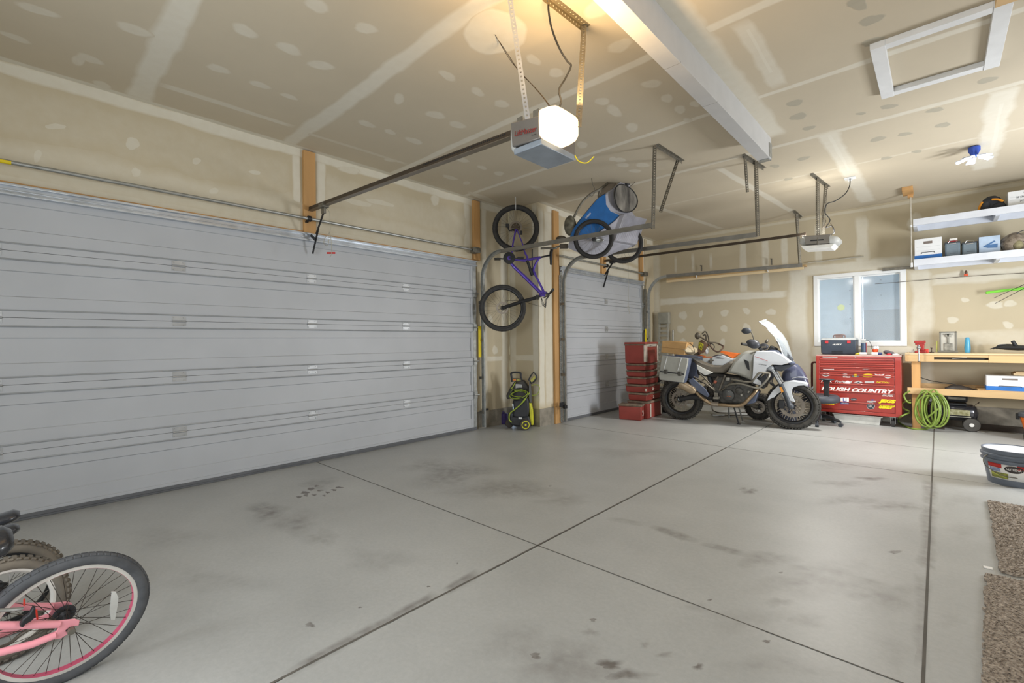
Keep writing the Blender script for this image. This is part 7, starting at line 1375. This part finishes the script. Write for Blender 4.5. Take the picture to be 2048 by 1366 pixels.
for k in range(7):
    b = MB(); cx_, cy_ = 370+rr2.uniform(-20, 30), 560+rr2.uniform(-30, 40); rx, ry = 170+rr2.uniform(-25, 20), 75+rr2.uniform(-25, 30); tl = rr2.uniform(-.25, .05)
    b.tube([pwp(cx_+rx*math.cos(a)*math.cos(tl)-ry*math.sin(a)*math.sin(tl), cy_+rx*math.cos(a)*math.sin(tl)+ry*math.sin(a)*math.cos(tl), -.10-.012*k-.05*math.sin(a)) for a in [2*PI*j/28 for j in range(28)]], .006, 6, closed=True); b.build('hose_loop', M_wh2 if k % 2 else M_pk, pw)
b = MB(); b.curve([pwp(575, 540, -.14), pwp(500, 640, -.17), pwp(400, 770, -.18), pwp(270, 880, -.18), pwp(190, 950, -.17), pwp(180, 1060, -.16), pwp(225, 1120, -.15)], .009, 8); b.curve([pwp(540, 580, -.15), pwp(480, 690, -.17), pwp(370, 800, -.175), pwp(260, 895, -.175)], .007, 8); b.build('high_pressure_hose', M_wh2, pw)
b = MB(); b.curve([pwp(300, 335, -.06), pwp(240, 440, -.08), pwp(215, 450, -.08), pwp(290, 500, -.1), pwp(350, 520, -.1)], .007, 8); b.curve([pwp(620, 400, 0), pwp(690, 380, .02), pwp(760, 410, .03), pwp(772, 470, .03), pwp(740, 550, .03), pwp(690, 585, .02), pwp(620, 590, 0)], .005, 6); b.build('supply_hose', M_wh2, pw)
b = MB(); cq_ = FL(1007, 848); b.loft([[V((cq_.x+dx, cq_.y+dy, z)) for dx, dy in ((-.05, -.04), (.05, -.04), (.05, .05), (-.05, .05))] for z in (.002, .17)]); b.cyl((cq_.x, cq_.y, .17), (cq_.x, cq_.y, .20), .02); tag(b.build('purple_jug', mat('dark_purple_plastic', (70, 58, 110), .4), bevel=.012), 'dark purple jug on the floor behind the left wheel of the pressure washer', 'jug')
b = MB(); c_ = PX(966, 820, X1+.02); b.bb((X1+.013, c_.y-.01, c_.z-.01), (X1+.05, c_.y+.09, c_.z+.015)); tag(b.build('safety_sensor', M_black, bevel=.003), 'small black safety sensor low on the wall at the right of the wide garage door', 'sensor')
b = MB(); c_ = PX(1120, 812, X2+.06); b.bb((X2+.135, c_.y-.03, c_.z-.03), (X2+.18, c_.y+.03, c_.z+.02)); b.bb((X2+.136, c_.y-.12, c_.z-.0), (X2+.142, c_.y, c_.z+.07)); tag(b.build('safety_sensor', M_black, bevel=.003), 'small black safety sensor low on the track of the single garage door', 'sensor')

# ------------------------------------------------------------------ children's bicycles in the near left corner
def planeM(c, a, u):
    a = V(a).normalized(); u = V(u); u = (u-a*u.dot(a)).normalized(); y = u.cross(a); M = Matrix.Identity(4)
    for i in range(3): M[i][0] = a[i]; M[i][1] = y[i]; M[i][2] = u[i]; M[i][3] = c[i]
    return M
M_pink = mat('pink_paint', (240, 158, 170), .35, var=.02, coat=.4); M_pinkr = mat('magenta_rim', (206, 92, 122), .4); M_silr = mat('silver_rim', (214, 210, 204), .35, .2); M_tire = mat('grey_black_tire', (84, 86, 90), .75, var=.12, scale=20)
MK = planeM((-2.402, .133, .247), (.105, -.995, 0), (.187, .02, .982)); MKo = MK.copy()
kb = E_('child_bicycle', M=MK, label="pink child's bicycle in the near left corner, nearest its rear wheel with a pink-lined rim", cat='bicycle')
def k(x, y, d=0.0): return PL(MK, x/4.617, 1070+y/4.617, d)
RK = .252
wl = wheel(kb, axle((0, 0, 0), (0, 1, 0)), RK, .0235, M_silr, 'rear_wheel', 'slick', 36, hub=.018, hw=.045, rim_h=.014, tire_m=M_tire, spoke_m=mat('dark_spoke', (70, 64, 58), .4, .6), spoke_r=.0011, nk=70, box=True, rim_w=.012)
b = MB(axle((0, 0, 0), (0, 1, 0))); b.lathe([(RK-.055, -.0115), (RK-.055, .0115), (RK-.0558, .0115), (RK-.0558, -.0115)], n=64, loop=True); b.build('pink_rim_lining', M_pinkr, wl)
b = MB(); b.prism([k(x, y, .012) for x, y in ((1040, 560-50*0+0), (1075, 565), (1080, 640), (1060, 800), (1030, 800), (1025, 690))] if False else [k((225+dx)*4.617, (1220-1070+dy)*4.617, .012) for dx, dy in ((-2, -38), (6, -38), (11, -26), (9, -8), (4, 18), (-4, 18), (-6, -2))], (0, .006, 0)); b.build('white_reflector', mat('reflector_clear', (214, 214, 210), .2, alpha=.8), wl)
for s_ in (-1, 1):
    d = .062*s_
    b = MB(); e = k(650, 860, .06); e = V((0, 0, 0)); P0 = k(640, 830, .06); P1 = k(200, 830, .06); P2 = k(-300, 835, .06); Q0 = k(560, 920, .06); Q1 = k(300, 1005, .06); Q2 = k(-300, 1200, .06)
    def mir(p): return V((p.x, d, p.z))
    b.prism([mir(k(x, y, .06))+V((0, -.003, 0)) for x, y in ((520, 790), (690, 770), (735, 785), (725, 830), (640, 845), (600, 880), (640, 900), (560, 950), (490, 960), (470, 930), (520, 880), (540, 850))], (0, .006, 0)); b.build('dropout', M_pink, kb, bevel=.002)
    b = MB(); b.tube([mir(k(545, 820, .06)), mir(P1), mir(P2)*1.0], .0125, 12); b.build('seat_stay', M_pink, kb)
    b = MB(); b.tube([mir(k(510, 920, .06)), mir(Q1), V((Q2.x, d*.6, Q2.z))], .0125, 12); b.build('chain_stay', M_pink, kb)
BBx, BBz = Q2.x, Q2.z
b = MB(); b.cyl((BBx, -.05, BBz), (BBx, .05, BBz), .024); b.tube([(BBx, 0, BBz), (P2.x-.02, 0, P2.z), (P2.x-.05, 0, P2.z+.08)], .016, 10); b.tube([(BBx, 0, BBz), (BBx+.42, 0, P2.z+.12)], .018, 10); b.tube([(P2.x-.03, 0, P2.z+.03), (BBx+.40, 0, P2.z+.2)], .014, 10); b.build('main_frame', M_pink, kb)
b = MB(); b.cyl((0, -.075, 0), (0, .075, 0), .007, n=8); b.cyl((0, .07, 0), (0, .085, 0), .012, n=6); b.build('rear_axle', M_galvd, kb)
b = MB(); b.prism([k(x, y, .085) for x, y in ((180, 850), (215, 780), (270, 740), (310, 670), (330, 680), (330, 760), (290, 800), (235, 830), (215, 860))], (0, -.02, 0)); b.build('brake_arm', M_black, kb, bevel=.004)
b = MB(); b.tube([k(-100, 700, .07), k(100, 690, .07), k(205, 680, .06)], .006, 8); b.build('brake_noodle', M_galv, kb)
b = MB(); b.tube([k(225, 590, .02), k(225, 650, .02)], .0028, 8); b.build('red_brake_pad', mat('pad_red', (214, 60, 44), .5), kb); b = MB(); b.tube([k(335, 690, .04), k(345, 780, .04)], .0025, 8); b.build('red_brake_pad', mat('pad_red', (214, 60, 44), .5), kb)
b = MB(); b.curve([k(-60, 1060, -.05), k(90, 1000, -.05), k(210, 905, -.05), k(420, 800, -.05), k(560, 730, -.05)], .006, 6); b.curve([k(-60, 1180, -.05), k(110, 1100, -.05), k(300, 1000, -.05), k(640, 880, -.05)], .005, 6); b.build('chain', M_galvd, kb)
b = MB(axle((0, -.04, 0), (0, 1, 0)))
for j in range(5): b.lathe([(0, -.004*j), (.034-.004*j, -.004*j), (.034-.004*j, -.004*j-.0022), (0, -.004*j-.0022)], n=24)
b.build('cassette', M_dgrey, kb)
sf = PD(30, 1113, 1.5); sl = MK.inverted() @ sf
sd_ = MB(); o_ = saddle(kb, V((sl.x+.125, 0, sl.z)), (1, 0, 0), (0, 0, 1), .26, .17, mat('glossy_black_vinyl', (40, 42, 48), .25, coat=.5), .085)
o_.name = 'saddle'
b = MB(); b.tube([(sl.x+.10, 0, sl.z-.02), (P2.x-.05, 0, P2.z+.05)], .012, 8); b.build('seat_post', M_galvd, kb)
def small_bike(c, a, u, R, label, mm, sad, knob=.2):
    M = planeM(c, a, u); t = E_('child_bicycle', M=M, label=label, cat='bicycle')
    wheel(t, axle((0, 0, 0), (0, 1, 0)), R, .027, M_silr if mm else M_rimk, 'rear_wheel', 'knobby', 20, hub=.018, hw=.045, rim_h=.014, tire_m=mat('muddy_tire', (124, 116, 104), .85, c2=(76, 71, 66), scale=8), knob=.007, nk=52)
    wheel(t, axle((.78, 0, 0), (0, 1, 0)), R, .027, M_silr, 'front_wheel', 'knobby', 20, hub=.018, hw=.045, rim_h=.014, tire_m=MATS['muddy_tire'], knob=.008, nk=40)
    fm = mat('dark_frame_paint', (58, 56, 60), .4)
    for s_ in (-1, 1): b = MB(); b.tube([(0, s_*.06, 0), (.30, s_*.03, .02)], .011, 8); b.tube([(0, s_*.06, 0), (.18, s_*.03, .24)], .009, 8); b.build('rear_stay', fm, t)
    b = MB(); b.tube([(.30, 0, .02), (.16, 0, .22)], .014, 8); b.tube([(.30, 0, .02), (.62, 0, .28)], .016, 8); b.tube([(.18, 0, .26), (.60, 0, .34)], .013, 8); b.build('main_frame', fm, t)
    b = MB(); b.tube([(.60, 0, .40), (.78, 0, 0)], .014, 8); b.build('fork', fm, t)
    b = MB(); b.tube([(.58, -.22, .50), (.60, 0, .42), (.58, .22, .50)], .010, 8); b.build('handlebar', fm, t)
    b = MB(); b.cyl((.16, 0, .2), (.09, 0, .29), .011); b.build('seat_post', M_galvd, t); saddle(t, (.07, 0, .30), (1, 0, 0), (0, 0, 1), .24, .15, MATS['glossy_black_vinyl'], .05)
    b = MB(); b.lathe([(.03, -.05), (.06, -.05), (.06, -.045), (.03, -.045)], (.30, 0, .02), (0, 1, 0), 24, loop=True); b.build('chainring', M_galvd, t)
    return t
small_bike((-2.80, -.03, .20), (.16, -.985, 0), (-.14, -.03, .988), .2, "small child's bicycle with muddy knobby tyres, between the pink bicycle and the rearmost one", True, None)
small_bike((-3.04, -.03, .20), (.03, -1, 0), (-.06, 0, .998), .2, "rearmost small child's bicycle, its knobby tyre showing above the pink wheel", False, None)
